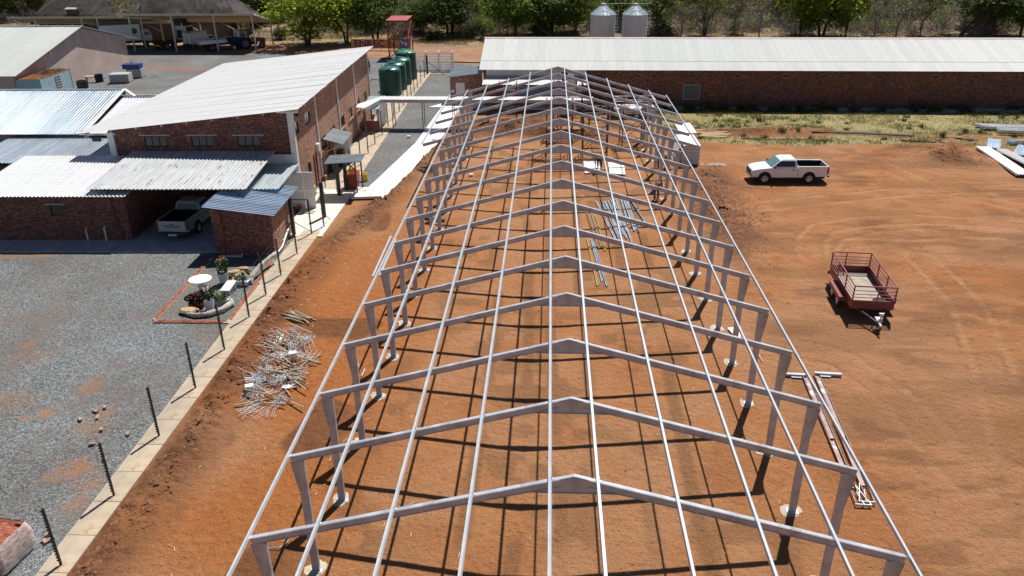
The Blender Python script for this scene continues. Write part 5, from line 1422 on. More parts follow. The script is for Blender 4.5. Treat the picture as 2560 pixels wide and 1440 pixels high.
truck_base(t, 7.0, 1.2, (2.3, -1.6, -2.9), .52); cab_mesh(t, .6, 2.4, 1.2, 1.0, 3.0, M['paint_white'], .3)
b = MB(); b.loft([[(.55, -1.15, 2.95), (1.9, -1.15, 2.95), (1.9, 1.15, 2.95), (.55, 1.15, 2.95)], [(.6, -1.05, 4.0), (1.2, -1.05, 4.0), (1.2, 1.05, 4.0), (.6, 1.05, 4.0)]]); b.build('wind_deflector', M['plastic_black'], t)
b = MB(); b.loft([[(2.3, -1.0, .9), (3.3, -.95, .9), (3.3, .95, .9), (2.3, 1.0, .9)], [(2.3, -1.0, 1.95), (3.2, -.85, 1.7), (3.2, .85, 1.7), (2.3, 1.0, 1.95)]]); b.build('bonnet', M['paint_white'], t, bevel=.08)
b = MB(); b.lathe([(.15, .9), (.6, .95), (.62, 1.05), (.2, 1.08)], 18, (-2.2, 0, 0)); b.bx(-3.6, -.2, -1.1, -.9, .85, 1.05); b.bx(-3.6, -.2, .9, 1.1, .85, 1.05); b.build('fifth_wheel', M['steel_dark'], t)
for s_ in (-.9, .9):
    b = MB(); b.tube((.45, s_, 1.0), (.45, s_, 3.4), .1, 8); b.build('exhaust_stack', M['chrome'], t)
b = MB(); b.bx(.52, .58, -.6, .6, 1.2, 2.3); b.tube((.5, 0, 2.35), (.5, 0, 2.36), .3, 18); b.build('cab_rear_kit', M['plastic_black'], t)
chevrons(t, -3.86, .95, .55, .75)
t = thing('refrigerated_van', 'small white insulated box van with black edged rear doors between trucks', 'van', (-53.44, 101.89, 0), R(68))
t.location = (t.location[0] + 1.0, t.location[1] + 2.2, 0)
truck_base(t, 4.8, .9, (1.7, -1.2), .34); cab_mesh(t, 1.0, 2.5, .85, .6, 1.75, M['paint_white'], .5)
b = MB(); b.bx(-2.1, .95, -.92, .92, .72, 2.35); bo = b.build('cargo_box', M['paint_white'], t, bevel=.03)
b = MB()
for s_ in (-1, 1): b.bx(-2.125, -2.103, s_ * .42 - .39, s_ * .42 + .39, .80, 2.25)
b.build('rear_door', M['white'], bo)
b = MB()
for y in (-.83, -.015, .815): b.bx(-2.15, -2.128, y - .025, y + .025, .78, 2.28)
b.bx(-2.15, -2.128, -.83, .83, 2.28, 2.32); b.bx(-2.15, -2.128, -.83, .83, .74, .78); b.build('door_seal', M['plastic_black'], bo)
t = thing('flatbed_truck', 'white dropside flatbed truck with striped rear board under carport', 'truck', (-51.19, 100.76, 0), R(38))
t.location = (t.location[0] + 2.9, t.location[1] + 2.2, 0)
truck_base(t, 7.0, 1.1, (2.3, -2.0)); cab_mesh(t, 1.9, 3.3, 1.05, .8, 2.5, M['paint_white'], .3)
b = MB(); b.bx(-3.5, 1.7, -1.15, 1.15, 1.0, 1.1); b.build('deck', M['plastic_black'], t)
for s_ in (-1, 1):
    b = MB(); b.bx(-3.5, 1.7, s_ * 1.17 - .02, s_ * 1.17 + .02, 1.0, 1.5); b.build('drop_side', M['paint_white'], t)
b = MB(); b.bx(-3.55, -3.51, -1.18, 1.18, .95, 1.55); b.build('tail_board', M['paint_white'], t)
b = MB(); b.bx(-1.2, -.5, -.3, .3, 1.105, 1.5); b.build('blue_crate', M['blue_plastic'], t)
chevrons(t, -3.56, 1.0, .66, .92)
t = thing('farm_tractor', 'red farm tractor with flat red canopy at the right carport post', 'tractor', (-45.01, 102.29, 0), R(15))
t.location = (t.location[0] + .5, t.location[1] + 1.6, 0)
b = MB(); b.loft([[(.2, -.3, .9), (2.1, -.25, .85), (2.1, .25, .85), (.2, .3, .9)], [(.2, -.28, 1.55), (2.1, -.22, 1.35), (2.1, .22, 1.35), (.2, .28, 1.55)]]); b.build('bonnet', M['red_oxide'], t, bevel=.06)
b = MB(); b.bx(-.9, .9, -.35, .35, .5, .9); b.bx(-1.1, -.4, -.25, .25, .9, 1.15); b.build('transmission', M['steel_dark'], t)
for s_ in (-1, 1):
    wheel(t, -.7, s_ * .8, .78, .78, .42, M['rim_dark']); wheel(t, 1.5, s_ * .7, .45, .45, .25, M['rim_dark'])
    b = MB(); b.loft([[(-1.4, s_ * .6 - .1, 1.3), (-.1, s_ * .6 - .1, 1.2), (-.1, s_ * .6 + .3 * s_, 1.2), (-1.4, s_ * .6 + .3 * s_, 1.3)], [(-1.2, s_ * .6 - .1, 1.6), (-.3, s_ * .6 - .1, 1.6), (-.3, s_ * .6 + .3 * s_, 1.6), (-1.2, s_ * .6 + .3 * s_, 1.6)]]); b.build('mudguard', M['red_oxide'], t)
b = MB()
for (x, y) in ((-1.1, -.5), (-1.1, .5), (.2, -.5), (.2, .5)): b.tube((x, y, 1.3), (x, y, 2.45), .03)
b.build('canopy_post', M['steel_dark'], t)
b = MB(); b.bx(-1.4, .5, -.75, .75, 2.45, 2.55); b.build('canopy', M['red_oxide'], t, bevel=.04)
b = MB(); b.bx(-.75, -.3, -.22, .22, 1.16, 1.25); b.bx(-.8, -.72, -.22, .22, 1.25, 1.65); b.build('seat', M['plastic_black'], t)
b = MB(); b.tube((.1, 0, 1.4), (-.15, 0, 1.7), .025); b.lathe([(.18, 0), (.2, .02), (.18, .03)], 12, (-.18, 0, 1.7)); b.build('steering_wheel', M['plastic_black'], t)
b = MB(); b.tube((1.2, .2, 1.4), (1.2, .2, 2.2), .04); b.build('exhaust', M['steel_dark'], t)
t = thing('farm_implement', 'dark blue towed farm implement standing left of the red tractor', 'implement', (-46.02, 101.53, 0), R(20))
t.location = (t.location[0] - .4, t.location[1] + 1.2, 0)
b = MB(); b.loft([[(-.8, -.6, .7), (.8, -.6, .7), (.8, .6, .7), (-.8, .6, .7)], [(-1.1, -.9, 1.6), (1.1, -.9, 1.6), (1.1, .9, 1.6), (-1.1, .9, 1.6)]]); b.build('hopper', M['cloth_navy'], t)
b = MB(); b.beam((.8, 0, .6), (2.2, 0, .6), .1, .1); b.beam((-.8, -.5, .6), (.8, -.5, .6), .1, .1); b.beam((-.8, .5, .6), (.8, .5, .6), .1, .1); b.build('frame', M['steel_dark'], t)
for s_ in (-1, 1): wheel(t, -.2, s_ * .85, .38, .38, .22)

# ------------------------------------------------------------------ carports, awnings, thatched house
def carport(name, label, x0, x1, y0, y1, z0, z1, posts, rear):
    t = thing(name, label, 'carport', (0, 0, 0))
    a = math.atan2(z0 - z1, y1 - y0); L = math.hypot(z0 - z1, y1 - y0)
    sheet_roof(t, (x0, y0, z0), (1, 0, 0), (0, math.cos(a), -math.sin(a)), x1 - x0, L, M['beige_steel'], 'ibr', .686)
    b = MB(); b.beam((x0, y0 + .3, z0 - .16), (x1, y0 + .3, z0 - .16), .08, .16); b.beam((x0, y1 - .3, z1 - .1), (x1, y1 - .3, z1 - .1), .08, .16); b.build('beam', M['post_cream'], t)
    b = MB(); b.beam((x1 + .06, y0, z0 - .02), (x1 + .06, y1, z1 - .02), .05, .24); b.build('verge_board', M['white'], t)
    for x in posts:
        b = MB(); b.bx(x - .09, x + .09, y0 + .25, y0 + .43, 0, z0 - .25); b.build('post', M['post_cream'], t)
    for x in rear:
        b = MB(); b.bx(x - .09, x + .09, y1 - .45, y1 - .27, 0, z1 - .18); b.build('post', M['post_cream'], t)
        b = MB(); b.beam((x, y1 - .36, z1 - 1.5), (x - 2.4, y1 - .36, z1 - .3), .08, .08); b.build('brace', M['post_cream'], t)
    return t
carport('truck_carport', 'long beige carport on cream posts sheltering the parked trucks', -62.2, -42.2, 100.0, 108.2, 5.15, 3.3, (-60.3, -54.2, -48.1, -42.6), (-59.5, -53.5, -47.6, -42.6))
c0 = (-79.98, 98.2, 4.6); c1 = (-58.64, 97.96, 4.6)
carport('side_carport', 'beige carport roof running left behind the grey plastered house', c0[0], c1[0], 103.0, 109.5, 4.45, 3.0, (c0[0] + 4, c0[0] + 11, c1[0] - 8, c1[0] - 1.5), (c0[0] + 6, c1[0] - 5))
for k, (pts, lab) in enumerate((([(-68.69, 109.8, 3.52), (-60.23, 109.8, 3.51), (-59.97, 106.5, 3.31), (-63.1, 106.5, 3.54)], 'bright white shade awning under the carport, the higher of two'), ([(-69.81, 108.5, 3.03), (-61.98, 108.5, 2.96), (-61.63, 106, 2.97), (-69.57, 106, 3.03)], 'bright white shade awning low behind box truck, the lower of two'))):
    b = MB(); b.prism(pts[::-1], (0, 0, .05)); o = b.build('shade_awning', M['awning'], None); tag(o, lab, 'awning', 'shade awnings behind the trucks')

th = thing('thatched_house', 'long low house with dark shaggy thatched roof at the top left', 'house', (0, 0, 0))
e0 = (-81.25, 112, 4.61); e1 = (-49.55, 112, 4.2)
xl, xr = e0[0], e1[0]; ze_ = 2.75
def thatch(x0, x1, y0, y1, z0, z1, hip, name='thatch_roof'):
    n = 60; m_ = 14; vs = []; rg = random.Random(3)
    sec = []
    ym = (y0 + y1) / 2
    for j in range(m_ + 1):
        f_ = j / m_
        y = y0 + (y1 - y0) * f_
        k = 1 - abs(f_ - .5) * 2
        row = []
        for i in range(n + 1):
            g = i / n
            inset = hip * k
            x = x0 + inset + (x1 - x0 - 2 * inset) * g
            z = z0 + (z1 - z0) * (k ** .8) + (.9 * math.sin(g * 11 + .5) + .4 * math.sin(g * 23) if 0 < j < m_ else 0) * k * .8 + rg.uniform(-.13, .13)
            row.append((x, y + rg.uniform(-.06, .06), z))
        sec.append(row)
    b = MB()
    fs = []
    allv = [p for r_ in sec for p in r_]
    for j in range(m_):
        for i in range(n): fs.append((j * (n + 1) + i, j * (n + 1) + i + 1, (j + 1) * (n + 1) + i + 1, (j + 1) * (n + 1) + i))
    b.add(allv, fs)
    b.add([(x, y, z - .35) for x, y, z in sec[0]] + sec[0], [(i, i + 1, n + 2 + i, n + 1 + i) for i in range(n)])
    for col_ in (0, n):
        b.add([r_[col_] for r_ in sec] + [(xl if col_ == 0 else xr, y0 + .2, z0 - .3)], [tuple(range(m_ + 1))])
    b.add([(p[0], p[1] + .02, p[2] - .34) for p in sec[0]] + [(p[0], p[1] + 1.2, p[2] - .2) for p in sec[0]], [(i, n + 1 + i, n + 2 + i, i + 1) for i in range(n)])
    return b.build(name, M['thatch'], th, smooth=False)
mm, nt, bb = new_mat('weathered thatch')
tcx = coords(nt, 'Object', (6, 1.0, 2.5))
c = ramp(nt, noise(nt, tcx, 2.4, 7, .75), [(.3, (.022, .018, .018)), (.5, (.085, .072, .070)), (.7, (.20, .175, .17))])
c = mixc(nt, 1.0, c, ramp(nt, noise(nt, coords(nt), .35, 4), [(.35, (.55,) * 3), (.65, (1.25,) * 3)]), 'MULTIPLY')
nt.links.new(c, bb.inputs['Base Color']); bb.inputs['Roughness'].default_value = 1.0
bump(nt, bb, noise(nt, tcx, 3.0, 7, .75), 1.0, .25)
M['thatch'] = mm
thatch(xl - .6, xr + .6, 111.2, 122.0, 2.85, 7.4, 3.5)
b = wall_mesh(MB(), xl + 1.4, xr - 1.0, 0, 2.75, [(xl + 10, xl + 12, .9, 2.1)] , pos=112.2); b.build('front_wall', M['wall_dark'], th)
for s_ in (xl + 1.4, xr - 1.25):
    b = MB(); b.bx(s_, s_ + .25, 112.45, 120.8, 0, 2.75); b.build('end_wall', M['wall_dark'], th)
for (px_, py_) in ((498,47), (546,46)):
    p_ = (-55.25, 112.1, 3.19) if px_ == 498 else (-52.2, 112.1, 3.25)
    b = MB(); b.bx(p_[0] - .45, p_[0] + .45, 111.75, 112.15, p_[2] - .3, p_[2] + .35); o = b.build('air_conditioner', M['ac'], th, bevel=.03)
    b = MB(); b.tube((p_[0] - .1, 111.74, p_[2]), (p_[0] - .1, 111.72, p_[2]), .24, 16); b.build('fan_grille', M['plastic_black'], o)
wd = (-75.14, 112.1, 4.11)
b = MB(); b.bx(wd[0] - 1.0, wd[0] + 1.0, 112.02, 112.15, wd[2] - .7, wd[2] + .5); o = b.build('window', M['steel_dark'], th)
b = MB(); b.prism([(wd[0] - .9, 111.5, wd[2] + .55), (wd[0] + .9, 111.5, wd[2] + .55), (wd[0] + .9, 112.0, wd[2] + .75), (wd[0] - .9, 112.0, wd[2] + .75)], (0, 0, .05)); b.build('hood', M['concrete_grey'], o)

# ------------------------------------------------------------------ grey plastered house
gh = thing('plastered_house', 'mauve grey plastered gable building with pale grey metal roof at left', 'house', (-55.3, 79.2, 0), R(2.5))
zr, y_n, y_f = 6.0, -14.9, 11.6
zn, zf = 2.95, 3.35
b = MB(); b.prism([(-.25, y_n + .5, 0), (-.25, y_f - .6, 0), (-.25, y_f - .6, zf + .05), (-.25, 0, zr - .14), (-.25, y_n + .5, zn - .02)], (-.25, 0, 0)); b.build('gable_wall', M['plaster'], gh)
b = MB(); b.bx(-34, -.505, y_n + .5, y_n + .75, 0, zn - .05); b.build('front_wall', M['plaster'], gh)
b = MB(); b.bx(-34, -.505, y_f - .9, y_f - .65, 0, zf); b.build('rear_wall', M['plaster'], gh)
a = math.atan2(zr - zn, -y_n); L = math.hypot(zr - zn, y_n)
sheet_roof(gh, (-34, y_n, zn), (1, 0, 0), (0, math.cos(a), math.sin(a)), 34.3, L, M['sheet_shed'], 'ibr', .86, rows=2)
a = math.atan2(zr - zf, y_f)
b = MB(); b.prism([(-34, .03, zr), (-34, y_f + 2.3, zf - .55), (-34, y_f + 2.3, zf - .6), (-34, .03, zr - .05)], (34.3, 0, 0)); b.build('rear_roof', M['sheet_grey'], gh)
b = MB(); b.bx(-34, .3, -.2, .2, zr + .03, zr + .07); b.build('ridge_cap', M['sheet_grey'], gh)
lp_ = (-55.2, 72, 3.93)
b = MB(); b.tube((-.25, lp_[1] - 79.2, lp_[2]), (-.8, lp_[1] - 79.2, lp_[2]), .09, 8); b.lathe([(.05, 0), (.14, .05), (.14, .25), (.05, .3)], 10, (-.05, lp_[1] - 79.2, lp_[2] - .05)); b.build('wall_lamp', M['concrete_white'], gh)
t = thing('shipping_container', 'pale blue corrugated shipping container with rusty roof at the gable', 'container', (-53.7, 67.9, 0), R(3))
for k, s_ in enumerate((-1, 1)):
    b = MB(); n = 26; pts = []
    for i in range(n * 2):
        y = -3.0 + 6.0 * (i / 2) / n if i % 2 == 0 else -3.0 + 6.0 * (i / 2 + .2) / n
        pts.append((s_ * 1.2 + (.03 if (i // 1) % 4 in (1, 2) else 0) * s_, min(y, 3.0)))
    vs = [(x, y, .1) for x, y in pts] + [(x, y, 2.5) for x, y in pts]; m_ = len(pts)
    b.add(vs, [(i, i + 1, m_ + i + 1, m_ + i) for i in range(m_ - 1)]); b.build('side_wall', M['container'], t)
b = MB(); b.bx(-1.2, 1.2, -3.02, -2.97, .1, 2.5)
for k in range(10): b.bx(-1.1 + k * .24, -1.0 + k * .24, -3.05, -3.021, .2, 2.4)
b.build('front_end', M['container'], t)
b = MB(); b.bx(-1.2, 1.2, 2.97, 3.02, .1, 2.5); b.build('rear_end', M['container'], t)
b = MB(); b.bx(-1.22, 1.22, -3.05, 3.05, 2.5, 2.56)
for k in range(24): b.bx(-1.15, 1.15, -2.9 + k * .25, -2.78 + k * .25, 2.56, 2.58)
b.build('rusty_roof', M['rust'], t)
for x in (-1.2, 1.2):
    for y in (-3, 3):
        b = MB(); b.bx(x - .06, x + .06, y - .06, y + .06, 0, 2.6); b.build('corner_post', M['container'], t)
b = MB(); b.bx(1.235, 1.25, -.2, .85, .95, 2.35); o = b.build('window', M['steel_dark'], t)
b = MB()
for k in range(5): b.bx(1.251, 1.27, -.2 + k * .25 - .02, -.2 + k * .25 + .02, .95, 2.35)
for k in range(6): b.bx(1.271, 1.285, -.2, .85, .95 + k * .27, .98 + k * .27)
b.build('burglar_bars', M['white'], o)
b = MB(); rg = random.Random(2)
for k in range(16):
    c_ = (rg.uniform(-.8, .9), rg.uniform(-.6, 2.4), 2.6); r_ = rg.uniform(.25, .45)
    b.path([(c_[0] + r_ * math.cos(a_), c_[1] + r_ * math.sin(a_), c_[2] + rg.uniform(0, .12)) for a_ in [PI * 2 * i / 12 for i in range(13)]], .025, 4)
o = b.build('wire_coil', M['steel_brown'], None, loc=(-53.7, 67.9, 0), rot=(0, 0, R(3))); tag(o, 'tangle of rusty wire coils on the container roof', 'wire')
def block_stack(label, loc, rz, nx, ny, nz, mat, sx=.4, sy=.2, sz=.19):
    t = thing('block_stack', label, 'pallet', loc, rz)
    q = MB(); q.bx(-sx / 2 + .006, sx / 2 - .006, -sy / 2 + .006, sy / 2 - .006, 0, sz - .008); me = q.mesh('block', mat)
    b = MB(); b.bx(-nx * sx / 2, nx * sx / 2, -ny * sy / 2, ny * sy / 2, .02, .12); b.build('pallet_base', M['timber'], t)
    for k in range(nz):
        for i in range(nx):
            for j in range(ny):
                if 0 < i < nx - 1 and 0 < j < ny - 1 and k < nz - 1: continue
                link_mesh('block', me, t, (-nx * sx / 2 + (i + .5) * sx, -ny * sy / 2 + (j + .5) * sy, .122 + k * sz + rnd.uniform(0, .004)))
block_stack('pallet of grey concrete blocks on gravel beside the grey house', (-50.6, 77.3, 0), R(12), 5, 4, 4, M['concrete_grey'], .42, .42, .22)
block_stack('second pallet of grey blocks under the blue bin', (-50.4, 80.6, 0), R(8), 4, 4, 4, M['concrete_grey'], .42, .42, .22)
small('storage_bin', 'blue rectangular bin lying on top of grey concrete blocks', 'bin', (-50.6, 80.4, 1.02), M['blue_plastic'], lambda t: (t.bx(-1.0, 1.0, -.6, .6, 0, .5), t.bx(-1.03, 1.03, -.63, .63, .5, .56)), R(6), bevel=.03)
small('waste_drum', 'black drum in front of the grey gable wall', 'drum', (-53.24, 73.66, 0), M['plastic_black'], lambda t: t.lathe([(.05, .0), (.55, .0), (.6, .1), (.6, .8), (.5, .82), (.5, .4)], 18))
for k, p_ in enumerate(((-53.41, 77.25, 0), (-53.2, 77.5, 0))):
    small('oil_drum', ('dark blue upright drum next to the block pallets, left of two', 'dark blue upright drum next to the block pallets, right of two')[k], 'drum', p_, M['cloth_navy'], lambda t: t.lathe([(.02, 0), (.29, .0), (.29, .3), (.31, .32), (.29, .34), (.29, .6), (.31, .62), (.29, .64), (.29, .9), (.02, .9)], 16), 0, 'blue drums by the house')
small('work_bench', 'yellowish wooden bench against the grey gable wall', 'bench', (-54.07, 77.24, 0), M['timber_new'], lambda t: (t.bx(-.7, .7, -.35, .35, .6, .7), t.bx(-.65, -.5, -.3, .3, .02, .6), t.bx(.5, .65, -.3, .3, .02, .6)), R(20))

# ------------------------------------------------------------------ tanks, tank stand, gate, banner, silos
def tank(label, x, y, h, r, mat, lid):
    t = thing('water_tank', label, 'water tank', (x, y, .06), rnd.uniform(0, 6), 'green water tanks behind the brick building')
    prof = [(r * .98, 0), (r, .03)]; z = .12
    while z < h - .1:
        prof += [(r, z), (r * .975, z + .035), (r * .975, z + .07), (r, z + .105)]; z += .2
    prof += [(r, h - .05), (r * .97, h)]
    b = MB(); b.lathe(prof, 36); b.build('tank_shell', mat, t)
    b = MB(); b.lathe([(r * .965, h), (r * .95, h + .05), (r * .7, h + .22), (r * .4, h + .32), (r * .12, h + .36), (.02, h + .36)], 32); b.build('dome', lid, t, smooth=True)
    for k in range(3):
        a = k * PI * 2 / 3; b = MB()
        b.path([(r * .9 * math.cos(a + f_ * .9), r * .9 * math.sin(a + f_ * .9) * (1 - f_ * .5), h + .06 + .26 * math.sin(f_ * PI * .6)) for f_ in [i / 8 for i in range(9)]], .05, 6); b.build('dome_rib', lid, t, smooth=True)
    b = MB(); b.lathe([(.24, h + .33), (.25, h + .42), (.22, h + .45), (.02, h + .45)], 18, (r * .3, 0, -.02)); b.build('lid', lid, t)
    return t
tank('dark green ribbed water tank, nearest the covered walkway', -17.55, 70.2, 2.62, 1.17, M['tank_green'], M['tank_lid_dark'] if 'tank_lid_dark' in M else pm('dusty green tank top', (.03, .13, .10), .35))
tank('dark green ribbed water tank, second from the walkway', -17.5, 73.2, 2.62, 1.17, M['tank_green'], pm('dusty green tank top', (.03, .13, .10), .35))
tank('dark green ribbed water tank, third from the walkway', -17.45, 76.2, 2.62, 1.17, M['tank_green'], pm('dusty green tank top', (.03, .13, .10), .35))
tank('bright green topped water tank, farthest of the four by the red tower', -17.4, 79.4, 2.95, 1.2, M['tank_green'], M['tank_lid'])
b = MB(); b.path([(-18.6, 70.0, 1.6), (-19.2, 69.0, 1.9), (-19.9, 67.6, 1.0), (-20.0, 66.8, .05)], .04, 6); tag(b.build('water_pipe', M['hose'], None), 'thin black water pipe curving from the nearest tank to the ground', 'pipe')
t = thing('tank_stand', 'tall red steel tank stand with cross bracing and a faded red top', 'tower', (-20.9, 95.8, 0))
lx, ly, H = 1.28, 2.0, 4.95
for sx in (-1, 1):
    for sy in (-1, 1):
        b = MB(); b.bx(sx * lx - .07, sx * lx + .07, sy * ly - .07, sy * ly + .07, 0, H - .01); b.build('leg', M['red_oxide'], t)
for z0, z1 in ((.1, 2.5), (2.55, 4.8)):
    for s_ in (-1, 1):
        for f_ in (-1, 1):
            b = MB(); b.beam((-lx * f_, s_ * (ly + .03 * f_), z0), (lx * f_, s_ * (ly + .03 * f_), z1), .07, .05); b.build('brace', M['red_oxide'], t)
            b = MB(); b.beam((s_ * (lx + .03 * f_), -ly * f_, z0), (s_ * (lx + .03 * f_), ly * f_, z1), .07, .05); b.build('brace', M['red_oxide'], t)
for z in (2.52, 4.82):
    b = MB(); b.beam((-lx, -ly, z), (lx, -ly, z), .08, .1); b.beam((-lx, ly, z), (lx, ly, z), .08, .1); b.beam((-lx, -ly, z), (-lx, ly, z), .08, .1); b.beam((lx, -ly, z), (lx, ly, z), .08, .1); b.build('girt', M['red_oxide'], t)
sheet_roof(t, (-lx - .15, -ly - .2, H + .02), (1, 0, 0), (0, 1, .03), 2 * lx + .3, 2 * ly + .4, M['sheet_red'], 'ibr', .686, 'top_sheet')
b = MB(); b.bx(-lx - .15, lx + .15, -ly - .2, -ly - .16, H - .18, H + .0); b.build('fascia', M['red_oxide'], t)
t = thing('white_rail_gate', 'white tubular rail stock pen across the lane beyond the tanks', 'gate', (-15.0, 84.6, 0), 0)
for yy in (0, 1.3):
    for z in (.3, .6, .9, 1.2, 1.5, 1.8, 2.15):
        b = MB(); b.beam((-2.6, yy, z), (2.35, yy, z), .045, .07); b.build('rail', M['white_rail'], t)
    for x in (-2.6, -.95, .7, 2.35):
        b = MB(); b.bx(x - .05, x + .05, yy - .05, yy + .05, 0, 2.3); b.build('post', M['white_rail'], t)
for x in (-2.6, -.95, .7, 2.35):
    b = MB(); b.beam((x, 0, 2.25), (x, 1.3, 2.25), .06, .06); b.build('cross_rail', M['white_rail'], t)
t = thing('gate_strainer_post', 'dark round strainer post with diagonal stay at the far lane gate', 'post', (-15.45, 82.6, 0))
b = MB(); b.tube((0, 0, 0), (0, 0, 2.25), .11, 10); b.build('post', M['steel_dark'], t)
b = MB(); b.tube((.05, 0, 1.5), (2.0, -.1, .05), .035, 6); b.build('stay', M['steel_brown'], t)
b = MB(); b.bx(0.15, 3.3, -.3, .1, -.1, .06); tag(b.build('gate_sill', M['concrete'], None, loc=(-15.45, 82.6, 0)), kind='structure')
bn0 = (-29.19, 102, 0.05); bn1 = (-20.55, 101, -0.02)
t = thing('advert_banner', 'orange and blue advertising banner lettered in navy behind the red tower', 'banner', ((bn0[0] + bn1[0]) / 2, 101.5, 0), math.atan2(-.8, bn1[0] - bn0[0]) * .6)
hwid = (bn1[0] - bn0[0]) / 2
b = MB(); b.bx(-hwid, hwid * .62, -.02, .02, .30, 1.55); bf = b.build('banner_sheet', M['banner'], t)
b = MB(); b.bx(hwid * .625, hwid, -.02, .02, .15, 1.65); b2 = b.build('banner_end', M['banner_blue'], t)
b = MB(); b.prism([(hwid * .66, -.026, 1.45), (hwid * .74, -.026, 1.0), (hwid * .86, -.026, .75), (hwid * .96, -.026, .2), (hwid * .90, -.026, .85), (hwid * .93, -.026, 1.3), (hwid * .8, -.026, 1.05)], (0, .004, 0)); b.build('emblem', M['white'], b2)
text_mesh(bf, 'ENREC', 1.25, M['letter_navy'], Matrix(((1, 0, 0, -hwid * .38), (0, 0, -1, -.024), (0, 1, 0, .93), (0, 0, 0, 1))), fit=hwid * 1.02, bold=.03)
text_mesh(bf, 'H', 1.25, M['letter_navy'], Matrix(((1, 0, 0, hwid * .36), (0, 0, -1, -.024), (0, 1, 0, .93), (0, 0, 0, 1))), fit=hwid * .17, bold=.03)
for x in (-hwid, 0, hwid):
    b = MB(); b.tube((x, .06, 0), (x, .06, 1.75), .04, 6); b.build('post', M['steel_brown'], t)
def silo(label, px):
    x = px; z0 = 0.25
    t = thing('grain_silo', label, 'silo', (x, 100, 0), 0, 'grain silos behind the shed')
    r = 1.70; ze1 = SIL_E; zt = SIL_T
    prof = []; z = .3
    while z < ze1 - .1:
        prof += [(r, z), (r * .992, z + .04), (r, z + .08)]; z += .11
    prof += [(r, ze1)]
    b = MB(); b.lathe(prof, 40); b.build('silo_wall', M['silo'], t)
    n = 20
    for k in range(n):
        a0 = 2 * PI * k / n; a1 = 2 * PI * (k + 1) / n - .02
        b = MB(); am = (a0 + a1) / 2
        b.add([(r * 1.03 * math.cos(a0), r * 1.03 * math.sin(a0), ze1), (r * 1.03 * math.cos(a1), r * 1.03 * math.sin(a1), ze1), (.28 * math.cos(a1), .28 * math.sin(a1), zt - .12), (.28 * math.cos(a0), .28 * math.sin(a0), zt - .12),
               (r * 1.05 * math.cos(a0), r * 1.05 * math.sin(a0), ze1 + .035), (.29 * math.cos(a0), .29 * math.sin(a0), zt - .08)], [(0, 1, 2, 3), (0, 3, 5, 4)]); b.build('roof_panel', M['silo'], t)
    b = MB(); b.lathe([(.36, zt - .16), (.36, zt - .05), (.1, zt), (.02, zt)], 18); b.build('cap', M['silo'], t)
    b = MB()
    for s_ in (-.22, .22): b.tube((r * .55 + s_, -r * .86 - .08, .3), (r * .55 + s_, -r * .86 - .08, ze1), .022, 4); b.tube((r * .55 + s_, -r * .86 - .08, ze1), (.15 + s_ * .6, -.25, zt - .02), .022, 4)
    for k in range(13): b.tube((r * .55 - .22, -r * .86 - .08, .5 + k * .34), (r * .55 + .22, -r * .86 - .08, .5 + k * .34), .016, 4) if .5 + k * .34 < ze1 else None
    b.build('ladder', M['galv'], t)
    b = MB()
    for s_ in (-.35, .35): b.tube((r * .95 + s_, -.9, ze1 - 2.6), (r * .95 + s_, -.9, ze1 + .75), .025, 4)
    for k in range(8): b.tube((r * .95 - .35, -.9, ze1 - 2.5 + k * .42), (r * .95 + .35, -.9, ze1 - 2.5 + k * .42), .018, 4)
    b.build('ladder_cage', M['galv'], t)
    for k in range(10):
        a = 2 * PI * k / 10
        b = MB(); b.bx(-.03, .03, -.02, .02, .0, ze1 - .02); b.build('stiffener', M['silo'], t, loc=(r * 1.008 * math.cos(a), r * 1.008 * math.sin(a), 0), rot=(0, 0, a + PI / 2))
mm, nt, bb = new_mat('galvanised silo sheet')
c = ramp(nt, noise(nt, coords(nt, 'Object', (1, 1, 5)), 1.2, 5), [(.3, (.44, .53, .60)), (.7, (.58, .66, .72))])
nt.links.new(c, bb.inputs['Base Color']); bb.inputs['Roughness'].default_value = .4; bb.inputs['Metallic'].default_value = .05
M['silo'] = mm
s1 = (6.54, 100, 5.07); s2 = (10.9, 100, 5.06); st = (6.48, 100, 6.47)
SIL_E = s1[2]; SIL_T = st[2]
silo('galvanised grain silo with cone top behind the shed, left of the pair', s1[0])
silo('galvanised grain silo with cone top behind the shed, right of the pair', s2[0])
b = MB(); b.beam((s1[0], 100, SIL_T - .05), (s2[0] + 2.0, 100, SIL_T - .05), .05, .06); b.beam((s1[0], 99.6, SIL_T + .5), (s2[0] + 2.0, 99.6, SIL_T + .5), .03, .03)
for k in range(5): b.tube((s1[0] + 1.6 + k * 1.2, 99.6, SIL_T - .05), (s1[0] + 1.6 + k * 1.2, 99.6, SIL_T + .5), .018, 4)
tag(b.build('catwalk', M['galv'], None), 'thin steel catwalk bridging the tops of two silos', 'catwalk')

# ------------------------------------------------------------------ loose building material on the soil
pile_g = 'tangled heap of timber poles and wire brackets left of the frame'
rg = random.Random(21)
b = MB()
for s_ in (-.11, .11):
    b.path([(-.05, s_ - .035, 0), (.55, s_ - .035, 0), (.55, s_ + .035, 0), (-.05, s_ + .035, 0)], .009, 4)
b.path([(0, -.15, .02), (0, .15, .02)], .014, 4)
b.path([(.0, -.075, 0), (.0, -.075, .14), (.18, -.075, .0)], .008, 4)
br_me = b.mesh('bracket_frame', M['galv'])
b = MB(); b.path([(0, -.28, 0), (.62, -.28, 0), (.62, .28, 0), (0, .28, 0), (0, -.28, 0)], .010, 4); b.path([(.3, -.28, 0), (.3, .28, 0)], .008, 4); b.path([(0, -.1, 0), (.62, -.1, 0)], .007, 4); b.path([(0, .1, 0), (.62, .1, 0)], .007, 4)
br2 = b.mesh('bracket_frame', M['white_rail'])
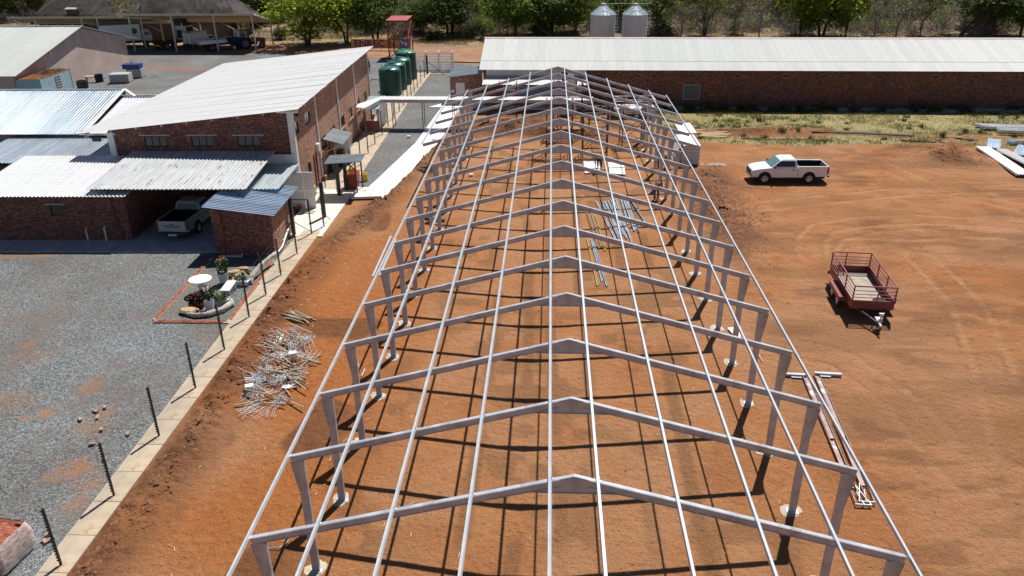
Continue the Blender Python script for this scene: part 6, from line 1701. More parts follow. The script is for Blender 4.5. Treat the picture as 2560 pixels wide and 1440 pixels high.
def heap_pos():
    while True:
        y = rg.uniform(10.9, 17.4); x = rg.uniform(-13.3, -9.9)
        cx = -11.3 - (y - 11) * .13
        if abs(x - cx) < 1.15 * math.sqrt(max(.05, 1 - ((y - 14.1) / 3.5) ** 2)): return x, y, cx
for k in range(96):
    x, y, cx = heap_pos()
    hz = .05 + max(0, .42 * (1 - abs(x - cx) / 1.4)) * rg.random() * (1 if y > 12.6 else .3)
    o = link_mesh('bracket_frame', br_me if rg.random() < .72 else br2, None, (x, y, hz))
    o.rotation_euler = (rg.uniform(-.35, .35), rg.uniform(-.3, .25), rg.gauss(-2.0, .35) if y < 13.5 else rg.uniform(0, 6.28))
    tag(o, 'thin silvery wire bracket lying in the tangled heap of poles', 'bracket', pile_g)
pm_ = []
for L in (1.3, 1.7, 2.2):
    b = MB(); b.bx(-L / 2, L / 2, -.025, .025, -.018, .018); pm_.append(b.mesh('timber_pole', M['timber']))
for k in range(46):
    x, y, cx = heap_pos()
    hz = .06 + max(0, .5 * (1 - abs(x - cx) / 1.4)) * rg.random() * (1 if y > 12.6 else .35)
    o = link_mesh('timber_pole', pm_[k % 3], None, (x, y, hz))
    o.rotation_euler = (rg.uniform(-.2, .2), rg.uniform(-.14, .14), rg.gauss(-.62, .22) if rg.random() < .75 else rg.gauss(.9, .25))
    tag(o, 'slim weathered timber pole in the tangled heap of brackets', 'pole', pile_g)
for k in range(14):
    o = link_mesh('timber_pole', pm_[k % 3], None, (-12.55 + rg.uniform(-.45, .5), 18.7 + rg.uniform(-.45, .5), .05 + .03 * (k // 3)))
    o.rotation_euler = (0, rg.uniform(-.06, .06), rg.gauss(-.55, .14)); tag(o, 'weathered pole in the small separate stack beyond the tangled heap', 'pole', 'small stack of poles beyond the heap')
for k, p_ in enumerate(((-12.43, 12.36, 0), (-11.35, 14.67, 0))):
    small('foam_block', ('white foam block near the front of the tangled heap', 'white foam block on the right side of the tangled heap')[k], 'block', (p_[0], p_[1], .12 + .2 * k), M['foam'], lambda t: t.bx(-.16, .16, -.12, .12, 0, .16), .4)
def channel(name, p, q, w, h, mat, label, cat, group, z=.03):
    b = MB(); d = Vector((q[0] - p[0], q[1] - p[1], 0)); L = d.length
    b.bx(0, L, -w / 2, w / 2, 0, .006); b.bx(0, L, -w / 2, -w / 2 + .006, .007, h); b.bx(0, L, w / 2 - .006, w / 2, .007, h); b.bx(0, L, -w / 2 + .007, -w / 4, h - .006, h); b.bx(0, L, w / 4, w / 2 - .007, h - .006, h)
    o = b.build(name, mat, None, loc=(p[0], p[1], z), rot=(0, 0, math.atan2(d.y, d.x))); return tag(o, label, cat, group)
PUR = 'steel purlins laid out on the soil inside the frame'
runs = [((2.51, 35.85, 0), (3.29, 29.1, 0)), ((2.88, 36.27, 0), (3.54, 28.79, 0)), ((3.11, 35.71, 0), (3.68, 28.49, 0)), ((3.32, 36.04, 0), (3.85, 29.75, 0)), ((3.52, 36.29, 0), (3.95, 29.24, 0)), ((3.67, 36.13, 0), (4.2, 29.13, 0)), ((3.86, 36.29, 0), (4.21, 28.5, 0)), ((4.19, 36.8, 0), (4.25, 31.56, 0)), ((4.34, 36.97, 0), (4.53, 30.42, 0)), ((4.5, 36.98, 0), (4.66, 30.76, 0)), ((4.55, 36.31, 0), (4.77, 30.23, 0)), ((4.82, 36.32, 0), (5.37, 31.39, 0)), ((2.94, 35.07, 0), (3.55, 29.42, 0)), ((3.54, 35.08, 0), (4.16, 29.76, 0))]
for k, (p_, q_) in enumerate(runs): channel('steel_purlin', p_, q_, .11, .05, M['galv_blue'], 'loose galvanised purlin in the bundle laid on the soil inside frame', 'purlin', PUR, .05 + .012 * (k % 3))
runs = [((1.8, 33.73, 0), (2.19, 27.72, 0)), ((2.1, 33.74, 0), (2.43, 27.84, 0)), ((2.35, 33.15, 0), (2.6, 27.38, 0))]
for k, (p_, q_) in enumerate(runs): channel('steel_purlin', p_, q_, .10, .06, M['timber'] if k < 2 else M['yellow_purlin'], ('dull brown channel left of the purlin bundle, leftmost of three', 'dull brown channel left of the purlin bundle, middle of three', 'yellow channel beside the galvanised purlin bundle')[k], 'purlin', PUR)
runs = [((1.68, 29.05, 0), (1.93, 22.68, 0)), ((1.89, 29.06, 0), (2.19, 23.22, 0)), ((2.01, 28.68, 0), (2.4, 22.64, 0))]
for k, (p_, q_) in enumerate(runs): channel('steel_purlin', p_, q_, .10, .06, M['yellow_purlin'] if k == 0 else M['galv_blue'], ('yellowish channel nearest the camera in the short group of three', 'grey channel in the middle of the short group of three', 'grey channel on the right of the short group of three')[k], 'purlin', PUR)
channel('blue_beam', (-8.45, 32.26, 0), (-7.03, 31.8, 0), .16, .12, pm('blue painted steel', (.05, .16, .36), .4), 'blue steel beam lying across the left column bases', 'beam', None, .05)
runs = [((-9.79, 23.44, 0), (-9.9, 29.21, 0)), ((-9.44, 23.6, 0), (-9.52, 28.71, 0))]
for k, (p_, q_) in enumerate(runs): channel('steel_purlin', p_, q_, .1, .06, M['purlin'], ('bright purlin lying outside the left columns, left of two', 'bright purlin lying outside the left columns, right of two')[k], 'purlin', 'two purlins outside the left columns')
for k, (pts, lab) in enumerate((([(2.01, 45.25, 0), (3.21, 45.28, 0), (3.19, 42.25, 0), (2.01, 42.02, 0)], 'white panel lying on soil at the feet of the bending person in grey'), ([(3.88, 44.75, 0), (5.09, 44.78, 0), (4.93, 41.7, 0), (3.81, 41.97, 0)], 'white square panel lying on soil right of the bending person in grey'))):
    b = MB(); b.prism([(p_[0], p_[1], .05) for p_ in pts][::-1], (0, 0, .08)); tag(b.build('floor_panel', M['panel'], None), lab, 'panel', 'white panels on the soil')
def panel_stack(label, x0, x1, y0, y1, z1, rz=0, n=14):
    t = thing('panel_stack', label, 'panel stack', ((x0 + x1) / 2, (y0 + y1) / 2, 0), rz)
    w, l = (x1 - x0) / 2, (y1 - y0) / 2
    for s_ in (-.6, .6):
        b = MB(); b.bx(-w, w, s_ * l - .06, s_ * l + .06, .02, .14); b.build('bearer', M['timber'], t)
    h = (z1 - .15) / n
    for k in range(n):
        b = MB(); b.bx(-w, w, -l, l, 0, h - .036); o = b.build('panel', M['panel'] if k == n - 1 else M['foam'], t, loc=(rnd.uniform(-.02, .02), rnd.uniform(-.03, .03), .15 + k * h))
    return t
panel_stack('tall stack of white insulated panels by the right columns, nearer one', 9.40, 10.68, 44.3, 47.6, 1.62)
panel_stack('stack of white insulated panels by the right columns, farther one', 9.65, 10.95, 47.95, 51.2, 1.70)
b = MB(); b.prism([(0, -1.5, .03), (.06, -1.5, .03), (.75, -1.4, 1.6), (.69, -1.4, 1.6)], (0, 2.9, .0)); tag(b.build('white_sheet', M['panel'], None, loc=(8.62, 46.2, 0)), 'white panel leaning against the nearer panel stack', 'panel')
for k in range(6):
    b = MB(); L = 2.2 + .15 * k; b.bx(-L / 2, L / 2, -.09, .09, 0, .035)
    o = b.build('plank', M['timber_new'], None, loc=(13.2 + .25 * (k % 3), 52.7 + .42 * k, .16 + .01 * (k % 2)), rot=(0, .01, R(-7 + 4 * (k % 4)))); tag(o, 'pale sawn plank in the loose row beside the grass edge', 'plank', 'loose planks at the grass edge')
for k in range(9):
    b = MB(); L = rnd.uniform(.5, 1.3); b.bx(-L / 2, L / 2, -.02, .02, 0, .02)
    o = b.build('foam_strip', M['foam'], None, loc=(11.6 + rnd.uniform(-.4, .9), 44.6 + rnd.uniform(-.25, .3), .05), rot=(0, 0, rnd.uniform(-.5, .4))); tag(o, 'thin white offcut strip on soil beside the panel stack', 'offcut', 'white offcut strips by the panel stack')
hp = [(22.02, 54.33, 0), (24.03, 54.23, 0), (25.98, 54, 0), (29.71, 53.26, 0), (33.68, 52.55, 0), (34.56, 51.67, 0), (33.61, 51.02, 0), (32, 50.98, 0), (28.42, 51.66, 0)]
b = MB(); b.path([(p_[0], p_[1], .16) for p_ in hp], .06, 6); b.path([(p_[0], p_[1] + .35, .15) for p_ in hp[:6]], .05, 6); tag(b.build('water_hose', M['hose'], None, smooth=True), 'long black water pipe looped along the grass edge', 'hose')
hp = [(15.45, 52.3, 0), (18.03, 51.96, 0), (20.42, 52.27, 0), (22.84, 51.54, 0)]
b = MB(); b.path([(p_[0], p_[1], .1) for p_ in hp], .04, 6); tag(b.build('water_hose', M['hose'], None, smooth=True), 'short thin black pipe on the lower grass edge', 'hose')
# galvanised columns lying right of the frame
for k, (p_, q_) in enumerate((((9.89, 14.15, 0), (9.36, 6.38, 0)), ((10.39, 14.32, 0), (9.76, 6.51, 0)))):
    d = Vector((q_[0] - p_[0], q_[1] - p_[1], 0)); L = d.length; a = math.atan2(d.y, d.x)
    t = thing('steel_column', ('spare galvanised T column lying on the soil right of the frame, left one', 'spare galvanised T column lying on the soil right of the frame, right one')[k], 'column', (p_[0], p_[1], .02), a, 'spare columns right of the frame')
    b = MB(); b.bx(0, L - .9, -.10, .10, .01, .02); b.bx(0, L, -.115, -.10, .01, .12); b.bx(0, L, .10, .115, .01, .12); b.bx(.3, L * .55, -.07, .07, .021, .10)
    b.build('web', M['column_web'] if 'column_web' in M else pm('blotched galvanising', (.24, .165, .155), .5, .3, .3, 2.0, (.70, .70, .72), .07), t)
    s_ = -1 if k == 0 else 1
    b = MB(); b.bx(-.14, -.0, -.06 if s_ > 0 else -1.0, 1.0 if s_ > 0 else .06, .01, .12); b.bx(.0, .12, s_ * .35 - .2, s_ * .35 + .2, .03, .05); b.build('head_beam', M['frame'], t)
    b = MB(); b.beam((L - .95, -.11 * s_, .06), (L, -.36 * s_, .06), .02, .1); b.beam((L, -.38 * s_, .06), (L, .14 * s_, .06), .02, .1); b.beam((L - .6, -.05 * s_, .06), (L, -.15 * s_, .06), .015, .1); b.build('haunch_plate', M['galv'], t)
# bundles at the right edge
RB = 'galvanised beams stacked at the right edge'
for k, (p_, q_) in enumerate((((37.03, 57.06, 0), (46.5, 56.0)), ((37.2, 56.48, 0), (46.4, 55.3)), ((37.27, 56.05, 0), (46.0, 54.8)), ((37.94, 55.21, 0), (46.0, 54.0)), ((37.66, 54.51, 0), (45.6, 53.4)))):
    channel('steel_beam', p_, q_, .34, .22, M['galv'], 'long galvanised beam in the stack on grass at the right edge', 'beam', RB, .10 + .03 * k)
def sheet_pack(name, label, p, q, width, mat, n, group, z0=.08, dz=.03, kind='ibr'):
    d = Vector((q[0] - p[0], q[1] - p[1], 0)); L = d.length; d.normalize()
    t = thing(name, label, 'sheet stack', (p[0], p[1], 0), 0, group)
    ac = Vector((-d.y, d.x, 0)) if True else None
    me = sheet_mesh(kind, width, L, mat)
    for k in range(n):
        o = link_mesh('sheet', me, t); a_ = d.cross(Vector((0, 0, 1))); m4 = Matrix((a_, d, Vector((0, 0, 1)))).transposed().to_4x4(); m4.translation = Vector((0, 0, z0 + dz * k)) + a_ * rnd.uniform(-.03, .03) + d * rnd.uniform(-.06, .06); o.matrix_local = m4
    b = MB(); b.bx(-.1, .1, -.1, .1, 0, z0); return t
sheet_pack('sheet_stack', 'long white roof sheets stacked on soil at right edge', (34.56, 49.56, 0), (33.83, 41.95, 0), 1.05, M['panel'], 5, 'sheet stacks at the right edge', .10, .035)
sheet_pack('sheet_stack', 'pair of white ribbed sheets lying on top of the long white stack', ((35.09, 48.39, 0)[0] + .2, (35.09, 48.39, 0)[1]), (35.32, 43.65, 0), .8, M['sheet_white'], 2, 'sheet stacks at the right edge', .30, .05)
sheet_pack('sheet_stack', 'short blue ribbed sheets standing beside the white stack', (34.43, 49.68, 0), (35.92, 52.6, 0), .95, M['sheet_blue'], 3, 'sheet stacks at the right edge', .1)
sheet_pack('sheet_stack', 'blue ribbed sheets crossing behind the long white stack', (35.42, 47.71, 0), (37.38, 50.6, 0), 1.0, M['sheet_blue'], 3, 'sheet stacks at the right edge', .1)
channel('blue_beam', (36.84, 51.09, 0), (38.74, 51.38, 0), .4, .3, M['sheet_blue'], 'blue flashing channel lying beyond the white sheet stack', 'beam', None, .05)
for k in range(7):
    p_ = (33.38, 42.42, 0); channel('steel_offcut', (p_[0] + .1 * k, p_[1] - .3 * k), (p_[0] + 2.2, p_[1] - 1.4 - .2 * k), .12, .09, M['galv'] if k % 2 else M['timber_dark'], 'short steel offcut in the small pile cut by the right border', 'offcut', 'offcut pile at the right edge', .05 + .07 * k)
b = MB(); b.bx(-1.5, 1.5, -.06, .06, 0, .05); tag(b.build('plank', M['timber_new'], None, loc=(44.0, 58.6, .1), rot=(0, 0, -.6)), 'single orange plank on grass above the galvanised beams', 'plank')
# cable coil and bits
b = MB(); rg = random.Random(9)
for k in range(12):
    r_ = rg.uniform(.3, .55); cx, cy = rg.uniform(-.15, .25), rg.uniform(-.1, .1)
    b.path([(cx + r_ * 1.3 * math.cos(a_), cy + r_ * math.sin(a_), .03 + .012 * k + rg.uniform(0, .03)) for a_ in [PI * 2 * i / 14 for i in range(15)]], .018, 4)
p_ = (-9.92, 42.53, 0); tag(b.build('cable_coil', M['hose'], None, loc=(p_[0], p_[1], .03)), 'dark coil of cable on the soil left of the frame', 'cable')
for k, (p_, lab) in enumerate((((-6.28, 41.32, 0), 'small white foam block on the soil inside the frame'), ((-12.68, 52.24, 0), 'small white foam block on the grey gravel lane'), ((-10.38, 51.35, 0), 'white foam scrap at the edge of the white walkway'))):
    small('foam_block', lab, 'block', (p_[0], p_[1], .03), M['foam'], lambda t: t.bx(-.14, .14, -.1, .1, 0, .16), .3 * k)
for k, (pts, lab) in enumerate((([(-8.89, 3.84, 0), (-8.5, 3.81, 0), (-8.38, 4.03, 0), (-8.33, 4.14, 0)], 'pale strap curled on soil beside the nearest left column'), ([(-8.66, 14.77, 0), (-8.36, 13.97, 0), (-8.19, 14.13, 0), (-8.17, 13.5, 0)], 'white strap crumpled on soil between the left columns'), ([(8.46, 15.37, 0), (8.41, 16.21, 0), (8.09, 16.73, 0)], 'pale strap on the soil by the right columns'))):
    b = MB(); b.path([(p_[0], p_[1], .06 + .05 * (i % 2)) for i, p_ in enumerate(pts)], .018, 4); tag(b.build('strap', M['concrete_white'], None), lab, 'strap')
p_ = (7.85, 17.82, 0); small('white_sheet', 'small white sheet lying against the right column footing', 'sheet', (p_[0], p_[1], .05), M['panel'], lambda t: t.bx(-.18, .18, -.45, .45, 0, .05), .2)

# ------------------------------------------------------------------ scaffolds
def scaffold(label, x, y, L, D, H, rz=0):
    t = thing('scaffold_tower', label, 'scaffold', (x, y, 0), rz, 'scaffold towers inside the frame')
    for a_ in (0, L):
        for c_ in (0, D):
            b = MB(); b.tube((a_, c_, 0), (a_, c_, H), .045, 6); b.build('upright', M['steel_brown'], t)
    for z in [.4 + 1.0 * k for k in range(int(H))]:
        for c_ in (0, D):
            b = MB(); b.tube((0, c_, z), (L, c_, z), .03, 5); b.build('ledger', M['steel_brown'], t)
        for a_ in (0, L):
            b = MB(); b.tube((a_, 0, z + .03), (a_, D, z + .03), .03, 5); b.build('transom', M['steel_brown'], t)
    for c_ in (0, D):
        for (z0, z1) in ((.4, 2.3), (2.4, H - .2)):
            b = MB(); b.tube((0, c_ + .03, z0), (L, c_ + .03, z1), .024, 5); b.build('brace', M['steel_brown'], t)
    for k in range(2):
        b = MB(); b.bx(-.2, L + .2, .15 + k * .5, .42 + k * .5, H - .75, H - .70); b.build('plank', M['timber_dark'], t)
    return t
scaffold('brown tube scaffold tower under the ridge, left of three near white panels', -.85, 46.9, 2.0, 1.2, 4.3)
scaffold('brown tube scaffold tower near the white panels, middle of three', 2.0, 46.6, 1.9, 1.2, 4.0)
scaffold('brown tube scaffold tower beside the right columns, rightmost of three', 5.3, 49.6, 1.8, 1.2, 3.4, .1)
scaffold('brown tube scaffold tower at the far end under the ridge', -.3, 52.6, 2.4, 1.3, 4.6)
scaffold('low scaffold trestle by the man in yellow shirt', 3.4, 59.6, 1.8, 1.0, 1.8)
scaffold('lone scaffold frame left of the ridge near the white panels', -5.3, 58.9, 1.6, 1.0, 3.4)
b = MB(); b.tube((0, 0, 1.2), (0, 0, 4.9), .035, 6); b.bx(-.06, .06, -.01, .01, 4.2, 5.4); tag(b.build('hanging_strap', M['orange'], None, loc=(.12, SP * 12 - .12, 0)), 'thin orange strap hanging from an apex of frame', 'strap')

# ------------------------------------------------------------------ people
def skinned(name, nodes, edges, mat, parent, root=0, lvl=1):
    me = bpy.data.meshes.new(name)
    keys = list(nodes); ix = {k: i for i, k in enumerate(keys)}
    me.from_pydata([nodes[k][0] for k in keys], [(ix[a_], ix[b_]) for a_, b_ in edges], [])
    me.materials.append(mat)
    o = link_mesh(name, me, parent)
    sk = o.modifiers.new('skin', 'SKIN'); sk.use_smooth_shade = True
    if not me.skin_vertices: me.skin_vertices.new(name='skin')
    sv = me.skin_vertices[0].data
    for k in keys:
        r_ = nodes[k][1]; sv[ix[k]].radius = (r_, r_) if isinstance(r_, float) else r_
        sv[ix[k]].use_root = (ix[k] == root)
    sb_ = o.modifiers.new('sub', 'SUBSURF'); sb_.levels = lvl; sb_.render_levels = lvl
    return o
POSES = {
 'stand': dict(pelvis=(0, 0, .95), spine=(0, .02, 1.15), chest=(0, .01, 1.36), neck=(0, .02, 1.50), head=(0, -.02, 1.62), crown=(0, -.01, 1.70), sl=(.19, .01, 1.42), el=(.25, .02, 1.13), wl=(.24, -.10, .90), kl=(.11, -.02, .50), al=(.11, .03, .09), tl=(.12, -.13, .05), hl=(.10, 0, .90)),
 'bend': dict(pelvis=(0, .10, .88), spine=(0, -.06, 1.03), chest=(0, -.26, 1.12), neck=(0, -.41, 1.15), head=(0, -.53, 1.13), crown=(0, -.61, 1.13), sl=(.19, -.30, 1.11), el=(.24, -.34, .83), wl=(.17, -.45, .60), kl=(.13, .0, .47), al=(.12, .05, .09), tl=(.13, -.11, .05), hl=(.10, .08, .84)),
 'crouch': dict(pelvis=(0, .16, .36), spine=(0, .08, .54), chest=(0, -.06, .72), neck=(0, -.14, .85), head=(0, -.21, .94), crown=(0, -.23, 1.02), sl=(.19, -.05, .76), el=(.27, -.28, .56), wl=(.16, -.46, .38), kl=(.17, -.26, .50), al=(.15, .04, .09), tl=(.16, -.12, .05), hl=(.11, .13, .36)),
}
def person(label, loc, rz, pose, shirt, trous, hat=None, s=1.0):
    t = thing('person', label, 'person', loc, rz)
    P = POSES[pose]; m = lambda p_: (-p_[0], p_[1], p_[2])
    P = {k: Vector(v) for k, v in P.items()}
    n = {'pelvis': (P['pelvis'], .125), 'spine': (P['spine'], .115), 'chest': (P['chest'], .135), 'neck': (P['neck'], .052), 'head': (P['head'], .088), 'crown': (P['crown'], .082)}
    e = [('pelvis', 'spine'), ('spine', 'chest'), ('chest', 'neck'), ('neck', 'head'), ('head', 'crown')]
    fd = (P['head'] - P['neck']); fwd = Vector((0, -1, 0)) if pose != 'bend' else Vector((0, -.3, -1)).normalized()
    n['nose'] = (P['head'] + fwd * .095 , .018); e.append(('head', 'nose'))
    for sd, f_ in (('l', lambda v: Vector(v)), ('r', lambda v: Vector(m(v)))):
        sh, el, wr, hp_, kn, an_, to = (f_(P[k]) for k in ('sl', 'el', 'wl', 'hl', 'kl', 'al', 'tl'))
        d = (wr - el).normalized(); pa = wr + d * .07
        for k, v, r_ in (('sh', sh, .062), ('el', el, .043), ('wr', wr, .029), ('pa', pa, .033), ('hp', hp_, .085), ('kn', kn, .058), ('an', an_, .040), ('to', to, .036)): n[k + sd] = (v, r_)
        e += [('chest', 'sh' + sd), ('sh' + sd, 'el' + sd), ('el' + sd, 'wr' + sd), ('wr' + sd, 'pa' + sd), ('pelvis', 'hp' + sd), ('hp' + sd, 'kn' + sd), ('kn' + sd, 'an' + sd), ('an' + sd, 'to' + sd)]
        side = d.cross(Vector((0, 0, 1))); side = side.normalized() if side.length > .1 else Vector((1, 0, 0))
        cur = Vector((0, -1, 0))
        for q in range(4):
            L = (.075, .085, .078, .06)[q]; off = side * ((q - 1.5) * .021)
            n[f'f{q}{sd}'] = (pa + off + d * (L * .55) , .009); n[f'g{q}{sd}'] = (pa + off + d * (L * .9) + cur * .02, .008)
            e += [('pa' + sd, f'f{q}{sd}'), (f'f{q}{sd}', f'g{q}{sd}')]
        n['th' + sd] = (wr + d * .045 + side * .045 + cur * .02, .010); e.append(('wr' + sd, 'th' + sd))
    skinned('body', n, e, M['skin'], t)
    g = .022
    c = {'pelvis': (n['pelvis'][0], n['pelvis'][1] + .012), 'spine': (n['spine'][0], n['spine'][1] + g), 'chest': (n['chest'][0], n['chest'][1] + g)}
    ce = [('pelvis', 'spine'), ('spine', 'chest')]
    for sd in 'lr':
        c['sh' + sd] = (n['sh' + sd][0], .085); c['el' + sd] = (n['sh' + sd][0].lerp(n['el' + sd][0], .85), .062); ce += [('chest', 'sh' + sd), ('sh' + sd, 'el' + sd)]
    skinned('shirt', c, ce, shirt, t)
    c = {'pelvis': (n['pelvis'][0] + Vector((0, 0, -.02)), n['pelvis'][1] + .028)}; ce = []
    for sd in 'lr':
        c['hp' + sd] = (n['hp' + sd][0], .108); c['kn' + sd] = (n['kn' + sd][0], .08); c['an' + sd] = (n['an' + sd][0] + Vector((0, 0, .03)), .066); ce += [('pelvis', 'hp' + sd), ('hp' + sd, 'kn' + sd), ('kn' + sd, 'an' + sd)]
    skinned('trousers', c, ce, trous, t)
    up = (P['crown'] - P['head']).normalized()
    b = MB(); b.lathe([(.098, -.02), (.106, .02), (.095, .07), (.06, .105), (.01, .118)], 14)
    if hat: b.lathe([(.098, -.012), (.125, -.02), (.125, -.010), (.098, .0)], 14, (0, -.035, 0))
    h = b.build('cap' if hat else 'hair', hat or M['cloth_black'], t, smooth=True, loc=tuple(P['head'] + up * .02)); h.rotation_euler = up.to_track_quat('Z', 'Y').to_euler()
    for sx in (-.034, .034):
        b = MB(); b.lathe([(.003, -.009), (.009, 0), (.003, .009)], 8); q = b.build('eye', M['cloth_white'], t); q.location = P['head'] + fwd * .088 + Vector((sx, 0, .012))
    t.scale = (s, s, s)
    return t
p_ = (2.81, 42.84, 0); person('person in grey green shirt bending over a white panel inside the frame', (p_[0] + .3, p_[1] + .15, .13), R(-20), 'bend', M['cloth_grey'], M['cloth_black'])
p_ = (6.51, 36.12, 0); person('person in brown top and blue trousers bending beside the right columns', (p_[0], p_[1] + .2, 0), R(150), 'bend', M['cloth_brown'], M['cloth_blue'])
person('person in dark clothes and cap up on the scaffold below the ridge', (.55, 53.3, 3.91), R(180), 'stand', M['cloth_black'], M['cloth_navy'], M['cloth_grey'])
person('person in yellow shirt on the trestle left of the white trailer', (4.2, 60.1, 1.11), R(70), 'bend', M['cloth_yellow'], M['cloth_navy'], M['skin'])
p_ = (8.23, 43.8, 0); person('person in white shirt standing between columns beside the panel stacks', (p_[0], p_[1], 0), R(120), 'bend', M['cloth_white'], M['cloth_khaki'], M['cloth_khaki'])
p_ = (7.59, 43.37, 0); person('person in navy clothes and white cap behind a right column', (p_[0], p_[1], 0), R(200), 'stand', M['cloth_navy'], M['cloth_black'], M['cloth_white'])
p_ = (-22.7, 83.02, 0); person('person in navy overalls walking past the far corner of tall building', (p_[0], p_[1], 0), R(60), 'stand', M['cloth_navy'], M['cloth_navy'], None, 1.05)

# ------------------------------------------------------------------ vegetation
def np_mesh(name, co, faces, mat, smooth=False):
    me = bpy.data.meshes.new(name); k = faces.shape[1]
    me.vertices.add(len(co)); me.vertices.foreach_set('co', co.astype(np.float32).ravel())
    me.loops.add(faces.size); me.loops.foreach_set('vertex_index', faces.astype(np.int32).ravel())
    me.polygons.add(len(faces)); me.polygons.foreach_set('loop_start', np.arange(0, faces.size, k, dtype=np.int32))
    me.polygons.foreach_set('loop_total', np.full(len(faces), k, dtype=np.int32))
    me.update(calc_edges=True); me.materials.append(mat)
    return me
def leaf_mat(name, lo, hi, trans=0.35):
    m, nt, b = new_mat(name)
    v = coords(nt)
    n1 = noise(nt, v, .9, 3, .6); n2 = noise(nt, v, 7.0, 3, .6)
    f = math_(nt, 'ADD', math_(nt, 'MULTIPLY', n1, .6), math_(nt, 'MULTIPLY', n2, .4))
    c = ramp(nt, f, [(.36, lo), (.62, hi)])
    oi = N(nt, 'ShaderNodeObjectInfo')
    c = mixc(nt, 1.0, c, ramp(nt, oi.outputs['Random'], [(0, (.82, .86, .8)), (1, (1.12, 1.05, 1.0))]), 'MULTIPLY')
    nt.links.new(c, b.inputs['Base Color']); b.inputs['Roughness'].default_value = .6; b.inputs['Specular IOR Level'].default_value = .25
    tr = N(nt, 'ShaderNodeBsdfTranslucent'); nt.links.new(c, tr.inputs[0])
    mx = N(nt, 'ShaderNodeMixShader'); mx.inputs[0].default_value = trans
    nt.links.new(b.outputs[0], mx.inputs[1]); nt.links.new(tr.outputs[0], mx.inputs[2])
    nt.links.new(mx.outputs[0], nt.nodes['Material Output'].inputs[0])
    return m
LM = {'bright': leaf_mat('lime green leaves', (.18, .26, .026), (.33, .42, .05), .68),
      'green': leaf_mat('mid green leaves', (.12, .185, .025), (.23, .30, .052), .62),
      'dark': leaf_mat('dark green leaves', (.058, .096, .024), (.130, .180, .045), .55),
      'yellow': leaf_mat('yellow green leaves', (.075, .085, .018), (.15, .15, .04)),
      'grass_dry': leaf_mat('dry grass blades', (.28, .215, .085), (.44, .36, .19), .3),
      'grass_green': leaf_mat('green grass blades', (.09, .115, .022), (.21, .20, .045), .3),
      'weed': leaf_mat('weed leaves', (.05, .075, .03), (.10, .125, .055), .3)}
LM['veld'] = leaf_mat('dry veld grass', (.15, .115, .05), (.30, .235, .12), .3)
M['bark'] = pm('grey brown bark', (.085, .066, .055), .95, 0, .3, 4)
M['bark_grey'] = pm('pale grey dry twigs', (.31, .27, .265), .95, 0, .25, 2)
def leaf_quads(rs, cen, sig, n, size, flat=1.0):
    k = rs.randint(0, len(cen), n)
    p = cen[k] + rs.normal(0, 1, (n, 3)) * sig[k][:, None] * np.array([1, 1, flat])
    a = rs.normal(0, 1, (n, 3)); a[:, 2] *= .45; a /= np.linalg.norm(a, axis=1)[:, None]
    b_ = np.cross(a, rs.normal(0, 1, (n, 3)) * np.array([.6, .6, 1.0]) + np.array([0, 0, .5])); b_ /= np.linalg.norm(b_, axis=1)[:, None]
    s_ = size * rs.uniform(.6, 1.3, n)[:, None]
    co = np.stack([p - a * s_ * .5, p + b_ * s_ * .28, p + a * s_ * .5, p - b_ * s_ * .28], 1).reshape(-1, 3)
    return co, np.arange(n * 4).reshape(-1, 4)
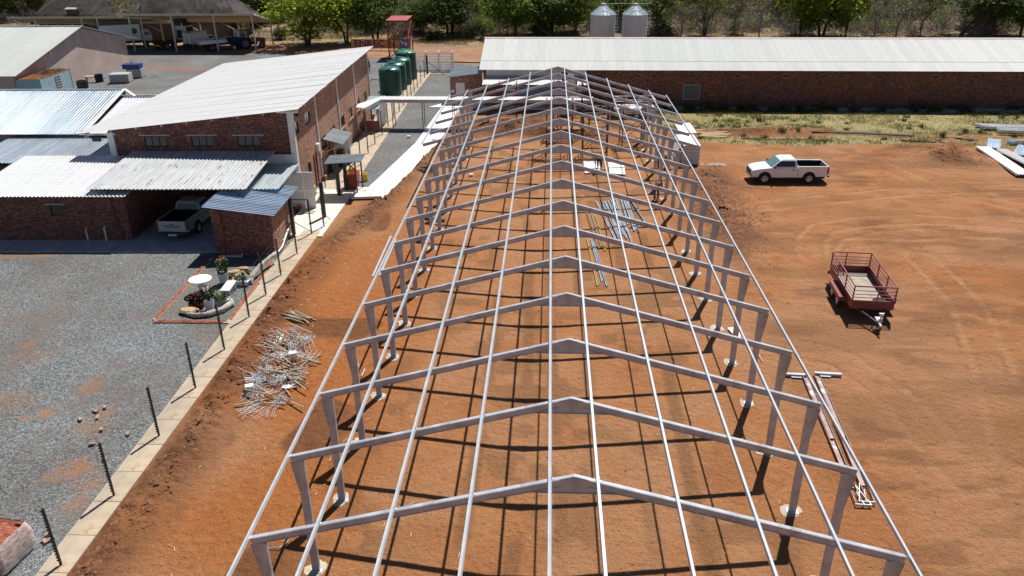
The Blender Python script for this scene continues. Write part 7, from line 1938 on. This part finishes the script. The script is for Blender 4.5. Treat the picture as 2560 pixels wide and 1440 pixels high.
def make_tree(kind, seed, h=7.0, r=3.8):
    rg = random.Random(seed); rs = np.random.RandomState(seed)
    acacia = kind == 'acacia'; bare = kind == 'bare'
    t = thing('tree', None, 'tree', (0, 0, -50), 0, 'trees of the bush behind the yard')
    b = MB(); cen = []; sig = []
    nst = 1 if kind in ('green', 'acacia', 'bare') else rg.choice((2, 3))
    if acacia: nst = 2
    fork = h * (.22 if acacia else .30)
    tips = []
    for s_ in range(nst):
        a0 = rg.uniform(0, 6.28); lean = (.15 if nst == 1 else .75) + (.5 if acacia else 0)
        tp = Vector((math.cos(a0) * lean, math.sin(a0) * lean, fork * rg.uniform(.85, 1.15)))
        r0 = .20 if nst == 1 else .14
        b.path([(math.cos(a0) * .08 * nst, math.sin(a0) * .08 * nst, -.4), tuple(tp * .5 + Vector((rg.uniform(-.1, .1), rg.uniform(-.1, .1), 0))), tuple(tp)], [r0 * 1.25, r0, r0 * .85], 7)
        for k in range(rg.choice((4, 5)) if nst == 1 else 3):
            a = a0 + rg.uniform(-1.3, 1.3) if nst > 1 else k * 1.35 + rg.uniform(-.4, .4)
            rr = r * rg.uniform(.35, .75); zz = h * (rg.uniform(.72, .92) if acacia else rg.uniform(.55, .92))
            e = Vector((tp.x * .6 + math.cos(a) * rr, tp.y * .6 + math.sin(a) * rr, zz))
            mid = tp.lerp(e, .5) + Vector((math.cos(a) * .3, math.sin(a) * .3, -.15 if not acacia else -.4))
            b.path([tuple(tp), tuple(mid), tuple(e)], [r0 * .62, r0 * .42, r0 * .16], 5); tips.append(e)
            for j in range(3 if not bare else 7):
                f_ = rg.uniform(.25, .95); st_ = tp.lerp(e, f_)
                d = Vector((rg.uniform(-1, 1), rg.uniform(-1, 1), rg.uniform(-.1, 1.0))).normalized()
                e2 = st_ + d * rg.uniform(.9, 1.8) * (r / 3.8)
                b.path([tuple(st_), tuple(st_.lerp(e2, .5) + Vector((0, 0, .12))), tuple(e2)], [r0 * .24, r0 * .16, r0 * .05], 4); tips.append(e2)
                if bare:
                    for q in range(6):
                        s2 = st_.lerp(e2, rg.uniform(.3, 1)); d2 = Vector((rg.uniform(-1, 1), rg.uniform(-1, 1), rg.uniform(-.2, .9))).normalized() * rg.uniform(.4, 1.0)
                        b.tube(s2, s2 + d2, .022, 3, .008, False)
    b.build('trunk', M['bark_grey'] if bare else M['bark'], t)
    for e in tips:
        cen.append(e); sig.append(.42 if not acacia else .5)
    if not bare:
        for k in range(58 if kind != 'yellow' else 26):
            d = Vector((rg.gauss(0, 1), rg.gauss(0, 1), rg.gauss(0, 1))).normalized()
            q = rg.uniform(.62, 1.0)
            c_ = Vector((d.x * r * q * .92, d.y * r * q * .92, h * .57 + d.z * h * .40 * q)) if not acacia else Vector((d.x * r * q, d.y * r * q, h * .78 + abs(d.z) * h * .20 * q - .08 * h))
            cen.append(c_); sig.append(rg.uniform(.38, .62))
    cen = np.array([tuple(c_) for c_ in cen]); sig = np.array(sig)
    nl = {'bright': 4700, 'green': 4300, 'dark': 4700, 'acacia': 3900, 'yellow': 2600, 'bare': 450}[kind]
    co, fs = leaf_quads(rs, cen, sig, nl, .40 if kind != 'yellow' else .30, .8)
    mat = LM.get(kind, LM['yellow'] if bare else LM['dark'])
    if acacia: mat = LM['green_dull'] if 'green_dull' in LM else LM['dark']
    link_mesh('crown', np_mesh('crown', co, fs, mat), t)
    return t
LM['green_dull'] = leaf_mat('dull green thorn leaves', (.060, .098, .036), (.130, .175, .068), .5)
PROTO = {}
def tree(kind, loc, h, r, label, rz=None):
    v = rnd.randint(0, 1)
    key = (kind, v)
    first = key not in PROTO
    if first: PROTO[key] = make_tree(kind, 31 + 7 * v + len(kind) * 3)
    t = PROTO[key] if first else copy_tree(PROTO[key])
    gz = float(bush_h(np.array(loc[0]), np.array(loc[1]))) if loc[1] > 100 else 0
    t.location = (loc[0], loc[1], gz)
    t.rotation_euler = (0, 0, rnd.uniform(0, 6.28) if rz is None else rz)
    t.scale = (r / 3.4, r / 3.4, h / 7.0)
    t['label'] = label
    return t
tree('bright', (-36.95, 106.26, 0), 9.2, 5.4, 'large lime green tree with single trunk behind the tall white roof')
tree('bright', (-31.7, 109.59, 0), 8.6, 4.0, 'lime green multi-stemmed tree left of the red tank stand')
tree('dark', (-27.34, 110.02, 0), 8.6, 4.0, 'dark dense tree just left of the red tank stand top')
tree('dark', (-16.91, 118.19, 0), 8.6, 4.8, 'dark spreading thorn tree right of the red tank stand')
tree('dark', (-21.7, 119.67, 0), 5.4, 3.0, 'smaller dark tree hugging the right side of red tank stand')
tree('green', (-6.25, 116.25, 0), 9.6, 4.6, 'green tree with thick dark trunk above the shed left end')
tree('green', (-10.28, 129.05, 0), 7.0, 3.6, 'green tree set back left of the thick trunk tree')
tree('dark', (-0.4, 117.65, 0), 7.4, 4.2, 'dark green round tree left of the silos')
tree('green', (3.47, 118.59, 0), 8.2, 4.2, 'mid green tree touching the left silo')
tree('bright', (11.17, 126.69, 0), 8.6, 4.2, 'bright green tree showing between the two silos')
tree('green', (16.52, 120.48, 0), 7.8, 4.0, 'bright green tree just right of the right silo')
tree('bare', (20.02, 116.63, 0), 6.8, 2.8, 'bare twiggy tree nearest right of the silos')
tree('yellow', (23.59, 116.62, 0), 7.8, 3.4, 'thin yellow green tree right of the bare twiggy one')
tree('bare', (28.86, 119.44, 0), 7.2, 3.2, 'bare grey tree between yellow tree and the leaning one')
tree('bare', (31.92, 115.67, 0), 9.4, 3.6, 'tall leaning bare tree with dark trunk above the shed roof')
tree('green', (38.26, 115.65, 0), 8.6, 4.2, 'green tree on the left of the big clump above the shed')
tree('bright', (41.45, 115.64, 0), 10.2, 5.0, 'biggest bright green tree in the clump above the shed')
tree('green', (45.12, 115.63, 0), 7.4, 3.2, 'small green tree on the right of the clump above the shed')
tree('bare', (50.25, 117.45, 0), 6.6, 3.2, 'grey leafless tree right of the green clump, first of three')
tree('bare', (53.1, 116.06, 0), 7.0, 3.4, 'grey leafless tree right of the green clump, middle of three')
tree('bare', (57.32, 117.43, 0), 6.8, 3.2, 'grey leafless tree right of the green clump, last of three')
tree('acacia', (62.12, 115.58, 0), 7.6, 5.6, 'low forked acacia with wide dull green crown at upper right')
tree('green', (68.66, 118.32, 0), 7.8, 3.6, 'green tree between the forked acacia and the right border')
tree('green', (71.49, 115.55, 0), 9.2, 4.0, 'green tree cut by the right border above the shed')
tree('dark', (69.12, 124.2, 0), 7.2, 3.6, 'dark tree behind the forked acacia')
tree('bright', (-100.19, 135.78, 0), 5.6, 3.6, 'lime green bushy tree at the top left corner')
tree('green', (-97.87, 139.57, 0), 5.4, 2.8, 'small green tree left of the thatched house')
tree('bare', (-96.58, 132.09, 0), 5.2, 2.2, 'bare shrubby tree in front of the top left lime tree')
tree('bare', (-66.0, 110.4), 8.5, 3.0, 'dark bare trunk standing before the thatched house')
tree('dark', (-52.86, 126.06, 0), 7.6, 4.6, 'dark tree behind the right end of the carport')
tree('dark', (-52.51, 134.07, 0), 9.0, 5.0, 'tall dark tree between carport and the large lime tree')
tree('dark', (-64.59, 147.3, 0), 8.0, 5.0, 'dark tree behind the thatched roof right end')
kinds = ['dark', 'green', 'green', 'bare', 'bare', 'yellow', 'acacia']
rg = random.Random(77)
for k in range(110):
    y = rg.uniform(128, 205); fx = rg.uniform(-.64, .68)
    x = -.65 + fx * (y + 13.7) * 1.02 + (y + 13.7) * -.044
    kd = rg.choice(kinds if fx < .16 else ['bare', 'bare', 'bare', 'yellow', 'acacia', 'green', 'green'])
    tree(kd, (x, y), rg.uniform(5.5, 8.5), rg.uniform(2.6, 4.4), 'tree far back in the mixed thicket beyond the first row')
# shrubs one can tell apart
def shrub(loc, r, h, mat, label, seed):
    rs = np.random.RandomState(seed); n = 1500
    t = thing('bush', label, 'bush', loc, 0, 'bushes along the dirt track')
    cen = rs.normal(0, 1, (26, 3)); cen /= np.linalg.norm(cen, axis=1)[:, None]; cen = cen * rs.uniform(.4, .9, (26, 1)) * np.array([r, r, h * .5]) + np.array([0, 0, h * .52])
    co, fs = leaf_quads(rs, cen, np.full(26, .28), n, .26)
    link_mesh('foliage', np_mesh('foliage', co, fs, mat), t)
    b = MB(); rg = random.Random(seed)
    for k in range(12): b.tube((rg.uniform(-.2, .2), rg.uniform(-.2, .2), -.1), tuple(cen[k]), .03, 4, .01)
    b.build('stems', M['bark_grey'], t)
shrub((-12.59, 113.51, 0), 1.9, 2.4, LM['weed'], 'grey green bush at the left end of shed ridge', 1)
shrub((-11.32, 121.62, 0), 1.6, 2.0, LM['green'], 'small green bush behind the grey green one', 2)
shrub((-18.7, 112.19, 0), 1.3, 1.5, LM['weed'], 'low bush under the dark spreading thorn tree', 3)
shrub((-2.3, 115.77, 0), 1.8, 2.2, LM['weed'], 'grey green bush between trunk tree and dark round tree', 4)
shrub((17.2, 115.71, 0), 1.6, 1.9, LM['weed'], 'low bush at the foot of the tree right of silos', 5)
shrub((-43.26, 113.13, 0), 1.3, 1.6, LM['dark'], 'dark bush beside the carport right post', 6)
shrub((-50, 113.14, 0), 1.6, 2.2, LM['green'], 'leafy green bush under the carport roof behind the tractor', 7)
shrub((-23.42, 107.08, 0), 1.1, 1.3, LM['weed'], 'low bush at the foot of the red tank stand', 8)
# dry thicket: nobody could count it
rs = np.random.RandomState(5)
n = 3600
y = rs.uniform(116, 215, n); fx = rs.uniform(-.66, .72, n); x = -.65 + fx * (y + 13.7) - (y + 13.7) * .045
ok = ~((x < -40) & (y < 126)); ok &= ~((x < -12) & (y < 115)); x = x[ok]; y = y[ok]; n = len(x)
z = bush_h(x, y)
tw = 60
d = rs.normal(0, 1, (n, tw, 3)); d[..., 2] = np.abs(d[..., 2]) * 1.25 + .25; d /= np.linalg.norm(d, axis=2)[..., None]
hs = rs.uniform(1.0, 4.2, n)[:, None, None]
base = np.stack([x, y, z], 1)[:, None, :] + rs.normal(0, .45, (n, tw, 3)) * np.array([1, 1, 0]) + d * hs * rs.uniform(0, .4, (n, tw, 1))
tip = base + d * hs * rs.uniform(.4, 1.0, (n, tw, 1))
w = np.cross(d, rs.normal(0, 1, (n, tw, 3))); w = w / np.linalg.norm(w, axis=2)[..., None] * .026
co = np.stack([base - w, base + w, tip], 2).reshape(-1, 3)
o = link_mesh('dry_thicket', np_mesh('dry_thicket', co, np.arange(len(co)).reshape(-1, 3), M['bark_grey'])); tag(o, kind='stuff')
sel = rs.rand(n) < .5
cen = np.stack([x, y, z + .7], 1)[sel]
co, fs = leaf_quads(rs, cen, np.full(len(cen), .7), 90000, .26, .7)
o = link_mesh('undergrowth', np_mesh('undergrowth', co, fs, LM['weed'])); tag(o, kind='stuff')

nb = 620
bx_ = np.concatenate([rs.uniform(-75, 12, 430), rs.uniform(12, 110, 190)]); by_ = rs.uniform(117, 158, nb)
ok = ~((bx_ < -40) & (by_ < 127)); bx_, by_ = bx_[ok], by_[ok]; bz_ = bush_h(bx_, by_) + rs.uniform(.5, 1.9, len(bx_))
co, fs = leaf_quads(rs, np.stack([bx_, by_, bz_], 1), rs.uniform(.5, 1.0, len(bx_)), 95000, .30, .8)
o = link_mesh('green_undergrowth', np_mesh('green_undergrowth', co, fs, LM['green'])); tag(o, kind='stuff')

# the wood goes on as one mass behind the trees one can tell apart
nf = 2600
fx_ = rs.uniform(-.8, .85, nf); fy_ = 200 + 330 * rs.rand(nf) ** 1.3; wx = fx_ * (fy_ + 14)
co, fs = leaf_quads(rs, np.stack([wx, fy_, bush_h(wx, fy_) + rs.uniform(1.0, 4.5, nf)], 1), rs.uniform(1.2, 2.0, nf), 90000, 1.1, .8)
o = link_mesh('far_woodland', np_mesh('far_woodland', co, fs, LM['weed'])); tag(o, kind='stuff')

# ------------------------------------------------------------------ grass strip, weeds, clods, litter
def blades(name, x, y, z, h, w, mat, rs, lean=.5):
    n = len(x); a = rs.uniform(0, 2 * PI, n); l = rs.uniform(.1, lean, n) * h
    b0 = np.stack([x, y, z - .01], 1); dx = np.stack([np.cos(a), np.sin(a), np.zeros(n)], 1); sx = np.stack([-np.sin(a), np.cos(a), np.zeros(n)], 1)
    tip = b0 + dx * l[:, None] + np.array([0, 0, 1]) * h[:, None]
    co = np.stack([b0 - sx * w[:, None], b0 + sx * w[:, None], tip], 1).reshape(-1, 3)
    return tag(link_mesh(name, np_mesh(name, co, np.arange(3 * n).reshape(-1, 3), mat)), kind='stuff')
rs = np.random.RandomState(8)
n = 170000
gx = rs.uniform(7.2, 50, n); gy = rs.uniform(48.5, 64.6, n)
den = a_grass(gx, gy) * (.25 + .75 * (vnoise(gx, gy, .8, 3) > .42)) * (.4 + .6 * (vnoise(gx, gy, 2.5, 13) > .4))
k = rs.rand(n) < den * .62; gx = gx[k]; gy = gy[k]
gr = vnoise(gx, gy, .32, 55) * .7 + vnoise(gx, gy, 1.3, 57) * .3 + sstep(62, 64, gy) * .28 + .05 * rs.normal(0, 1, len(gx))
gz = soil_height(gx, gy)
g_ = gr > .47
for nm, sel, mt, hh in (('dry_grass', ~g_, LM['grass_dry'], .16), ('green_grass', g_, LM['grass_green'], .20)):
    m_ = sel.sum(); h_ = hh * .75 * rs.uniform(.5, 1.7, m_) * (.6 + 1.0 * vnoise(gx[sel], gy[sel], .5, 91))
    blades(nm, gx[sel], gy[sel], gz[sel], h_, rs.uniform(.010, .024, m_), mt, rs, 1.0)
n = 60000
wx = rs.uniform(-46, 4, n); wy = rs.uniform(103.5, 135, n)
k = (vnoise(wx, wy, .35, 21) > .4) & (wy > 110.5 - (wx + 30) * .19) & ~((wx < -40) & (wy < 124)); wx, wy = wx[k], wy[k]
blades('veld_grass', wx, wy, bush_h(wx, wy), rs.uniform(.12, .5, len(wx)), rs.uniform(.02, .045, len(wx)), LM['veld'], rs, .9)
n = 9000
cx = rs.uniform(9, 50, 150); cy = np.where(rs.rand(150) < .55, rs.uniform(62.8, 64.0, 150), rs.uniform(52, 62.5, 150))
k = rs.randint(0, 150, n); wx = cx[k] + rs.normal(0, .16, n); wy = cy[k] + rs.normal(0, .14, n)
hh = np.where(cy > 62.7, 1.0, .5)[k] * rs.uniform(.35, 1.1, n) * rs.uniform(.5, 1.1, 150)[k]
blades('tall_weeds', wx, wy, soil_height(wx, wy), hh, rs.uniform(.012, .03, n), LM['weed'], rs, .45)
n = 5000
wx = rs.uniform(-13.9, -9.0, n); wy = rs.uniform(58, 66, n)
def clods(name, px_, py_, sz, mat, rs):
    n = len(px_); z = soil_height(px_, py_)
    base = np.array([(1, 0, 0), (-.5, .87, 0), (-.5, -.87, 0), (.1, .05, .9)])
    fs = np.array([(0, 1, 3), (1, 2, 3), (2, 0, 3)])
    a = rs.uniform(0, 6.28, n); c_, s_ = np.cos(a), np.sin(a)
    jit = base[None] * rs.uniform(.6, 1.3, (n, 4, 1)) * sz[:, None, None]
    co = np.stack([jit[..., 0] * c_[:, None] - jit[..., 1] * s_[:, None], jit[..., 0] * s_[:, None] + jit[..., 1] * c_[:, None], jit[..., 2] * .75], -1)
    co = co + np.stack([px_, py_, z - .2 * sz], 1)[:, None, :]
    f = (fs[None] + 4 * np.arange(n)[:, None, None]).reshape(-1, 3)
    return tag(link_mesh(name, np_mesh(name, co.reshape(-1, 3), f, mat)), kind='stuff')
M['clod'] = pm('dry soil clod', (.175, .074, .036), .98, 0, .35, .9, None, 0, 0, .6, 14)
t_ = rs.rand(5200) * 1.0; yb = -3 + 55 * t_; xb = np.interp(yb, [p[1] for p in BERM], [p[0] for p in BERM])
A = (xb + rs.normal(.1, .42, 5200), yb, rs.gamma(1.6, .030, 5200))
n2 = 5200; B = (rs.normal(10.8, 1.05, n2), np.where(rs.rand(n2) < .5, rs.normal(41, 1.6, n2), rs.normal(34, 2.9, n2)), rs.gamma(1.8, .042, n2))
n3 = 15000; Cc = (rs.uniform(-14, 38, n3), rs.uniform(0, 50, n3), rs.gamma(1.3, .018, n3))
n4 = 1500; D = (rs.normal(30, 2.2, n4), rs.normal(46.3, 1.3, n4), rs.gamma(1.5, .028, n4))
n5 = 1800; E_ = (rs.uniform(-9, 8, n5), rs.normal(54, 2.2, n5), rs.gamma(1.5, .03, n5))
px_ = np.concatenate([A[0], B[0], Cc[0], D[0], E_[0]]); py_ = np.concatenate([A[1], B[1], Cc[1], D[1], E_[1]]); sz = np.clip(np.concatenate([A[2], B[2], Cc[2], D[2], E_[2]]), .012, .17)
k = (px_ > -14.15) & ~((py_ > 35) & (px_ < lerp_path(PATH_L, py_) + 2.0)); clods('soil_clods', px_[k], py_[k], sz[k], M['clod'], rs)
n = 900
wx = np.concatenate([rs.uniform(-14, 34, n), -12.3 + rs.normal(0, .8, 70)]); wy = np.concatenate([rs.uniform(0, 48, n), rs.uniform(16, 32, 70)])
k = (wx > -14.1) & ~((wy > 35) & (wx < lerp_path(PATH_L, wy) + 2.0)); wx, wy = wx[k], wy[k]; n = len(wx)
a = rs.uniform(0, 3.14, n); L = rs.uniform(.03, .11, n); z = soil_height(wx, wy) + .02
dx = np.stack([np.cos(a) * L, np.sin(a) * L, np.zeros(n)], 1); sx = np.stack([-np.sin(a), np.cos(a), np.zeros(n)], 1) * .008; c0_ = np.stack([wx, wy, z], 1)
co = np.stack([c0_ - dx - sx, c0_ + dx - sx, c0_ + dx + sx + np.array([0, 0, .012]), c0_ - dx + sx + np.array([0, 0, .012])], 1).reshape(-1, 3)
tag(link_mesh('straw_litter', np_mesh('straw_litter', co, np.arange(4 * n).reshape(-1, 4), M['timber_new'])), kind='stuff')
# gravel stones standing proud near the camera
n = 42000
gx = -15.6 - 18 * rs.rand(n) ** 1.2; gy = -1 + 26 * rs.rand(n) ** 1.1
k = ~((gx > -19.3) & (gx < -15.3) & (gy > 17.9) & (gy < 18.3)); gx, gy = gx[k], gy[k]; n = len(gx)
base = np.array([(1, 0, 0), (-.5, .87, 0), (-.5, -.87, 0), (.1, .05, .9)]); fs = np.array([(0, 1, 3), (1, 2, 3), (2, 0, 3)])
a = rs.uniform(0, 6.28, n); sz = rs.uniform(.008, .022, n); jit = base[None] * rs.uniform(.6, 1.3, (n, 4, 1)) * sz[:, None, None]
co = np.stack([jit[..., 0] * np.cos(a)[:, None] - jit[..., 1] * np.sin(a)[:, None], jit[..., 0] * np.sin(a)[:, None] + jit[..., 1] * np.cos(a)[:, None], jit[..., 2] * .8], -1) + np.stack([gx, gy, gravel_h(gx, gy) - .018], 1)[:, None, :]
mm, nt, bb = new_mat('loose gravel stones')
vo = N(nt, 'ShaderNodeTexVoronoi'); vo.inputs['Scale'].default_value = 14.0; nt.links.new(coords(nt), vo.inputs['Vector'])
sp = N(nt, 'ShaderNodeSeparateColor'); nt.links.new(vo.outputs['Color'], sp.inputs[0])
nt.links.new(ramp(nt, sp.outputs[0], [(0, (.09, .10, .105)), (.5, (.17, .185, .19)), (1, (.30, .31, .31))]), bb.inputs['Base Color']); bb.inputs['Roughness'].default_value = .9
tag(link_mesh('loose_gravel', np_mesh('loose_gravel', co.reshape(-1, 3), (fs[None] + 4 * np.arange(n)[:, None, None]).reshape(-1, 3), mm)), kind='stuff')
# rubble scattered on the gravel near the lower left
for k, p_ in enumerate(((70, 1105), (60, 1125), (250, 1040), (300, 985), (205, 1068))):
    pass
# dark steel fence behind the tractor
pf = thing('palisade_fence', 'dark palisade fence behind the red tractor under trees', 'fence', (-47.5, 110.6, 0), 0)
q = MB(); q.bx(-.035, .035, -.015, .015, .05, 1.8); me = q.mesh('pale', M['steel_dark'])
for k in range(58): link_mesh('pale', me, pf, (k * .2, 0, 0))
b = MB(); b.bx(-.1, 11.6, .018, .05, .4, .46); b.bx(-.1, 11.6, .018, .05, 1.4, 1.46); b.build('rail', M['steel_dark'], pf)
